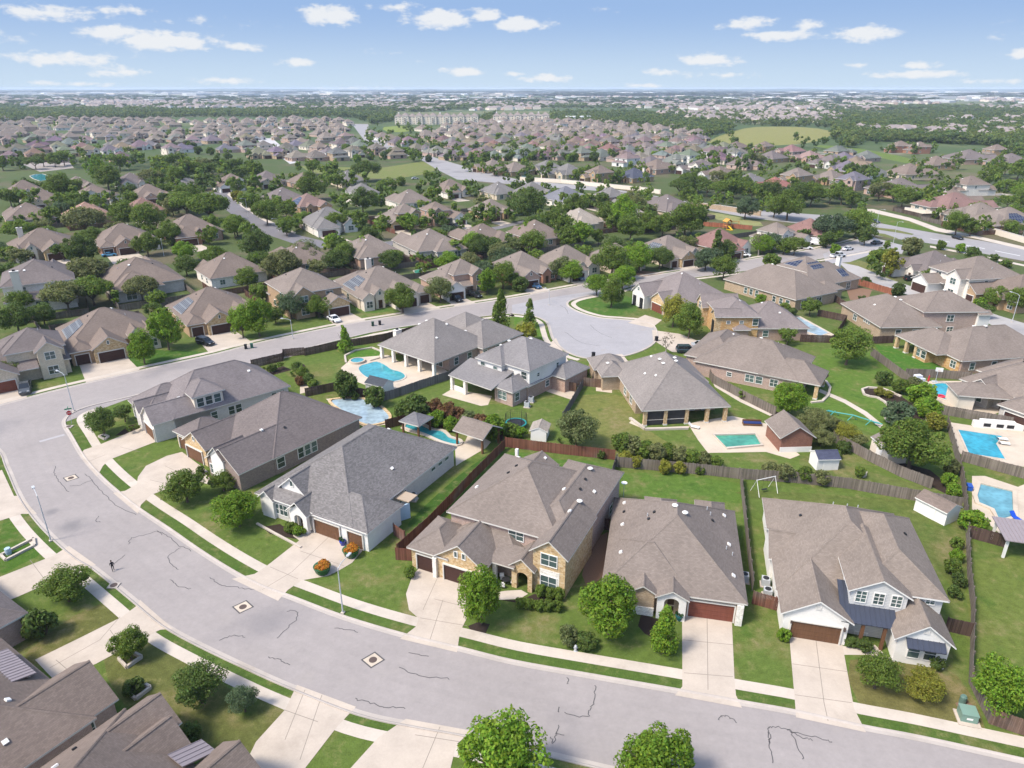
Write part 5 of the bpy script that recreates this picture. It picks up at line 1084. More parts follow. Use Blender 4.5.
# kind: shape, crown radius, crown height, height of first branches, trunk radius, leaf size near / far
KIND = {'oak': ('round', 3.4, 4.6, 1.5, .2), 'ash': ('oval', 2.6, 5.2, 1.3, .15), 'cone': ('cone', 1.9, 5.8, .7, .14), 'ball': ('ball', .8, 1.45, .05, .05), 'spread': ('spread', 4.0, 4.6, 1.2, .2), 'bare': ('round', 1.7, 3.8, 1.2, .14), 'globe': ('ball', 3.3, 5.6, .7, .2)}
CN = {'oak': ('oak_tree', 'tree'), 'ash': ('ash_tree', 'tree'), 'cone': ('conical_tree', 'tree'), 'ball': ('shrub', 'shrub'), 'spread': ('mesquite_tree', 'tree'), 'bare': ('sparse_tree', 'tree'), 'globe': ('round_tree', 'tree')}
def tree_set(kind, lod, var):
    sh, rx, h, th, tr = KIND[kind]
    N = {'oak': (44, 240, .043), 'ash': (46, 260, .05), 'cone': (44, 130, .075), 'ball': (24, 110, .11), 'spread': (54, 150, .045), 'bare': (22, 16, .05), 'globe': (70, 190, .042)}[kind]
    if lod == 1: N = (max(12, int(N[0] * .7)), max(10, N[1] // 3), N[2] * 1.75)
    if lod == 2: N = (16, 22, N[2] * 3.6)
    return shared(('tree', kind, lod, var), lambda: (crown_mesh('crown', 100 * var + hash(kind) % 1 + len(kind) * 7 + lod, sh, N[0], N[1], N[2], rx, h), trunk_mesh(var + 3, th, tr, h, rx, 7 if lod == 0 else 4, 'palebark' if kind == 'bare' else 'bark')))
TREES = []   # kind, x, y, width m, ratio, colour
ORD = ['first', 'second', 'third', 'fourth', 'fifth', 'sixth', 'seventh', 'eighth', 'ninth', 'tenth', 'eleventh', 'twelfth', 'thirteenth', 'fourteenth', 'fifteenth', 'sixteenth', 'seventeenth', 'eighteenth', 'nineteenth', 'twentieth'] + ['twenty-' + w for w in 'first second third fourth fifth sixth seventh eighth ninth'.split()] + ['thirtieth'] + ['thirty-' + w for w in 'first second third fourth fifth sixth seventh eighth ninth'.split()] + ['fortieth'] + ['forty-' + w for w in 'first second third fourth fifth sixth seventh eighth ninth'.split()]
RAT = {'oak': .92, 'ash': 1.3, 'cone': 1.75, 'ball': .92, 'spread': .78, 'bare': 1.5, 'globe': .95}
LC = {'b': (.16, .26, .022), 'm': (.135, .195, .03), 'd': (.1, .148, .032), 'o': (.175, .19, .07), 'y': (.25, .25, .035), 'g': (.10, .145, .072), 'r': (.17, .09, .04), 'p': (.16, .19, .07), 'k': (.17, .14, .11)}
LW = {'b': 'bright green', 'm': 'leafy green', 'd': 'dark green', 'o': 'olive green', 'y': 'yellow green', 'g': 'grey green', 'r': 'rusty leaved', 'p': 'pale green', 'k': 'bare twigged'}
def T(kind, px, py, w, col='m', ratio=None, label=None):
    r = ratio or RAT[kind]; z = 2.0
    for _ in range(3):
        x, y = at(px, py, z); wm = w / ppm(x, y, z); z = wm * r * .56
    g = (1.16 if kind in ('ash', 'cone', 'ball') else 1.0) if label else (1.12 if py > 168 else 1.0); TREES.append((kind, x, y, wm * g, r * 1.04, col, label, w))
NEAR = [('ash',481,597,41,'b',1.45,'bright green oval tree in a mulch ring beside the tan stone house drive'),('ash',611,608,54,'b',1.1,'broad bright green tree in front of the low brick house'),('cone',665,632,30,'b',1.7,'slim bright green tree between the low brick house porch and its driveway'),('oak',879,671,42,'m',.95,'rounded green tree left of a yellowing one before the white farmhouse'),('oak',925,684,40,'y',.8,'yellowing tree on the brown lawn of the white farmhouse'),('oak',1003,686,62,'b',.9,'large dense tree behind the leaning corner fence at lower right'),
 ('ash',502,760,76,'b',1.05,'bright green tree across the road rising from the lower edge, left of its twin'),('ash',657,764,66,'b',1.05,'bright green tree across the road rising from the lower edge, right of its twin'),('oak',184,485,42,'m',.85,'dark rounded tree on the lawn corner by the curved driveway'),('oak',222,481,26,'m',.8,'smaller tree against the dark brick house front wall'),('oak',236,508,48,'b',.8,'wide leafy tree left of the mottled roof house'),('oak',101,420,30,'d',1,'round tree in the stone ring at the street corner'),('oak',123,412,20,'d',1,'small dark tree close to the corner dormer house wall'),
 ('oak',65,585,50,'m',.7,'ragged spreading tree on the lower left lawn'),('ball',38,624,28,'d',1.0,'dark bush against the left edge house'),('oak',127,643,36,'m',1.05,'thin young tree in a white bordered square planter'),('oak',197,684,52,'d',.85,'dark round tree on the brown lower left lawn'),('oak',243,699,30,'g',1,'bluish green small tree beside the lower sidewalk'),('ball',190,733,18,'d',1,'round shrub by the many gabled house corner'),('ball',133,687,18,'d',.8,'red flowering rose bush in a white bordered bed'),
 ('ball',568,636,17,'p',1.2,'pale leaning shrub on the tan stone house lawn'),('ball',585,641,20,'d',.7,'low dark shrub beside the pale leaning one'),('ball',784,635,12,'b',1,'bright ball shrub left of the wooden garage door of the white house'),('ball',851,642,11,'d',.9,'clipped dark shrub nearest the steel porch driveway'),('ball',864,645,14,'d',.9,'wider clipped dark shrub at the steel porch'),('ball',936,662,14,'d',1,'dark shrub below the twin window of the white house'),('ball',410,572,11,'m',1,'small shrub ringed with white flowers left of the tan stone garage'),
 ('ball',290,527,13,'m',.7,'low shrub in the bed of the mottled roof house'),('ball',299,531,12,'b',.7,'low bright shrub near the mottled roof house entry'),('oak',577,426,44,'p',.95,'pale green spreading tree beside the small garden shed'),('ball',402,409,16,'d',1,'dark shrub at the left end of the backyard border'),('ball',415,408,24,'d',1,'large dark green shrub in the backyard border'),('ball',346,385,22,'d',1.1,'dark clipped bush behind the dark brick house'),('ball',374,397,19,'d',1,'dark bush beside the small dark roofed shed'),
 ('ball',494,428,20,'b',1.1,'bright green bush at the border end beside the trampoline'),('ball',510,430,16,'m',.8,'low green bush behind the trampoline'),('ball',520,432,13,'b',.8,'low bush between the trampoline and the garden shed'),('globe',790.5,396,36,'b',.98,'big perfectly round bright tree behind the long roofed house'),('oak',915,442,64,'m',.85,'big spreading oak beside the tan shed'),('oak',850,344,42,'m',.95,'dark dense tree in the lawn beyond the tan shed path'),
 ('cone',344,339,15,'b',1.6,'bright pointed tree inside the street fence'),('ash',690,322,26,'m',1.2,'green street tree beside a yellow one at the turning circle'),('ash',674,312,22,'y',1.3,'yellow green street tree before the tall arch house'),('bare',667,341,17,'k',1.5,'bare twigged tree at the turning circle edge'),('ball',562,641,1,'m',1,None)]
for t in NEAR[:-1]: T(*t)
for i, (px, py) in enumerate([(541,591),(550.5,593.5),(559,594)]): T('ball', px, py, 10.5, 'm', 1.2, 'clipped round shrub below the front window of the tan stone house, %s from the arch' % ORD[i])
for i, (px, py) in enumerate([(521,603),(529.5,604),(539,605),(548,605.5),(557,606)]): T('ball', px, py, 10.5, 'm', 1.05, 'clipped shrub of the tan stone house outer hedge, %s from the path' % ORD[i])
for i, (px, py, w, c) in enumerate([(434,408,17,'r'),(447,412,18,'r'),(457,415,15,'r'),(468,420,16,'p'),(480,423,16,'r'),(436,419,16,'b'),(452,424,14,'b')]): T('ball', px, py, w, c, 1, '%s shrub, %s along the border behind the mottled roof house pool' % (LW[c], ORD[i]))
for i, (px, py, w) in enumerate([(622,443,19),(633,446,20),(644,449,18),(656,452,18),(668,452,16),(680,454,16),(692,457,15),(704,459,14),(716,462,12)]): T('ball', px, py, w, 'mo'[i % 2], .9, 'loose hedge shrub behind the screened porch house, %s from the left along the grey fence' % ORD[i])
for i, (px, py, w, c) in enumerate([(601,454,8,'d'),(625,458,12,'y'),(637,462,11,'y'),(665,467,12,'y'),(680,468,11,'y')]): T('ball', px, py, w, c, 1.1, '%s small shrub at the low brick house back fence, %s from the left' % (LW[c], ORD[i]))
for i, (px, py, w, c) in enumerate([(818,420,34,'o'),(834,424,24,'o'),(846,432,26,'y'),(858,440,20,'o'),(822,436,26,'o'),(812,428,24,'o')]): T('oak', px, py, w, c, .75, '%s loose shrub in the thicket between cabana and lawn, %s in size order' % (LW[c], ORD[i]))
for i, (px, py, w, c) in enumerate([(922,394,24,'b'),(929,408,22,'b'),(935,422,18,'y'),(899,414,26,'g'),(884,378,15,'d'),(901,387,15,'m'),(914,384,14,'o'),(880,392,9,'y'),(888,394,8,'y')]): T('ball', px, py, w, c, .85, '%s garden shrub around the curving white edged bed, %s in size order' % (LW[c], ORD[i]))
for i, (px, py, w, c) in enumerate([(952,467,14,'o'),(949,480,13,'b'),(953,490,13,'b'),(957,543,11,'m'),(953,567,15,'m'),(973,522,22,'b'),(959,580,12,'d'),(957,556,12,'b'),(955,592,12,'d'),(860,472,10,'m'),(786,473,16,'o'),(805,475,14,'m'),(822,478,14,'o'),(770,470,14,'o'),(844,447,12,'d')]): T('ball', px, py, w, c, 1, '%s shrub by the weathered right hand fence, %s going down' % (LW[c], ORD[i]))
for i, (px, py, w, c) in enumerate([(258,374,9,'d'),(265,371,8,'m'),(272,368,8,'d'),(280,366,7,'m'),(297,367,10,'d'),(303,372,11,'m'),(308,379,11,'d'),(300,381,9,'r'),(313,384,9,'m'),(293,373,7,'r'),(200,470,8,'d'),(207,476,7,'m'),(130,430,7,'d'),(137,428,6,'m'),(355,396,8,'d'),(430,330,8,'m'),(585,371,9,'m'),(575,377,8,'b'),(633,398,9,'m'),(628,392,7,'d'),(640,405,8,'m'),(838,455,8,'m'),(700,470,9,'m'),(862,300,8,'d'),(874,304,7,'r'),(882,307,7,'r'),(560,441,7,'d'),(742,396,7,'m')]): T('ball', px, py, w, c, .95, '%s yard bush of the scattered plantings, %s by size of its colour' % (LW[c], ORD[i]))
MIDT = '''ash 141 347 25 b|ash 165 330 29 b|ash 241 322 23 b|ash 257 317 28 b|oak 290 306 27 g|oak 318 306 23 m|oak 275 315 18 d|oak 402 298 30 m|oak 440 290 25 p|ash 487 281 19 b|oak 503 275 27 m|ball 520 284 15 d|oak 562 268 24 p|oak 597 285 21 b|ash 612 292 22 m|oak 623 277 24 b|oak 612 262 34 m|oak 639 257 30 b|oak 660 258 22 d|cone 717 247 17 d|oak 724 268 24 m|cone 501 313 23 m|cone 530 313 15 m|ball 526 332 20 y|oak 262 292 20 m|
oak 304 254 27 p|oak 282 266 33 o|oak 340 244 11 y|oak 348 256 15 m|ash 367 247 17 b|oak 390 261 21 d|oak 378 232 15 m|spread 86 272 42 o|spread 65 295 40 o|spread 91 290 38 m|spread 140 287 32 o|oak 15 318 32 d|oak 42 314 22 d|oak 156 299 20 m|oak 153 310 17 d|oak 78 251 32 d|spread 83 220 36 o|oak 146 219 30 m|oak 122 214 26 m|spread 18 230 28 m|oak 42 228 20 o|spread 185 203 30 m|spread 208 206 36 m|oak 146 244 24 m|oak 184 251 21 b|ball 172 240 11 d|oak 208 235 19 m|oak 234 227 22 m|oak 257 245 30 d|oak 280 264 28 o|oak 246 278 22 m|oak 231 274 15 b|oak 286 227 18 m|oak 266 213 24 m|
oak 480 246 24 d|oak 415 259 12 o|oak 424 259 12 o|oak 433 259 12 d|oak 470 262 16 o|ash 526 231 14 b|oak 533 243 24 m|oak 516 245 18 p|oak 565 234 20 m|oak 551 219 20 m|oak 433 219 15 d|oak 444 222 13 d|oak 485 214 15 d|oak 496 212 15 g|oak 529 205 34 d|oak 514 206 18 d|ash 581 233 19 b|oak 599 237 16 m|oak 610 214 24 m|ash 624 213 26 b|oak 631 228 26 m|oak 646 222 22 m|oak 663 225 24 m|oak 686 219 34 m|oak 601 200 16 d|oak 632 203 24 o|oak 576 205 24 m|oak 688 196 18 m|oak 606 186 10 m|oak 634 191 9 m|oak 648 193 12 m|
spread 336 221 24 m|oak 347 220 18 m|oak 362 200 26 d|oak 344 201 15 m|oak 387 187 19 m|spread 366 170 26 d|oak 337 181 18 m|oak 312 186 28 m|oak 394 214 14 g|ball 408 226 9 b|oak 428 181 15 m|oak 436 178 12 d|ball 436 189 11 d|ball 401 181 9 m|oak 434 217 13 m|oak 444 220 12 m|oak 178 178 22 m|oak 205 182 15 d|oak 216 184 15 d|oak 236 186 18 m|ball 237 196 11 y|oak 250 201 20 m|spread 209 207 34 m|oak 186 198 26 m|oak 236 225 22 m|oak 250 232 20 m|oak 270 208 20 m|oak 286 209 20 m|oak 287 224 18 m|oak 280 181 14 g|
oak 58 186 26 m|oak 75 186 16 m|ash 95 169 18 b|oak 106 177 26 m|oak 128 191 16 d|oak 115 198 15 d|oak 128 198 16 m|oak 9 197 20 m|ball 31 187 12 d|oak 39 199 15 m|oak 58 203 20 m|oak 75 200 18 m|oak 90 196 12 m|oak 165 190 16 m|oak 172 206 20 o|
spread 833 227 36 g|oak 857 224 28 m|oak 793 236 14 m|oak 803 236 13 d|bare 760 243 15 k|ball 772 261 15 m|oak 692 221 27 d|oak 694 203 15 m|oak 708 207 11 b|oak 717 200 13 m|oak 728 200 13 m|oak 746 208 22 g|oak 764 203 15 m|oak 789 205 30 m|oak 775 207 20 m|oak 827 233 16 m|ball 785 307 9 m|ball 792 312 9 d|oak 811 307 18 m|ball 761 299 10 b|oak 788 336 18 m|oak 880 258 19 m|ash 892 263 20 y|oak 931 277 19 m|oak 941 278 20 b|ball 941 245 9 m|ball 961 248 9 b|ball 973 253 13 d|ball 994 258 8 d|ball 1008 264 8 m|oak 998 297 22 m|oak 958 223 24 m|oak 972 227 18 m|oak 981 227 14 m|ball 980 303 12 b|ball 898 289 13 d|oak 984 310 16 d|oak 866 235 20 d|oak 1018 300 24 m|oak 1014 229 16 m|ball 866 281 9 d|ball 835 249 10 b|oak 860 211 14 m|ball 912 246 18 o|oak 890 250 13 m|oak 1002 264 9 m|oak 20 302 24 m|oak 5 272 20 d|oak 8 372 22 m|oak 118 300 14 m|oak 30 345 12 d|ball 820 268 12 m|oak 700 292 12 d'''.replace('\n', '')
for e in MIDT.split('|'):
    k, px, py, w, c = e.split(); T(k, float(px), float(py), float(w), c)
rt = random.Random(11)
def belt(pts, step, w, cols='mmod', kinds=('oak', 'oak', 'spread'), jit=3):
    for i in range(len(pts) - 1):
        (x0, y0), (x1, y1) = pts[i], pts[i + 1]; n = max(1, int(math.hypot(x1 - x0, (y1 - y0) * 2) / step))
        for k in range(n):
            t = (k + rt.random() * .6) / n
            T(rt.choice(kinds), x0 + (x1 - x0) * t, y0 + (y1 - y0) * t + rt.uniform(-jit, jit), w * rt.uniform(.75, 1.25), rt.choice(cols))
belt([(678,184),(740,190),(800,195),(850,198)], 9, 19); belt([(690,180),(730,181),(770,190)], 13, 16); belt([(850,198),(880,192),(925,200),(940,206)], 10, 18); belt([(840,188),(870,180),(900,196)], 12, 15)
belt([(985,175),(1024,190),(1024,200),(1000,200)], 10, 18, 'mb'); belt([(985,165),(1024,172)], 10, 16)
belt([(0,162),(60,158),(100,162)], 9, 15, jit=2); belt([(150,160),(200,162),(250,165),(255,172),(150,170)], 8, 16); belt([(95,158),(150,163)], 9, 16); belt([(150,176),(200,172)], 10, 18)
belt([(700,160),(760,158),(740,165),(770,170),(810,172)], 11, 13); belt([(795,140),(830,143)], 8, 12, 'd'); belt([(845,163),(850,172),(880,175),(850,178)], 10, 14)
belt([(300,165),(330,170),(352,178)], 9, 16, 'mg'); belt([(465,162),(500,156),(540,156),(570,157)], 10, 9, 'd', ('oak',), 1.5); belt([(505,178),(535,180)], 9, 8, 'd', ('ball',), 1)
# stragglers through the far streets
for i in range(520):
    px = rt.uniform(0, 735) if i % 3 == 0 else rt.uniform(360, 735); py = 122 + 36 * rt.random() ** .8
    if px > 430 and py > 160: continue
    T(rt.choice(['oak', 'oak', 'ball']), px, py, rt.uniform(6.5, 9.5) * (py - 88) / 60, rt.choice('mmdbg'))
for h in HOUSES[19:]:
    for k in range(7):
        a = rt.uniform(0, 6.28); d = rt.uniform(12, 18); X, Y = h[1] + d * math.cos(a), h[2] + d * math.sin(a)
        if min((q[1] - X) ** 2 + (q[2] - Y) ** 2 for q in HOUSES) < 125: continue
        px, py = PXY(X, Y, 3)
        if py > 275 or not -20 < px < 1044: continue
        w_ = rt.uniform(5.5, 9.5); TREES.append((rt.choice(['oak', 'oak', 'spread', 'ash']), X, Y, w_, rt.uniform(.75, 1.0), rt.choice('mmddogb'), None, w_ * ppm(X, Y, 3) * .8))
TREES.sort(key=lambda t: -t[7] * t[7] * t[4])
TR_, SB_ = [t for t in TREES if t[0] != 'ball'], [t for t in TREES if t[0] == 'ball']
single, rest = TR_[:294] + SB_[:200], TR_[294:] + SB_[200:]
hx = [(h[0], h[1], h[2]) for h in HOUSES]
used = {}
def side_word(dx, dy):
    if abs(dx) > abs(dy) * 1.2: return 'right of' if dx > 0 else 'left of'
    return 'behind' if dy > 0 else 'in front of'
SZ = ['small', 'smaller', 'broad', 'large']
for kind, x, y, wm, r, col, label, wpx in single:
    lod = 0 if wpx > (8 if kind == 'ball' else 20) else (1 if wpx > (6 if kind == 'ball' else 11) else 2)
    var = int((x * 7.3 + y * 3.1)) % (3 if lod == 0 else 2)
    cm, tm = tree_set(kind, lod, var)
    sh, rx, h, th, tr = KIND[kind]
    if not label:
        s = min(hx, key=lambda q: (q[1] - x) ** 2 + (q[2] - y) ** 2)
        base = '%s %s %s the %s' % (LW[col], {'oak': 'round tree', 'ash': 'oval tree', 'cone': 'pointed tree', 'ball': 'bush', 'spread': 'spreading tree', 'bare': 'thin tree'}[kind], side_word(x - s[1], y - s[2]), s[0])
        n = used.get(base, 0); used[base] = n + 1
        label = base if n == 0 else base + ', %s nearest' % ORD[n]
    nm, cat = CN[kind]
    t = thing(nm, label, cat, (x, y, 0), random.uniform(0, 6.28))
    s = wm / 2 / rx; hz = wm * r / (h + th)
    t.scale = (s, s, hz)
    c = link('crown', cm, t, (0, 0, th * .75)); v = random.uniform(.86, 1.14); c.color = tuple(q * v for q in LC[col]) + (1,)
    link('trunk', tm, t)
# ------------------------------------------------------------------ far houses: the nearest as things, the others one mass
FARPTS.sort(key=lambda p: -p[1])
rh = random.Random(3)
FK = ['hip', 'two', 'cross', 'tall', 'hip_m', 'two_m', 'tall_m', 'cross_m', 'ell']
ROOFN = [(BROWN, 'brown'), (TAUPE, 'taupe'), (PURP, 'purple brown'), ((.21, .165, .145), 'rosy brown'), (GREY, 'grey brown')]
ZN = {'west': ('west streets', 38), 'road': ('curving road row', 35), 'centre': ('apartment side rows', 35), 'meadow': ('meadow group', -55)}
NSING = 296 - len(MID) - len(HS)
far_rows = {}
plan = []
for i, (px, py, zn) in enumerate(FARPTS):
    x, y = at(px, py, 4); k = rh.choice(FK); wl = rh.choice(['cream', 'cream', 'tan', 'pink', 'pink', 'white', 'red']); rf, rn = rh.choice(ROOFN)
    ang = R(ZN[zn][1] + rh.choice([0, 0, 180, 90]) + rh.uniform(-6, 6))
    plan.append((px, py, zn, x, y, k, wl, rf, rn, ang, i < NSING))
for e in plan:
    if e[10]: far_rows.setdefault((e[2], int(e[1] / 3.2)), []).append(e)
zrows = {}
for zn, b in sorted(far_rows, key=lambda q: (q[0], -q[1])): zrows.setdefault(zn, []).append(b)
for (zn, b), L in far_rows.items():
    L.sort(key=lambda e: e[0]); rowi = zrows[zn].index(b)
    for n, e in enumerate(L):
        px, py, _, x, y, k, wl, rf, rn, ang, _s = e
        o = link('house', far_mesh(k, wl), None, (x, y, 0), ang); o.color = (*[c * rh.uniform(.72, 1.02) for c in rf], 1)
        s = rh.uniform(.9, 1.05); o.scale = (s, s, s)
        tag(o, '%s roofed house, %s from the left, %s line of the %s' % (rn, ORD[n], ORD[rowi], ZN[zn][0]), 'house', 'houses of the far streets')
mass = MB()
for e in plan:
    if e[10]: continue
    px, py, _, x, y, k, wl, rf, rn, ang, _s = e
    src = shared(('farmb', k, 'cream'), lambda: far_proto(k, 'cream')); Mx = Matrix.Translation((x, y, 0)) @ Matrix.Rotation(ang, 4, 'Z')
    b = len(mass.v); mass.v += [tuple(Mx @ Vector(p)) for p in src.v]; mass.f += [tuple(i + b for i in f) for f in src.f]
    mm = {'cream': 2, 'tan': 3, 'pink': 4, 'white': 5, 'red': 4}[wl]; mass.m += [{0: 0, 1: 1, 2: mm, 3: 2, 4: 6, 5: 6}[q] for q in src.m]
o = mass.build('distant_houses', [M['shingle'], M['trim'], M['cream'], M['brick_tan'], M['brick_pink'], M['siding'], M['dark']]); o['kind'] = 'stuff'; o.color = (*TAUPE, 1)
# ------------------------------------------------------------------ woods and everything else beyond, as masses
def clump_mass(name, pts, color, ls=.26, nl=26, ncl=3):
    """pts: (x, y, width, height)"""
    V = []; base = []
    for s in range(6):
        p, a, b = crown_arrays(50 + s, 'round', 9, 12, ls * .8); base.append((p, a, b))
    for i, (x, y, w, h) in enumerate(pts):
        p, a, b = base[i % 6]; S = np.array([w / 2, w / 2, h]); P = p * S + np.array([x, y, h * .12]); A = a * np.array([w / 2, w / 2, h * .6]); B = b * np.array([w / 2, w / 2, h * .6])
        V.append(np.stack([P - A, P + B * 1.2, P + A, P - B * 1.2], 1).reshape(-1, 3))
    v = np.concatenate(V); n = len(v) // 4
    me = bpy.data.meshes.new(name); me.vertices.add(4 * n); me.vertices.foreach_set('co', v.ravel()); me.loops.add(4 * n); me.polygons.add(n)
    me.loops.foreach_set('vertex_index', np.arange(4 * n, dtype=np.int32)); me.polygons.foreach_set('loop_start', np.arange(0, 4 * n, 4, dtype=np.int32))
    me.materials.append(M['leaf']); me.update(calc_edges=True)
    o = link(name, me); o['kind'] = 'stuff'; o.color = (*color, 1); return o
by = {}
for kind, x, y, wm, r, col, label, wpx in rest: by.setdefault(col in 'd' and 'd' or 'm', []).append((x, y, wm, wm * r))
for k, L in by.items(): clump_mass('woods', L, LC[k])
rw = random.Random(21)
def inpoly(x, y, P):
    c = False
    for i in range(len(P)):
        (x0, y0), (x1, y1) = P[i], P[i - 1]
        if (y0 > y) != (y1 > y) and x < (x1 - x0) * (y - y0) / (y1 - y0) + x0: c = not c
    return c
def scatter(P, n, w0, w1, h0, h1, keep=None, pw=1.0):
    xs = [p[0] for p in P]; ys = [p[1] for p in P]; out = []
    while len(out) < n:
        px = rw.uniform(min(xs), max(xs)); py = min(ys) + (max(ys) - min(ys)) * rw.random() ** pw
        if not inpoly(px, py, P): continue
        x, y = at(px, py)
        if keep and mnoise.noise(Vector((x / keep[0], y / keep[0] * .8, 3.3))) < keep[1]: continue
        w = rw.uniform(w0, w1); out.append((x, y, w, rw.uniform(h0, h1) * (w / w1) ** .5))
    return out
DG = (.12, .17, .045)
woods = scatter([(-40,112),(120,110),(240,112),(360,114),(366,122),(350,118),(200,117),(100,119),(0,122),(-40,124)], 2400, 9, 15, 7, 11)
woods += scatter([(360,114),(395,112),(395,121),(372,125)], 250, 8, 14, 7, 10) + scatter([(478,120),(495,112),(495,122),(480,124)], 90, 7, 12, 6, 9)
woods += scatter([(550,113),(620,112),(720,114),(735,130),(708,137),(650,128),(590,124),(550,123)], 1300, 8, 14, 6, 10)
woods += scatter([(720,112),(900,112),(1064,108),(1064,150),(1010,146),(950,144),(890,142),(860,140),(832,140),(835,128),(760,126),(720,124)], 3000, 8, 15, 6, 11)
woods += scatter([(832,128),(870,126),(1064,120),(1064,165),(1030,160),(1000,148),(960,146),(900,140),(840,150)], 700, 8, 13, 6, 10)
clump_mass('woods', woods[::3], DG); clump_mass('woods', woods[1::3], (.16, .2, .05)); clump_mass('woods', woods[2::3], (.1, .15, .045))
mid = scatter([(-60,104),(1084,103),(1084,112),(-60,112)], 2600, 14, 34, 7, 11, (420, -.15)); clump_mass('woods', mid, DG)
fw = scatter([(-80,95.5),(1100,95.5),(1100,104.5),(-80,104.5)], 2600, 30, 110, 8, 14, (1100, -.05)); clump_mass('woods', fw, (.07, .105, .045))
fw = scatter([(-80,90),(1100,90),(1100,96),(-80,96)], 1300, 120, 500, 10, 22, (3500, -.1)); clump_mass('woods', fw, (.05, .075, .04))
def far_blocks(P, n, w, d, h, mats, name='distant_buildings', keep=None, gable=True):
    mb = MB()
    for (x, y, ww, hh) in scatter(P, n, *w, *h, keep):
        dd = rw.uniform(*d); a = rw.choice([0, .6, 1.2, 2.2]) + rw.uniform(-.1, .1); c, s = math.cos(a), math.sin(a)
        p = [(x + u * c - v * s, y + u * s + v * c) for u, v in ((-ww / 2, -dd / 2), (ww / 2, -dd / 2), (ww / 2, dd / 2), (-ww / 2, dd / 2))]
        wm = rw.randrange(3); mb.prism(p, 0, hh, 3 if gable else wm, wm)
        if gable:
            cx = [( (p[0][j] + p[3][j]) / 2 * .8 + (p[1][j] + p[2][j]) / 2 * .2, (p[1][j] + p[2][j]) / 2 * .8 + (p[0][j] + p[3][j]) / 2 * .2) for j in (0, 1)]
            r0 = (cx[0][0], cx[1][0], hh + dd * .3); r1 = (cx[0][1], cx[1][1], hh + dd * .3); q = [(*k, hh + .01) for k in p]
            mb.poly([q[0], q[1], r1, r0], 3); mb.poly([q[1], q[2], r1], 3); mb.poly([q[2], q[3], r0, r1], 3); mb.poly([q[3], q[0], r0], 3)
    o = mb.build(name, mats); o['kind'] = 'stuff'; return o
RM = m_plain('far_roof', (.24, .20, .185), .9); WM = [M['cream'], M['siding'], M['brick_pink'], RM]
far_blocks([(-60,105),(500,104),(720,104),(1084,107),(1084,112),(880,113),(720,112),(560,110),(400,111),(200,109),(-60,110)], 700, (14, 22), (12, 18), (4, 7), WM, 'distant_houses', (300, -.05))
far_blocks([(840,126),(1064,116),(1064,138),(960,140),(880,136)], 90, (14, 20), (12, 16), (5, 8), WM, 'distant_houses', (90, -.1))
far_blocks([(660,114),(835,113),(845,123),(780,124),(700,122)], 160, (14, 20), (12, 16), (4, 7), WM, 'distant_houses', (200, -.2))
far_blocks([(-60,97),(1084,97),(1084,105),(-60,105)], 900, (16, 30), (14, 22), (5, 8), WM, 'distant_houses', (800, -.1))
WB = [m_plain('pale_sheds', (.7, .69, .66), .7), m_plain('sand_sheds', (.52, .47, .42), .8), m_plain('grey_sheds', (.42, .42, .43), .7), RM]
far_blocks([(-60,96),(300,97),(420,98),(700,97),(1084,96),(1084,103),(700,102),(420,104),(200,103),(-60,102)], 240, (40, 140), (30, 70), (7, 14), WB, gable=False)
far_blocks([(-60,91),(1084,91),(1084,96),(-60,96)], 500, (60, 300), (40, 120), (8, 20), WB, gable=False)
# low blue hills along the horizon
mb = MB(); rx = 15500; n = 120; pr = None
for i in range(n + 1):
    a = R(38) + R(104) * i / n; hgt = 30 + 34 * mnoise.noise(Vector((a * 6, 0, 0))) + 22 * mnoise.noise(Vector((a * 21, 4, 0))) + 14 * max(0, R(78) - a)
    p = (rx * math.cos(a), rx * math.sin(a)); q = ((rx - 1800) * math.cos(a), (rx - 1800) * math.sin(a)); b = ((rx + 3000) * math.cos(a), (rx + 3000) * math.sin(a))
    if pr: mb.poly([(*q, -1), (*pr[1], -1), (*pr[0], pr[2]), (*p, min(50, max(8, hgt)))], 0); mb.poly([(*p, min(50, max(8, hgt))), (*pr[0], pr[2]), (*pr[3], -1), (*b, -1)], 0)
    pr = (p, q, min(50, max(8, hgt)), b)
o = struct('hills', mb, m_plain('hill_woods', (.05, .075, .045), .95, .1, .3, .002))
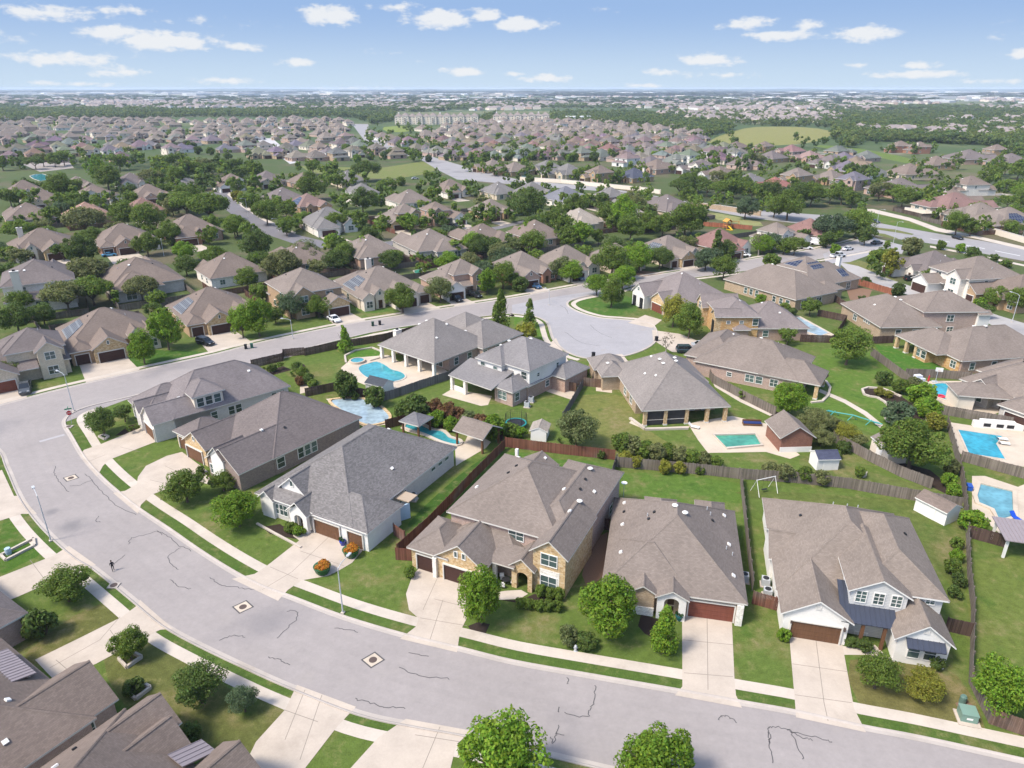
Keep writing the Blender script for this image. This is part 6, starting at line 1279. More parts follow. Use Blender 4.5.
# ------------------------------------------------------------------ the two apartment blocks
def apartment(label, px0, px1, py, n, mat):
    a = at(px0, py); b = at(px1, py); L = math.dist(a, b); t = thing('apartment_building', label, 'apartment block', (*a, 0), math.atan2(b[1] - a[1], b[0] - a[0]))
    wb, rb, H = MB(), MB(), 12.0; st = L / n
    W = []
    for i in range(n):
        pr = -3.0 if i % 2 else 0.0
        W.append(('H', i * st - .5, (i + 1) * st + .5, pr, 16, H + (1.2 if i % 2 else 0), .75))
    for k, w in enumerate(W): wing_roof(rb, w, k % 3); wing_wall(wb, w, k % 3, 0)
    for w_ in rb.m: pass
    r = rb.build('roof', [M['shingle'], M['trim'], M['trim']], t); r.color = (.24, .2, .18, 1); wb.build('wall', M[mat], t)
    for i in range(n):
        x = (i + .5) * st; v = (-3.0 if i % 2 else 0) + OH
        for f in range(4):
            for s in (-.28, .28): add_window(t, (x + s * st, v - .02, 1 + f * 2.9), 0, 1.3, 1.5)
        if i % 2:
            for f in range(3): mb = MB(); mb.box(x - 1.3, x + 1.3, v - 1.4, v, 2.9 + f * 2.9, 3.1 + f * 2.9, 0, bottom=True); mb.box(x - 1.3, x + 1.3, v - 1.4, v - 1.3, 3.1 + f * 2.9, 4 + f * 2.9, 1); mb.build('balcony', [M['trim'], M['iron']], t)
    for i in range(0, n, 3): mb = MB(); mb.box(-1, 1, -1, 1, 0, 3, 0); c = mb.build('roof_tower', M['white'], t); c.location = ((i + .5) * st, 9, H + 3)
apartment('long cream apartment block with grey roofs, the longer of the two', 395, 478, 124.5, 12, 'cream'); apartment('shorter cream apartment block standing apart among trees', 493, 549, 123.5, 8, 'cream')
t = thing('low_warehouse', 'low pale flat roofed building right of the apartment blocks', 'warehouse', (*at(566, 121), 0)); mb = MB(); mb.box(0, 45, 0, 28, 0, 7, 1, 0); mb.build('wall', [WB[0], WB[2]], t); mb = MB(); mb.box(-.6, 45.6, -.6, 28.6, 7.005, 7.6, 0); mb.build('roof', WB[0], t)
t = thing('clubhouse', 'blue grey clubhouse roof in front of the longer apartment block', 'clubhouse', (*at(458, 124.5), 0), .3); mb = MB(); W = [('H', 0, 30, 0, 16, 4, .5)]; wing_roof(mb, W[0], 0); r = mb.build('roof', [M['shingle'], M['trim'], M['trim']], t); r.color = (.16, .2, .24, 1); mb = MB(); wing_wall(mb, W[0], 0, 0); mb.build('wall', M['siding'], t)
# ------------------------------------------------------------------ fences
FN = 0
def fence(label, pts, col=(.15, .125, .105), h=1.83, boards=True, name='fence', rail=True):
    p = ats(pts); t = thing(name, label, 'fence', (*p[0], 0)); o = p[0]; p = [(x - o[0], y - o[1]) for x, y in p]
    mb, rb = MB(), MB(); rf = random.Random(len(label)); posts = []
    for a, b in zip(p[:-1], p[1:]):
        L = math.dist(a, b); n = max(1, round(L / .15)); dx, dy = (b[0] - a[0]) / L, (b[1] - a[1]) / L
        for i in range(n):
            s0 = L * i / n + .006; s1 = L * (i + 1) / n - .006; hh = h + rf.uniform(-.035, .035); q = .02 * rf.uniform(.6, 1.4)
            mb.obox((a[0] + dx * s0, a[1] + dy * s0), (a[0] + dx * s1, a[1] + dy * s1), q, .03, hh, 0, rf.uniform(-.006, .006))
        for z in (.35, 1.0, h - .25): rb.obox(a, b, .045, z, z + .09, 0, .045)
        for i in range(int(L / 2.4) + 1): s = min(L, i * 2.4); posts.append((a[0] + dx * s - dy * .1, a[1] + dy * s + dx * .1))
    o1 = mb.build('board_panel', M['fence'], t); o1.color = (*col, 1)
    o2 = rb.build('rail', M['fence'], t); o2.color = (*[c * .9 for c in col], 1)
    me = shared('post', lambda: (lambda m: (m.box(-.05, .05, -.05, .05, 0, 1.86, 0), m.mesh('post', [M['fence']]))[1])(MB()))
    for x, y in posts: c = link('post', me, t, (x, y, 0)); c.color = (*col, 1); c.scale = (1, 1, h / 1.83)
    return t
RB = (.155, .065, .045); DBr = (.085, .055, .045); GW = (.165, .137, .115)
for l, p, c in [('red brown board fence running beside the mottled roof house back lawn', [(398,556),(430,527),(474,480),(505,449)], RB), ('short red brown fence return by the tan stone house drive', [(396,560),(412,561)], RB), ('small red brown side fence at the mottled roof house garage', [(393.5,535),(405,543)], RB),
  ('red brown board fence across the back of the tan stone house lawn', [(505,447),(512,448),(560,454),(615,460)], RB), ('weathered fence between tan stone and low brick house yards', [(616,464),(608,490),(602,519)], GW), ('dark brown gate fence closing the gap right of the tan stone house', [(586,527),(609,530.5)], (.075, .035, .028)),
  ('grey weathered fence behind the low brick house and onward to the right', [(616,467),(660,471),(705,475),(739,479),(795,483),(849,489),(904,499),(961,509)], GW), ('leaning weathered fence between low brick and white farmhouse', [(740,482),(744,520),(748,560),(752,592)], GW), ('reddish gate fence left of the white farmhouse wall', [(752,604),(777,611)], RB),
  ('tall weathered fence along the right yards, bending out to the sidewalk', [(946,425),(953,450),(961,482),(964,508),(966,540),(967,575),(971,610),(970,650),(968.5,683),(989,724)], GW), ('brown leaning corner fence beside the lower right sidewalk', [(989,724),(1024,736),(1060,746)], (.15, .095, .07)), ('short dark fence right of the white farmhouse', [(945,631),(971,637)], DBr),
  ('weathered fence below the rectangular blue pool', [(960,461),(1024,479),(1060,488)], GW), ('weathered fence above the rectangular blue pool', [(939,414),(1018,428),(1040,431)], GW), ('short dark fence beside the grey metal roofed patio', [(966,537),(1006,548)], DBr), ('weathered fence zigzagging between tan shed and little white shed', [(832,441),(868,461),(900,477),(931,489)], GW),
  ('weathered fence below the long roofed house lawn', [(704,369),(712,383),(745,401),(775,416)], GW), ('weathered fence from dark tree to garden bed on the right lawn', [(870,355),(905,381),(913,389)], GW), ('weathered fence behind the round blue pool', [(905,377),(938,378),(971,381)], GW), ('short fence behind the dark dense tree', [(872,344),(893,343)], DBr),
  ('dark brown fence along the upper street behind the pool', [(305,356),(340,348.5),(381,342),(437,327.5)], DBr), ('dark fence niche at the upper street corner', [(252,368),(283,361),(284,357),(305,355)], DBr), ('grey fence between curved pool and two storey house', [(384,401),(392,399),(420,389),(448,380),(471,366)], (.14, .13, .13)), ('dark fence between corner house yard and curved pool', [(306,397),(335,391),(384,402)], DBr),
  ('dark grey fence between two storey and screened porch houses', [(563,421),(575,401),(583,387)], (.12, .11, .11)), ('brown fence beside the screened porch house garage', [(583,386),(602,388)], (.14, .085, .06)), ('brown side fence of the two storey house', [(561,389),(576,392)], (.14, .085, .06)), ('dark fence behind the backyard shrub border', [(386,429),(428,419),(470,427),(503,440)], (.085, .04, .03)),
  ('grey fence beside the left solar house lawn', [(34,323),(50,346),(62,354)], GW), ('red fence along the pale lane on the right', [(858,285),(892,295)], (.26, .1, .06)), ('dark fence around the solar tan brick house side yard', [(832,300),(846,309),(876,305)], DBr), ('dark fence below the pale pool', [(800,342),(832,343),(846,322),(817,316)], DBr), ('bright red fence behind the red roofed house', [(703,226),(752,230)], (.28, .1, .06)), ('dark brown fence behind the stepped solar house', [(380,263),(446,262),(470,262)], DBr),
  ('brown fence beside the small backyard pool', [(310,272),(350,275),(388,276)], DBr), ('fence between the stone gable houses', [(150,345),(160,318),(190,306)], DBr), ('red brown fence beside the long grey roof house', [(372,226),(395,234)], RB)]: fence(l, p, c)
nf = 0
for e in HOUSES[19:]:
    if e[2] > 335 or e[3] < 0 or len(e) < 7: continue
    s_, x, y, a, gu, gw, k = e; c, sn = math.cos(a), math.sin(a)
    P = lambda u, v: PXY(x + u * c - v * sn, y + u * sn + v * c)
    mx, my = x - 19 * k * sn, y + 19 * k * c
    if any((q[1] - mx) ** 2 + (q[2] - my) ** 2 < 130 for q in HOUSES): continue
    fence('brown board fence closing the back yard of the ' + s_, [P(-9.8, 6), P(-9.8, 19 * k), P(9.8, 19 * k), P(9.8, 6)], [(.12, .065, .045), (.1, .075, .06), (.15, .125, .105)][nf % 3]); nf += 1
def wall_thing(label, pts, h, th, mat, name='garden_wall'):
    p = ats(pts); t = thing(name, label, 'wall', (*p[0], 0)); o = p[0]; p = [(x - o[0], y - o[1]) for x, y in p]; mb, cb = MB(), MB()
    for a, b in zip(p[:-1], p[1:]):
        mb.obox(a, b, th, 0, h, 0); cb.obox(a, b, th + .1, h, h + .1, 0)
        c = MB(); s = th + .25; c.box(b[0] - s / 2, b[0] + s / 2, b[1] - s / 2, b[1] + s / 2, 0, h + .3, 0); c.build('pillar', M[mat], t)
    mb.build('wall', M[mat], t); cb.build('coping', M['trim'], t)
wall_thing('long tan masonry wall along the avenue path', [(904,212),(926,215),(948,221),(986,232),(1024,243),(1060,253)], 2.2, .3, 'cream'); wall_thing('tan masonry wall running behind the sandy verge', [(520,180.5),(560,183),(600,187),(640,191),(660,194)], 2.2, .3, 'cream'); wall_thing('tan masonry wall in front of the tree belt', [(690,206),(720,210),(760,216)], 2.2, .3, 'brick_tan')
# ------------------------------------------------------------------ pools
def pool(label, pts, mat, smooth=3, cop=.35, h=.12, copm='walk', spa=None):
    p = ats(pts); t = thing('swimming_pool', label, 'swimming pool', (*p[0], 0)); o = p[0]; p = [(x - o[0], y - o[1]) for x, y in p]
    if smooth: p = catmull(p, smooth, True)
    if area(p) < 0: p = p[::-1]
    mb = MB(); mb.sheet(p, .07); mb.build('water', M[mat], t)
    q = offs(p + p[:1] , -cop)[:-1]; mb = MB(); n = len(p)
    for i in range(n):
        j = (i + 1) % n; mb.poly([(*p[i], h), (*q[i], h), (*q[j], h), (*p[j], h)], 0); mb.poly([(*q[i], 0), (*q[j], 0), (*q[j], h), (*q[i], h)], 0); mb.poly([(*p[j], .04), (*p[i], .04), (*p[i], h), (*p[j], h)], 0)
    mb.build('coping', M[copm], t)
    if spa:
        x, y = at(*spa[:2]); x -= o[0]; y -= o[1]; mb = MB(); mb.lathe([(spa[2], .0), (spa[2], .5), (spa[2] - .3, .5), (spa[2] - .3, .4)], 24, 0, (x, y)); mb.build('spa', M['patio'], t); mb = MB(); mb.lathe([(spa[2] - .32, .3), (spa[2] - .32, .42), (.02, .42)], 24, 0, (x, y)); mb.build('spa_water', M[mat], t)
    return t
pool('curved turquoise pool with small round spa behind the street fence', [(368,364),(377,362),(386,366),(391,369.5),(401,372.5),(405,376.5),(401,380),(391,382),(379,381),(366,377),(359,370),(361,366)], 'water', 3, .35, spa=(357.5, 362, 1.7))
pool('drained pale pool with tan stone edge behind the dark brick house', [(331,402),(340,399.5),(350,398.8),(362,399.5),(371,402.6),(382,409),(389,417),(384,422.5),(366,425),(348,415)], 'water_pale', 3, .5, .25, 'stone_tan')
pool('winding turquoise pool with white edge behind the mottled roof house', [(405,427.5),(414,422.5),(424,427),(431.5,430.5),(441,431.5),(446,435),(449,438),(459,441.4),(457,445),(442,441.5),(425,434)], 'water', 3, .6, .2, 'walk')
pool('narrow green pool beside the screened porch house', [(714,436),(755,435),(761,445.5),(726,448.5)], 'water_green', 0, .4, .3)
pool('rectangular deep blue pool with two white lounge chairs', [(958,430),(1002,436.5),(996,444),(1005,459.5),(969,454),(963,440)], 'water_deep', 0, .3)
pool('grey blue pool edged in tan stone with blue slide chair', [(980.6,484.5),(1012,492),(1013,517),(999,521),(994,510),(979,503.6),(977,496.6)], 'water_grey', 0, .6, .25, 'patio')
pool('rounded blue pool with red floats behind the orange brick house', [(931,386),(942,383.5),(952,386),(962,390),(958,400.5),(945,399.7),(935,394)], 'water_deep', 3, .5)
pool('long pale tiled pool between brick houses on the right', [(788,318),(799,317.5),(828,333),(820,336),(795,328)], 'water_pale', 0, .5)
pool('small bright pool behind the blue pool gable house', [(322,271),(334,266),(340,269),(328,273)], 'water', 2, .4); pool('distant pale blue estate pool at far left', [(30,176),(42,174),(50,178),(40,181)], 'water', 2, .5); pool('tiny teal pool by the masonry wall', [(521,174),(530,174),(531,177),(522,177)], 'water', 0, .4); pool('dark teal pool beside the white twin gable house', [(414,271),(421,269),(423,273),(416,275)], 'water_green', 0, .4)
# ------------------------------------------------------------------ cars
def loft(mb, secs, m=0, caps=True):
    """secs: rings of equal length, joined in order"""
    b = len(mb.v); n = len(secs[0])
    for s in secs: mb.v += s
    for i in range(len(secs) - 1):
        for k in range(n):
            k2 = (k + 1) % n; mb.f.append((b + i * n + k, b + i * n + k2, b + (i + 1) * n + k2, b + (i + 1) * n + k)); mb.m.append(m)
    if caps:
        mb.f.append(tuple(b + k for k in reversed(range(n)))); mb.m.append(m); mb.f.append(tuple(b + (len(secs) - 1) * n + k for k in range(n))); mb.m.append(m)
def car_meshes(kind):
    L = {'sedan': 4.7, 'suv': 4.75, 'pickup': 5.8, 'van': 5.9}[kind]; W = {'van': 2.0, 'pickup': 2.0}.get(kind, 1.86); w = W / 2
    belt = {'sedan': .92, 'suv': 1.05, 'pickup': 1.12, 'van': 1.25}[kind]; top = {'sedan': 1.45, 'suv': 1.72, 'pickup': 1.9, 'van': 2.6}[kind]
    hood = {'sedan': .86, 'suv': .98, 'pickup': 1.1, 'van': 1.1}[kind]; hl = L / 2
    mb = MB(); ring = lambda x, z1, k=1.0, z0=.26: [(x, -w * k, z0 + .1), (x, -w * k * .93, z0), (x, w * k * .93, z0), (x, w * k, z0 + .1), (x, w * k, z1 - .14), (x, w * k * .9, z1), (x, -w * k * .9, z1), (x, -w * k, z1 - .14)]
    nose = .95 if kind != 'van' else .8
    loft(mb, [ring(-hl, belt - .12, .86, .4), ring(-hl + .12, belt - .02, .95), ring(-hl + .5, belt, 1), ring(hl - nose - .35, belt, 1), ring(hl - nose, hood, .99), ring(hl - .3, hood - .08, .95), ring(hl - .05, hood - .22, .86), ring(hl, hood - .34, .8, .4)])
    for x in (-L * .29, L * .31):
        for s in (-1, 1): mb.box(x - .42, x + .42, s * w - .03, s * w + .02, .3, .76, 1)
    body = mb.mesh('body', [M['tint_gloss'], M['rubber']], False)
    x0, x1 = {'sedan': (-hl + .75, hl - 1.25), 'suv': (-hl + .12, hl - 1.15), 'pickup': (-.55, hl - 1.3), 'van': (-hl + .05, hl - .75)}[kind]
    s0, s1 = {'sedan': (.75, .75), 'suv': (.3, .7), 'pickup': (.2, .65), 'van': (.08, .75)}[kind]
    g, r = MB(), MB(); zt = top - .06
    q0 = [(x0, -w * .92), (x1, -w * .92), (x1, w * .92), (x0, w * .92)]; q1 = [(x0 + s0, -w * .76), (x1 - s1, -w * .76), (x1 - s1, w * .76), (x0 + s0, w * .76)]
    for i in range(4):
        j = (i + 1) % 4; g.poly([(*q0[i], belt - .02), (*q0[j], belt - .02), (*q1[j], zt), (*q1[i], zt)], 1 if (kind == 'van' and i != 1) else 0)
    glass = g.mesh('window', [M['carglass'], M['tint_gloss']])
    r.prism([(a * 1.0, b * 1.02) for a, b in q1], zt, top, 0)
    for i in range(4): r.tube([(*q0[i], belt - .02), (*q1[i], zt)], .055, 5)
    for xm in ((x0 + s0 + x1 - s1) / 2,):
        for s in (-1, 1): r.tube([(xm, s * w * .93, belt - .02), (xm, s * w * .77, zt)], .05, 5)
    if kind == 'pickup':
        for s in (-1, 1): r.box(-hl + .1, -.6, s * w * .93 - .05, s * w * .93 + .05, belt - .02, belt + .1, 0)
        r.box(-hl + .2, -.62, -w * .8, w * .8, belt, belt + .012, 1)
    roof = r.mesh('roof', [M['tint_gloss'], M['rubber']])
    t = MB(); t.lathe([(.2, -.11), (.33, -.11), (.34, -.04), (.34, .06), (.31, .1), (.2, .1)], 18); tyre = t.mesh('tyre', [M['rubber']])
    t = MB(); t.lathe([(.2, -.08), (.2, .07), (.05, .09)], 12); rim = t.mesh('rim', [M['chrome']])
    t = MB(); t.box(hl - .16, hl - .02, -.2, .2, hood - .34, hood - .18, 0, bottom=True); hd = t.mesh('headlight', [M['lamp_clear']])
    t = MB(); t.box(-hl - .01, -hl + .1, -.14, .14, belt - .34, belt - .14, 0, bottom=True); tl = t.mesh('tail_light', [M['lamp_red']])
    return L, w, body, glass, roof, tyre, rim, hd, tl
def car(kind, label, px, py, deg, col, cat='car'):
    L, w, body, glass, roof, tyre, rim, hd, tl = shared(('car', kind), lambda: car_meshes(kind))
    x, y = at(px, py, .8); t = thing('parked_' + {'sedan': 'car', 'suv': 'car', 'pickup': 'pickup', 'van': 'van'}[kind], label, cat, (x, y, .03), R(deg), 'vehicles on the estate')
    for nm, me in (('body', body), ('window', glass), ('roof', roof)): o = link(nm, me, t); o.color = (*col, 1)
    for xx in (-L * .29, L * .31):
        for s in (-1, 1):
            o = link('wheel', tyre, t, (xx, s * (w - .08), .34)); o.rotation_euler = (R(-90 * s), 0, 0); link('rim', rim, o)
    for s in (-1, 1): link('headlight', hd, t, (0, s * (w - .38), 0)); link('tail_light', tl, t, (0, s * (w - .28), 0))
BK, WH, NV, SV, GY = (.012, .013, .015), (.62, .62, .62), (.02, .03, .07), (.33, .34, .35), (.06, .065, .07)
for a in [('suv','black car on the drive of the stone gabled house',205,341,-30,BK),('pickup','dark grey pickup on the far left driveway',25,387,-60,GY),('sedan','white car with dark glass on the tan stone two storey drive',334,318,-50,WH),('suv','black car on the twin gable drive, left of another',456,298,-50,BK),('suv','black open topped car on the twin gable drive, right of another',475,294,-50,BK),
  ('sedan','blue car on the red arched porch drive',535,285,-55,(.03,.08,.16)),('suv','pale blue grey car by the white gable garage',578,277,-50,(.12,.17,.23)),('sedan','navy car before the two dark garages',699,262,-40,NV),('sedan','white car on the red roofed house drive',744,254,-30,WH),('suv','dark teal car on a drive by the turning circle',687,349,0,(.03,.05,.06)),('sedan','silver car tucked behind the long roofed house',702,344,0,SV),
  ('sedan','white car at the kerb beside the parked van',806,247,-20,WH),('sedan','white car on the junction pavement, farther from the lawn',848,248,30,WH),('pickup','white pickup parked along the pale lawn edge',838,255,20,WH),('sedan','dark grey car waiting near the avenue junction',877,242,20,GY),('suv','black car in front of the white gable avenue house',912,278,10,BK),('sedan','black car driving along the avenue',958,237,-78,BK),('sedan','dark car on the avenue behind the lamp post',875,221,-70,BK),('sedan','dark car inside the open white garage',971,291,60,GY),
  ('sedan','pale blue car under trees beside the white dormer house',159,232,-40,(.1,.14,.24)),('sedan','bright blue car beside the red gable garage house',109,254,30,(.08,.25,.4)),('sedan','dark car in shade by the triple window gable house',455,225,-40,BK),('sedan','white car at the end of the side street',208,194,0,WH),('sedan','pale car at the bend by the small meadow',415,178,20,SV),('sedan','dark car on the drive of the slate roofed house',550,203,-30,NV)]: car(*a)
car('van','white delivery van parked beside the maroon roofed house',818,243,-35,WH,'van')
# ------------------------------------------------------------------ lamps and signs
def lamp(label, px, py, top, head=0.0, arm=2.0):
    x, y = at(px, py); h = 6.0
    for _ in range(12): h += (PXY(x, y, h)[1] - top) / ppm(x, y, h) / .8
    t = thing('street_lamp', label, 'street lamp', (x, y, 0), head, 'street lamps')
    mb = MB(); mb.tube([(0, 0, 0), (0, 0, h * .5), (0, 0, h * .96)], [.09, .07, .05], 10); mb.build('pole', M['steel'], t)
    mb = MB(); mb.tube([(0, 0, h * .93), (arm * .3, 0, h * .985), (arm, 0, h)], [.045, .04, .035], 8); mb.build('arm', M['steel'], t)
    mb = MB(); mb.box(arm - .15, arm + .5, -.16, .16, h - .08, h + .06, 0, bottom=True); mb.build('lamp_head', M['steel'], t)
    mb = MB(); mb.box(-.2, .2, -.2, .2, 0, .15, 0); mb.build('base', M['walk'], t)
for l, px, py, tp, hd in [('grey street lamp by the stop sign at the corner',74,411,373,2.6),('slim street lamp leaning over the curve on the lower left verge',51,541,494,2.3),('pale street lamp on the verge by the orange topped planters',343,613,566,1.2),('street lamp along the upper street before the tan stone two storey house',293,339,319,2.9),('street lamp on the avenue median',893,244,221,-1.2),('tall street lamp at the avenue lawn edge',876,228,209,-1),('street lamp at the right edge near the pale lane',1012,322,294,2),('street lamp at the avenue far right',1022,238,226,1),
  ('street lamp on the side street, upper one',248,217,198,-2.4),('street lamp on the side street, lower one',279,231,218,-2.4),('street lamp near the turning circle mouth',549,305,290,2),('street lamp by the curving road',437,176,168,2),('street lamp beside the white dormer house',164,256,240,2)]: lamp(l, px, py, tp, hd)
x, y = at(72, 424); t = thing('stop_sign', 'red stop sign with green street name blade on the corner grass', 'stop sign', (x, y, 0), R(25))
mb = MB(); mb.tube([(0, 0, 0), (0, 0, 3.0)], .035, 8); mb.build('post', M['steel'], t)
def octo(mb, r, y0, m): mb.poly([(r * math.cos(R(22.5 + 45 * i)), y0, 2.15 + r * math.sin(R(22.5 + 45 * i))) for i in range(8)], m)
mb = MB(); octo(mb, .46, -.05, 0); octo(mb, .42, -.054, 1); mb.poly([(.46 * math.cos(R(22.5 - 45 * i)), -.04, 2.15 + .46 * math.sin(R(22.5 - 45 * i))) for i in range(8)], 2); mb.build('sign_plate', [M['white'], M['signred'], M['steel']], t)
fc = bpy.data.curves.new('lettering', 'FONT'); fc.body = 'STOP'; fc.size = .3; fc.align_x = 'CENTER'; fc.align_y = 'CENTER'; fc.extrude = .002; fc.materials.append(M['white'])
tmp = bpy.data.objects.new('lettering_outline', fc); COL.objects.link(tmp); bpy.context.view_layer.update()
lm = bpy.data.meshes.new_from_object(tmp.evaluated_get(bpy.context.evaluated_depsgraph_get())); bpy.data.objects.remove(tmp)
o = link('lettering', lm, t, (0, -.06, 2.15)); o.rotation_euler = (R(90), 0, 0)
mb = MB(); mb.box(-.55, .55, -.02, .02, 2.78, 3.0, 0); mb.box(-.02, .02, -.55, .55, 3.02, 3.24, 0); mb.build('street_name_blade', M['signgreen'], t)
# ------------------------------------------------------------------ small things of the yards
def mk(name, label, cat, px, py, rz=0.0, group=None, z=0.0): return thing(name, label, cat, (*at(px, py), z), rz, group)
def basket(label, px, py, s=1.0):
    t = mk('flower_planter', label, 'flower planter', px, py, 0, 'orange flower planters')
    mb = MB(); mb.lathe([(.62 * s, .03), (.86 * s, .35), (1.02 * s, .9), (1.08 * s, 1.05)], 20); mb.build('pot', m_plain('green_glaze', (.02, .085, .03), .4, .5), t)
    me = shared('floc', lambda: (lambda m: m)(crown_mesh('flowers', 9, 'ball', 26, 70, .11, 1.0, .7))); o = link('flowers', me, t, (0, 0, .85 * s)); o.scale = (s, s, s); o.color = (.5, .22, .03, 1)
basket('round green planter of orange flowers nearest the wooden garage doors', 351.5, 556); basket('round green planter of orange flowers closer to the street', 323, 573)
def pot(label, px, py, col, s=.4):
    t = mk('plant_pot', label, 'plant pot', px, py, 0, None); mb = MB(); mb.lathe([(s * .6, .03), (s * .9, s), (s, 1.5 * s), (s * .86, 1.55 * s)], 16); o = mb.build('pot', m_plain('glaze', col, .25, .6), t)
    me = shared('potplant', lambda: crown_mesh('plant', 4, 'ball', 8, 26, .28, .5, .8)); c = link('plant', me, t, (0, 0, 1.3 * s)); c.color = (.04, .09, .03, 1); c.scale = (s * 2,) * 3
pot('cobalt blue pot between the wooden garage doors', 343, 545, (.02, .04, .3), .45); pot('teal pot left of the low brick house entry', 660.5, 617, (.01, .09, .1), .4); pot('teal pot right of the low brick house entry', 679, 620, (.01, .09, .1), .45)
def ac(label, px, py, n=1, rz=0.0):
    t = mk('air_conditioner', label, 'air conditioner', px, py, rz, 'air conditioners'); mb = MB(); mb.box(-.6, .6, -.6, .6, 0, .12, 0); mb.build('base', M['concrete'], t)
    mb = MB(); mb.box(-.45, .45, -.45, .45, .12, 1.05, 0); mb.lathe([(.36, 1.05), (.36, 1.07), (.1, 1.09)], 18, 1); mb.build('case', [M['steel'], M['dark']], t)
for l, px, py in (('air conditioner beside the mottled roof house side wall',413.5,500),('air conditioner left of the white farmhouse, rear one',765,585),('air conditioner left of the white farmhouse, front one',767,596),('air conditioner beside the low brick house',744,581),('air conditioner by the two storey house bay window',527,407),('second air conditioner by the two storey house bay window',531,402)): ac(l, px, py, 1, R(-14))
t = mk('utility_cabinet', 'green transformer cabinet on a pad near the corner fence', 'utility cabinet', 966.5, 718.5, R(-15)); t.scale = (.85,) * 3; mb = MB(); mb.box(-1.1, 1.1, -1.2, 1.0, 0, .14, 0); mb.build('base', M['concrete'], t); mb = MB(); mb.box(-.8, .8, -.7, .8, .14, 1.1, 0); mb.box(-.84, .84, -.75, .84, 1.1, 1.2, 0); mb.build('case', m_plain('utility_green', (.16, .25, .2), .5), t)
mb = MB(); mb.box(-.3, .3, -.72, -.705, .5, .75, 0); mb.build('warning_label', M['white'], t)
t = mk('utility_pedestal', 'small green utility box behind the transformer cabinet', 'utility box', 962, 703); mb = MB(); mb.lathe([(.3, 0), (.3, .8), (.2, .95)], 12); mb.build('case', m_plain('utility_green_dark', (.1, .17, .14), .5), t)
t = mk('fire_hydrant', 'pale fire hydrant in front of the leaning shrub', 'fire hydrant', 575.5, 651); mb = MB(); mb.lathe([(.2, 0), (.2, .06), (.13, .08), (.13, .55), (.17, .58), (.15, .7), (.06, .8)], 14); mb.build('body', M['steel'], t)
for s in (-1, 1): mb = MB(); mb.tube([(0, 0, .45), (s * .22, 0, .45)], .07, 8); mb.build('nozzle', M['steel'], t)
def shed(label, px, py, w, d, h, rise, rz, wall, roof, ov=.15):
    t = mk('garden_shed', label, 'shed', px, py, R(rz)); mb = MB(); W = ('V', -w / 2 - ov - .1, w / 2 + ov + .1, -d / 2 - .1, d / 2 + .1, h, rise / (w / 2)); wing_roof(mb, W, 0); r = mb.build('roof', [M['shingle'], M['white'], M['metalroof']], t); r.color = (*roof, 1)
    mb = MB(); mb.poly([(-w/2, -d/2, 0), (w/2, -d/2, 0), (w/2, -d/2, h), (0, -d/2, h + rise * .9), (-w/2, -d/2, h)]); mb.poly([(w/2, d/2, 0), (-w/2, d/2, 0), (-w/2, d/2, h), (0, d/2, h + rise * .9), (w/2, d/2, h)]); mb.poly([(w/2, -d/2, 0), (w/2, d/2, 0), (w/2, d/2, h), (w/2, -d/2, h)]); mb.poly([(-w/2, d/2, 0), (-w/2, -d/2, 0), (-w/2, -d/2, h), (-w/2, d/2, h)])
    mb.build('wall', M[wall], t); mb = MB(); mb.box(-w / 2 - .04, -w / 2 + .02, -.7, .7, 0, 1.8, 0); mb.build('door', M['white'], t)
shed('white shed with brown ridged roof in the white farmhouse back yard', 935, 515, 2.9, 4.4, 2.1, .7, 28, 'white', BROWN); shed('white shed with dark blue roof near the cabana', 823, 466, 2.6, 3.4, 2.0, .7, 93, 'white', (.06, .065, .1)); shed('tan shed with weathered brown roof beside the big oak', 887, 457, 3.2, 4.4, 2.6, .8, 8, 'cream', (.19, .16, .14)); shed('low pale roofed shed at the trampoline', 540, 437, 2.6, 3.2, 1.9, .6, -12, 'white', TAN); shed('dark grey roofed shed with white sides by the curved pool', 380, 391, 3.0, 4.4, 1.9, .8, 60, 'white', (.06, .065, .075))
def gazebo(label, px, py, w, d, h, rz, roof, typ='H', post='post_wood', rise=.55, col='post_wood', name='patio_pavilion', metal=False):
    t = mk(name, label, 'pavilion', px, py, R(rz)); mb = MB(); W = (typ, -w / 2, w / 2, -d / 2, d / 2, h, rise); wing_roof(mb, W, 0); r = mb.build('roof', [M['shingle'], M['trim'], M['metalgrey']], t); r.color = (*roof, 1)
    for sx in (-1, 1):
        for sy in (-1, 1): add_column(t, sx * (w / 2 - .5), sy * (d / 2 - .5), h - .1, .28, post, False)
    return t
gazebo('open gabled pavilion with taupe roof beside the winding pool', 478, 444, 6.2, 5.4, 2.8, -35, TAUPE, 'U'); gazebo('small grey pyramid roof over the winding pool edge', 417, 432, 4.2, 4.2, 2.5, -30, (.15, .145, .15)); t = gazebo('hip roofed outdoor kitchen pavilion between the two right hand pools', 976, 406, 9.5, 6, 3, -12, TAUPE, 'H', 'cream')
mb = MB(); mb.box(-4.3, -1.6, -2.6, -2.3, 0, 2.7, 0); mb.box(-4.3, -4.0, -2.6, 2.6, 0, 2.7, 0); mb.build('wall', M['cream'], t)
gazebo('flat grey metal patio roof at the right edge', 1026, 552, 7.5, 5, 2.8, -15, SLATE, 'M', 'white', .06, name='patio_cover')
t = mk('swing_frame', 'white metal swing frame behind the low brick house fence', 'swing', 764, 492, R(20)); mb = MB()
for s in (-1, 1): mb.tube([(s * 1.6, -1, 0), (s * 1.6, 0, 2.3), (s * 1.6, 1, 0)], .05, 6)
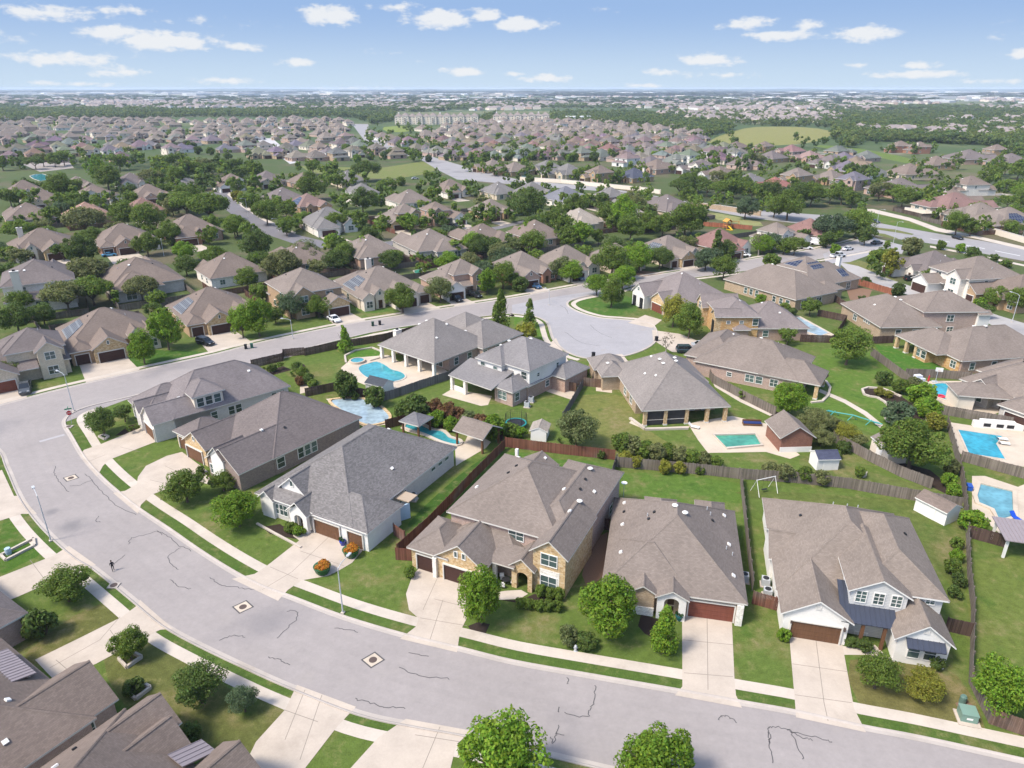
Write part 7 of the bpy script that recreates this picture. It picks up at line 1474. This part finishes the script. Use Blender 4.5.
mb.tube([(-1.7, 0, 2.3), (1.7, 0, 2.3)], .05, 6); mb.build('frame', M['white'], t); mb = MB(); mb.tube([(-.4, 0, 2.3), (-.4, 0, .5)], .015, 4); mb.tube([(.4, 0, 2.3), (.4, 0, .5)], .015, 4); mb.box(-.45, .45, -.15, .15, .45, .5, 0, bottom=True); mb.build('seat', M['dark'], t)
t = mk('trampoline', 'round trampoline with dark safety net and teal rim', 'trampoline', 516, 427); mb = MB(); mb.lathe([(1.55, .82), (1.55, .84), (.02, .84)], 24, cap=False); mb.build('mat', M['dark'], t); mb = MB(); mb.lathe([(1.6, .8), (1.85, .8), (1.85, .88), (1.6, .88)], 24, cap=False); mb.build('rim', m_plain('teal_pad', (.02, .25, .24), .6), t)
for i in range(6):
    a = i * math.pi / 3; mb = MB(); mb.tube([(1.9 * math.cos(a), 1.9 * math.sin(a), 0), (1.9 * math.cos(a), 1.9 * math.sin(a), 1.6), (1.75 * math.cos(a), 1.75 * math.sin(a), 2.7)], .04, 6); mb.build('post', M['dark'], t)
mb = MB()
for i in range(36):
    a = i * math.pi / 18; mb.tube([(1.85 * math.cos(a), 1.85 * math.sin(a), .9), (1.72 * math.cos(a), 1.72 * math.sin(a), 2.6)], .012, 4)
for z in (1.3, 1.75, 2.2, 2.6): mb.tube([((1.9 - .07 * z) * math.cos(i * math.pi / 12), (1.9 - .07 * z) * math.sin(i * math.pi / 12), z) for i in range(25)], .012, 4)
mb.build('net', M['dark'], t)
def bin_(label, px, py, col):
    t = mk('wheelie_bin', label, 'rubbish bin', px, py, R(20), 'rubbish bins'); mb = MB(); mb.prism([(-.26, -.28), (.26, -.28), (.3, .34), (-.3, .34)], .06, 1.0, 0); o = mb.build('bin_body', M['tint'], t); o.color = (*col, 1)
    mb = MB(); mb.box(-.32, .32, -.34, .4, 1.0, 1.08, 0); o = mb.build('lid', M['tint'], t); o.color = (*col, 1)
    for s in (-1, 1): mb = MB(); mb.tube([(s * .26, .34, .12), (s * .32, .34, .12)], .12, 10); mb.build('wheel', M['rubber'], t)
for l, px, py, c in (('black bin on the kerb before the cream chimney house', 380, 325, (.012, .012, .014)), ('dark green bin next to the black one at the kerb', 373, 326, (.015, .05, .03)), ('black bin alone on the turning circle kerb', 593.5, 357, (.012, .012, .014)), ('black bin by the bare twigged tree', 656.5, 341, (.012, .012, .014)), ('black bin on the kerb below the black car', 246, 349, (.012, .012, .014)), ('green bin on the kerb below the black car', 252, 348, (.02, .09, .06)), ('navy bin by the screened porch house garage', 606, 388, (.02, .04, .12))): bin_(l, px, py, c)
def hoop(label, px, py, rz):
    t = mk('basketball_hoop', label, 'basketball hoop', px, py, R(rz)); mb = MB(); mb.tube([(0, 0, 0), (0, 0, 2.6), (0, -.8, 3.1)], .06, 6); mb.box(-.5, .5, -.1, .9, 0, .2, 0); mb.build('post', M['steel'], t)
    mb = MB(); mb.box(-.65, .65, -.86, -.8, 2.75, 3.55, 0, bottom=True); mb.build('backboard', M['white'], t); mb = MB(); mb.tube([(.23 * math.cos(i * .524), -1.1 + .23 * math.sin(i * .524), 3.0) for i in range(13)], .015, 5); mb.build('hoop_ring', m_plain('hoop_orange', (.5, .1, .02), .5), t)
hoop('white basketball hoop by the fence above the rounded pool', 935, 383, -20)
def lounger(label, px, py, rz, col=None):
    t = mk('lounge_chair', label, 'lounge chair', px, py, R(rz)); mb = MB(); mb.box(-.35, .35, -.9, .4, .25, .36, 0, bottom=True); mb.build('seat', M['white'] if not col else col, t); mb = MB(); mb.poly([(-.35, .4, .34), (.35, .4, .34), (.35, 1.0, .85), (-.35, 1.0, .85)]); mb.poly([(-.35, 1.0, .77), (.35, 1.0, .77), (.35, .4, .26), (-.35, .4, .26)]); mb.build('backrest', M['white'] if not col else col, t)
    for sx in (-.3, .3):
        for sy in (-.8, .35): mb = MB(); mb.tube([(sx, sy, 0), (sx, sy, .26)], .03, 5); mb.build('leg', M['steel'], t)
lounger('white lounge chair on the shallow ledge of the blue pool, upper one', 1001, 440, 75); lounger('white lounge chair on the shallow ledge of the blue pool, lower one', 1003, 444.5, 75); lounger('white lounge chair on the green pool deck', 694, 428, 60); lounger('bright blue lounge chair at the tan stone pool', 1016, 520, 10, m_plain('blue_sling', (.01, .06, .4), .6))
t = mk('outdoor_kitchen', 'long white masonry grill counter above the rectangular pool', 'grill counter', 998, 428, R(-12)); mb = MB(); mb.box(-4, 4, -.5, .5, 0, 1.0, 0); mb.box(-3, 2.4, -.5, .5, 1.0, 1.35, 0); mb.build('counter', M['white'], t)
for u in (-2, 0, 1.6): mb = MB(); mb.box(u - .55, u + .55, -.53, -.5, .3, .9, 0); mb.build('grill_door', M['dark'], t)
def crate(name, label, cat, px, py, sx, sy, sz, rz, mat, extra=None):
    t = mk(name, label, cat, px, py, R(rz)); mb = MB(); mb.box(-sx / 2, sx / 2, -sy / 2, sy / 2, 0, sz, 0); mb.build('body', mat, t); return t
t = mk('play_set', 'bright orange wooden play set with slide behind the red roofed house', 'play set', 727, 229, R(20))
mb = MB()
for sx in (-1, 1):
    for sy in (-1, 1): mb.box(sx * 1.1 - .08, sx * 1.1 + .08, sy * 1.1 - .08, sy * 1.1 + .08, 0, 3.2, 0)
mb.box(-1.2, 1.2, -1.2, 1.2, 1.4, 1.55, 0, bottom=True); mb.tube([(1.1, 0, 2.9), (5.5, 0, 2.9)], .09, 6); mb.tube([(5.5, 0, 2.9), (5.5, 1.2, 0)], .08, 6); mb.tube([(5.5, 0, 2.9), (5.5, -1.2, 0)], .08, 6); mb.build('tower', m_plain('cedar_orange', (.5, .2, .04), .6), t)
mb = MB(); wing_roof(mb, ('V', -1.5, 1.5, -1.5, 1.5, 3.2, .7), 0); mb.build('roof', [m_plain('amber_canvas', (.5, .25, .05), .7)] * 3, t); mb = MB(); mb.box(-1.2, -.3, -4, -1.1, .1, .2, 0); slab(mb, [(-.7, -1.1, 1.55), (.1, -1.1, 1.55), (.1, -4, .25), (-.7, -4, .25)], .08, 0, 0); mb.build('slide', m_plain('yellow_slide', (.6, .4, .02), .4), t)
t = mk('seesaw', 'teal painted climbing frame lying along the right lawn', 'play frame', 852, 420, R(-38)); mb = MB()
for u in (-3, 0, 3): mb.tube([(u - .6, -.7, 0), (u, 0, .9), (u + .6, .7, 0)], .07, 6)
mb.tube([(-4.5, 0, .5), (0, 0, .95), (4.8, 0, .6)], .1, 6); mb.build('frame', m_plain('teal_metal', (.06, .3, .28), .5), t)
for u in (-3.8, 3.9): mb = MB(); mb.box(u - .4, u + .4, -.25, .25, .6, .7, 0, bottom=True); mb.build('seat', m_plain('teal_seat', (.04, .22, .22), .5), t)
def edged(label, pts, h=.35, th=.25, mat='walk', name='garden_edging'):
    p = ats(pts); t = thing(name, label, 'garden edging', (*p[0], 0)); o = p[0]; p = [(x - o[0], y - o[1]) for x, y in p]; mb = MB()
    for a, b in zip(p[:-1], p[1:]): mb.obox(a, b, th, 0, h, 0)
    mb.build('edging', M[mat], t)
edged('white square stone border around a young tree', [(119,660),(129,651.5),(142,658),(127,668.5),(119,660)]); edged('white low border around the rose bush bed', [(126,692),(136,700),(151,688.5),(146,686)]); edged('white curving edge of the big right hand flower bed', [(901,397),(890,392),(882,389),(868,388),(862,390),(864,395),(870,397),(877,398),(884,402),(888,406),(889.5,411),(887,415),(885,418),(888,422),(899,425.5)], .3, .4); edged('white straight edging between bed and shrubs', [(910,396),(919,406.5),(928,422)], .4, .35); edged('round white border by the porch corner', [(811,403),(822,402),(828,396),(830,388),(826,382),(820,380)], .3, .45); edged('pale stone ring around a small shrub near the zigzag fence', [(856,473),(860,470.5),(866,473),(865,477),(858,477),(856,473)], .3, .3)
edged('white border of the raised bed on the left lawn', [(1,556),(34,539),(35,546),(6,561),(1,556)], .3, .3); edged('pale edging round the oval turf behind the curved pool', [(346,363),(345,356),(355,351),(372,348),(382,352),(380,358),(370,361)], .25, .4); edged('stone ring around the corner tree', [(99,437),(104,435),(109,437),(105,440),(99,437)], .25, .3)
edged('low white planter wall along the screened porch', [(630,419),(645,430),(688,429)], .35, .5); edged('cream border of the mottled roof house bed', [(257,524),(275,534),(290,542),(301,548)], .2, .3)
t = mk('porch_table', 'dark round table with chairs on the tan stone house porch', 'table', 506, 584); mb = MB(); mb.lathe([(.5, .7), (.5, .75), (.02, .75)], 14); mb.tube([(0, 0, 0), (0, 0, .7)], .05, 6); mb.build('table', M['dark'], t)
for a in (0, 2.1, 4.2): mb = MB(); x, y = .8 * math.cos(a), .8 * math.sin(a); mb.box(x - .25, x + .25, y - .25, y + .25, .3, .45, 0); mb.box(x - .25 + .2 * math.cos(a), x + .25 + .2 * math.cos(a), y - .05 + .2 * math.sin(a), y + .05 + .2 * math.sin(a), .45, .95, 0); mb.build('chair', M['white'], t)
t = mk('porch_bench', 'white bench beside the steel porch door', 'bench', 860, 634, R(-14)); mb = MB(); mb.box(-.7, .7, -.25, .25, .38, .45, 0, bottom=True); mb.build('seat', M['white'], t); mb = MB(); mb.box(-.7, .7, .2, .26, .45, .95, 0); mb.build('backrest', M['white'], t)
for sx in (-.6, .6): mb = MB(); mb.box(sx - .04, sx + .04, -.2, .2, 0, .38, 0); mb.build('leg', M['white'], t)
for l, px, py, c, s in (('pale patio sofa beside the green pool deck', 806, 0, 0, 0),):
    pass
t = mk('patio_sofa', 'brown wooden sofa with navy cushions at the green pool deck', 'sofa', 752, 425, R(-5)); mb = MB(); mb.box(-1.6, 1.6, -.5, .5, .1, .42, 0); mb.box(-1.6, 1.6, .4, .55, .42, .85, 0); mb.build('frame', M['post_wood'], t); mb = MB(); mb.box(-1.5, 1.5, -.45, .38, .42, .56, 0); mb.build('cushion', m_plain('navy_cloth', (.015, .03, .12), .9), t)
t = mk('pool_float', 'red pool float on the rounded blue pool', 'pool float', 941, 397, 0, None, .08); mb = MB(); mb.tube([(.55 * math.cos(i * .524), .55 * math.sin(i * .524), .1) for i in range(13)], .18, 8); mb.build('ring', m_plain('red_vinyl', (.5, .03, .06), .4), t)
t = mk('patio_umbrella', 'folded red parasol beside the rounded pool', 'parasol', 927, 386); mb = MB(); mb.tube([(0, 0, 0), (0, 0, 2.4)], .03, 6); mb.build('pole', M['steel'], t); mb = MB(); mb.lathe([(.08, .9), (.2, 1.1), (.12, 2.1), (.02, 2.35)], 10); mb.build('canopy', m_plain('red_canvas', (.45, .03, .04), .9), t)
t = mk('covered_grill', 'white covered furniture stack by the round pool fence', 'covered furniture', 917, 382, R(10)); mb = MB(); mb.prism([(-1.2, -.7), (1.2, -.7), (1.1, .7), (-1.1, .7)], 0, .9, 0); mb.prism([(-.7, -.4), (.6, -.5), (.6, .5), (-.7, .5)], .9, 1.5, 0); mb.build('cover', m_plain('white_tarp', (.62, .64, .68), .6), t)
t = mk('storage_box', 'blue storage bench against the tan stone pool', 'storage box', 969, 489, R(70)); mb = MB(); mb.box(-.6, .6, -.3, .3, 0, .6, 0); mb.build('body', m_plain('blue_plastic', (.02, .09, .4), .5), t); mb = MB(); mb.box(-.64, .64, -.34, .34, .6, .68, 0); mb.build('lid', m_plain('blue_plastic_lid', (.02, .07, .32), .5), t)
for l, px, py, s in (('white skylight disc dish behind the low brick house', 623, 501, .4),): t = mk('satellite_dish', l, 'dish', px, py); mb = MB(); mb.tube([(0, 0, 0), (0, 0, 2.8)], .04, 6); mb.build('mast', M['steel'], t); mb = MB(); mb.lathe([(.02, 2.8), (.25, 2.84), (.42, 2.98), (.44, 3.0), (.25, 2.9), (.03, 2.86)], 18); mb.build('dish', M['white'], t)
# pile of pale stones in the lower left bed
t = mk('garden_bin', 'pale blue barrel in the raised bed on the left lawn', 'barrel', 9, 554); mb = MB(); mb.lathe([(.3, 0), (.36, .4), (.34, .85), (.3, .9)], 14); mb.build('barrel', m_plain('pale_blue', (.35, .45, .52), .5), t)
# ------------------------------------------------------------------ the one person: walking in the road near the lower left kerb
def person(label, px, py, head):
    x, y = at(px, py)
    V = [(0, 0, .92), (0, 0, 1.12), (0, .02, 1.36), (0, .03, 1.5), (0, .05, 1.62), (.1, .02, .88), (.12, .16, .5), (.12, .1, .08), (.12, .26, .04), (-.1, 0, .88), (-.12, -.08, .48), (-.12, -.3, .12), (-.12, -.2, .04), (.2, .02, 1.4), (.27, -.06, 1.12), (.27, .06, .9), (.27, .1, .82), (-.2, .02, 1.4), (-.27, .1, 1.13), (-.26, .24, .95), (-.26, .3, .9)]
    E_ = [(0, 1), (1, 2), (2, 3), (3, 4), (0, 5), (5, 6), (6, 7), (7, 8), (0, 9), (9, 10), (10, 11), (11, 12), (2, 13), (13, 14), (14, 15), (15, 16), (2, 17), (17, 18), (18, 19), (19, 20)]
    Rr = [.15, .14, .16, .06, .1, .1, .07, .05, .04, .1, .07, .05, .04, .08, .055, .042, .035, .08, .055, .042, .035]
    me = bpy.data.meshes.new('person'); me.from_pydata(V, E_, []); me.update()
    o = link('person', me, None, (x, y, .02), head); md = o.modifiers.new('skin', 'SKIN'); sv = me.skin_vertices[0].data
    o.scale = (.84,) * 3
    for i, r in enumerate(Rr): sv[i].radius = (r, r * .8)
    sv[0].use_root = True; o.modifiers.new('smooth', 'SUBSURF').levels = 1
    cl = m_plain('dark_clothing', (.02, .02, .024), .9); me.materials.append(cl); tag(o, label, 'person')
    mb = MB(); mb.lathe([(.02, 1.52), (.075, 1.56), (.095, 1.64), (.1, 1.7), (.085, 1.78), (.04, 1.82)], 14); h = mb.build('head', m_plain('skin', (.3, .17, .11), .6), o); h.location = (0, .06, 0)
    mb = MB(); mb.lathe([(.105, 1.68), (.112, 1.74), (.095, 1.82), (.03, 1.86)], 14); h = mb.build('hair', m_plain('dark_hair', (.015, .012, .01), .8), o); h.location = (0, .045, 0)
person('person in dark clothes walking on the road near the lower left kerb', 113.5, 571, R(40))
# ------------------------------------------------------------------ air, sky, sun, camera
mb = MB(); z1 = CAMH + 4; X0, X1, Y0, Y1 = -14000, 14000, -400, 13200
for q in ([(X0, Y0, -1), (X0, Y1, -1), (X1, Y1, -1), (X1, Y0, -1)], [(X0, Y0, z1), (X1, Y0, z1), (X1, Y1, z1), (X0, Y1, z1)], [(X0, Y0, -1), (X1, Y0, -1), (X1, Y0, z1), (X0, Y0, z1)], [(X1, Y0, -1), (X1, Y1, -1), (X1, Y1, z1), (X1, Y0, z1)], [(X1, Y1, -1), (X0, Y1, -1), (X0, Y1, z1), (X1, Y1, z1)], [(X0, Y1, -1), (X0, Y0, -1), (X0, Y0, z1), (X0, Y1, z1)]): mb.poly(q)
hm = bpy.data.materials.new('haze'); hm.use_nodes = True; nt = hm.node_tree; nt.nodes.remove(nt.nodes['Principled BSDF'])
pv = nt.nodes.new('ShaderNodeVolumePrincipled'); pv.inputs['Color'].default_value = (.72, .82, 1, 1); pv.inputs['Density'].default_value = HAZE; pv.inputs['Anisotropy'].default_value = 0.0
nt.links.new(pv.outputs[0], nt.nodes['Material Output'].inputs['Volume'])
if HAZE: struct('haze', mb, hm, 'stuff')
wd = bpy.data.worlds.new('World'); sc.world = wd; wd.use_nodes = True; nt = wd.node_tree; bg = nt.nodes['Background']
sk = nt.nodes.new('ShaderNodeTexSky'); sk.sky_type = 'NISHITA'; sk.sun_disc = False; sk.sun_elevation = R(SUN_EL); sk.sun_rotation = R(SUN_AZ); sk.altitude = 100; sk.air_density = 1.0; sk.dust_density = DUST; sk.ozone_density = 1.6
def N(t, **k):
    n = nt.nodes.new(t)
    for a, b in k.items(): setattr(n, a, b)
    return n
def LK(a, b): nt.links.new(a, b)
def MA(op, a, b, c=None, clamp=False):
    n = N('ShaderNodeMath', operation=op, use_clamp=clamp)
    for i, v in enumerate((a, b, c)):
        if v is None: continue
        if isinstance(v, (int, float)): n.inputs[i].default_value = v
        else: LK(v, n.inputs[i])
    return n.outputs[0]
tc = N('ShaderNodeTexCoord'); sp = N('ShaderNodeSeparateXYZ'); LK(tc.outputs['Generated'], sp.inputs[0])
az = MA('ARCTAN2', sp.outputs[0], sp.outputs[1]); el = MA('ARCSINE', sp.outputs[2], 0.0)
cb = N('ShaderNodeCombineXYZ'); LK(az, cb.inputs[0]); LK(el, cb.inputs[1])
vm = N('ShaderNodeVectorMath', operation='MULTIPLY'); LK(cb.outputs[0], vm.inputs[0]); vm.inputs[1].default_value = (46, 95, 1)
n1 = N('ShaderNodeTexNoise'); LK(vm.outputs[0], n1.inputs['Vector']); n1.inputs['Scale'].default_value = 1.0; n1.inputs['Detail'].default_value = 6; n1.inputs['Roughness'].default_value = .6
wob = MA('MULTIPLY_ADD', n1.outputs['Fac'], 1.9, -.95)
def sky_dir(px, py):
    dx, dy = (px - 512) / F, (384 - py) / F; d = Vector((dx, CP + dy * SP, -SP + dy * CP)).normalized(); return math.atan2(d.x, d.y), math.asin(d.z)
acc = None
CL = [(330,12,27,10,1),(165,38,48,9,1),(112,30,26,7,1),(45,10,46,7,.75),(120,8,26,5,.6),(245,46,20,4,.8),(440,16,34,9,1),(487,13,22,7,.9),(522,22,30,7,1),(398,6,34,5,.6),(300,61,20,4,.8),(60,57,60,6,.75),(110,70,36,6,.6),(225,79,30,4,.7),(462,70,26,5,.8),(545,77,32,5,.75),(515,73,20,3,.6),(750,22,26,6,.85),(785,34,38,5,.95),(865,31,28,7,1),(808,22,16,5,.6),(708,59,34,7,.85),(912,73,38,4,.9),(920,64,22,4,.7),(985,80,34,3,.5),(1020,52,12,5,.8),(660,70,26,4,.55),(640,85,30,3,.6),(350,88,60,3,.5),(860,64,16,3,.5),(190,20,60,5,.35),(600,8,40,4,.3),(385,52,18,3,.4),(1000,22,10,3,.4),(40,82,18,3,.7),(90,83,24,3,.6),(720,74,50,4,.35),(-60,30,50,9,.9),(1100,30,60,8,.8),(420,60,12,3,.45)]
for px, py, w, h, a in CL:
    z0, e0 = sky_dir(px, py)
    s = N('ShaderNodeVectorMath', operation='SUBTRACT'); LK(cb.outputs[0], s.inputs[0]); s.inputs[1].default_value = (z0, e0 - h * .25 / F, 0)
    m = N('ShaderNodeVectorMath', operation='MULTIPLY'); LK(s.outputs[0], m.inputs[0]); m.inputs[1].default_value = (F / w, F / h, 0)
    l = N('ShaderNodeVectorMath', operation='LENGTH'); LK(m.outputs[0], l.inputs[0])
    v = MA('SUBTRACT', 1.0, l.outputs['Value']); v = MA('MULTIPLY', v, a) if a < 1 else v
    v = MA('ADD', v, (a - 1) * .28) if a < 1 else v
    acc = v if acc is None else MA('MAXIMUM', acc, v)
mr = N('ShaderNodeMapRange', interpolation_type='SMOOTHSTEP'); LK(MA('ADD', acc, wob), mr.inputs[0]); mr.inputs[1].default_value = -.02; mr.inputs[2].default_value = .55
cov = mr.outputs[0]
# general thin cirrus and pale air towards the horizon
hz = N('ShaderNodeMapRange', interpolation_type='SMOOTHSTEP'); LK(el, hz.inputs[0]); hz.inputs[1].default_value = -.01; hz.inputs[2].default_value = .1; hz.inputs[3].default_value = 0; hz.inputs[4].default_value = 1.0
mx0 = N('ShaderNodeMix', data_type='RGBA'); LK(hz.outputs[0], mx0.inputs[0]); mx0.inputs[6].default_value = (*PALE, 1); mx0.inputs[7].default_value = (*BLUE, 1)
h2 = N('ShaderNodeMapRange', interpolation_type='SMOOTHSTEP'); LK(el, h2.inputs[0]); h2.inputs[1].default_value = .12; h2.inputs[2].default_value = .4
mx1 = N('ShaderNodeMix', data_type='RGBA'); LK(h2.outputs[0], mx1.inputs[0]); LK(mx0.outputs[2], mx1.inputs[6]); LK(sk.outputs[0], mx1.inputs[7])
mx = N('ShaderNodeMix', data_type='RGBA'); LK(MA('MULTIPLY', cov, .92), mx.inputs[0]); LK(mx1.outputs[2], mx.inputs[6]); mx.inputs[7].default_value = (*CLOUD, 1)
LK(mx.outputs[2], bg.inputs['Color']); bg.inputs['Strength'].default_value = SKY
sl = bpy.data.lights.new('sun', 'SUN'); sl.energy = SUN; sl.angle = R(SUN_ANG); sl.color = (1, .94, .84)
so = link('sun', sl); so.location = (-100, -50, 200)
sd = Vector((math.sin(R(SUN_AZ)) * math.cos(R(SUN_EL)), math.cos(R(SUN_AZ)) * math.cos(R(SUN_EL)), math.sin(R(SUN_EL))))
so.rotation_euler = sd.to_track_quat('Z', 'Y').to_euler()
cam = bpy.data.cameras.new('camera'); cam.sensor_width = 36; cam.lens = F / 1024 * 36; cam.clip_end = 80000; cam.clip_start = .5
co = link('camera', cam, None, (0, 0, CAMH)); co.rotation_euler = (R(90) - PIT, 0, 0); sc.camera = co
sc.view_settings.view_transform = 'Standard'; sc.view_settings.look = 'None'; sc.view_settings.exposure = EXPO; sc.view_settings.gamma = 1
sc.cycles.max_bounces = 6; sc.cycles.diffuse_bounces = 3; sc.cycles.glossy_bounces = 2; sc.cycles.transmission_bounces = 3; sc.cycles.volume_bounces = 1; sc.cycles.use_denoising = True
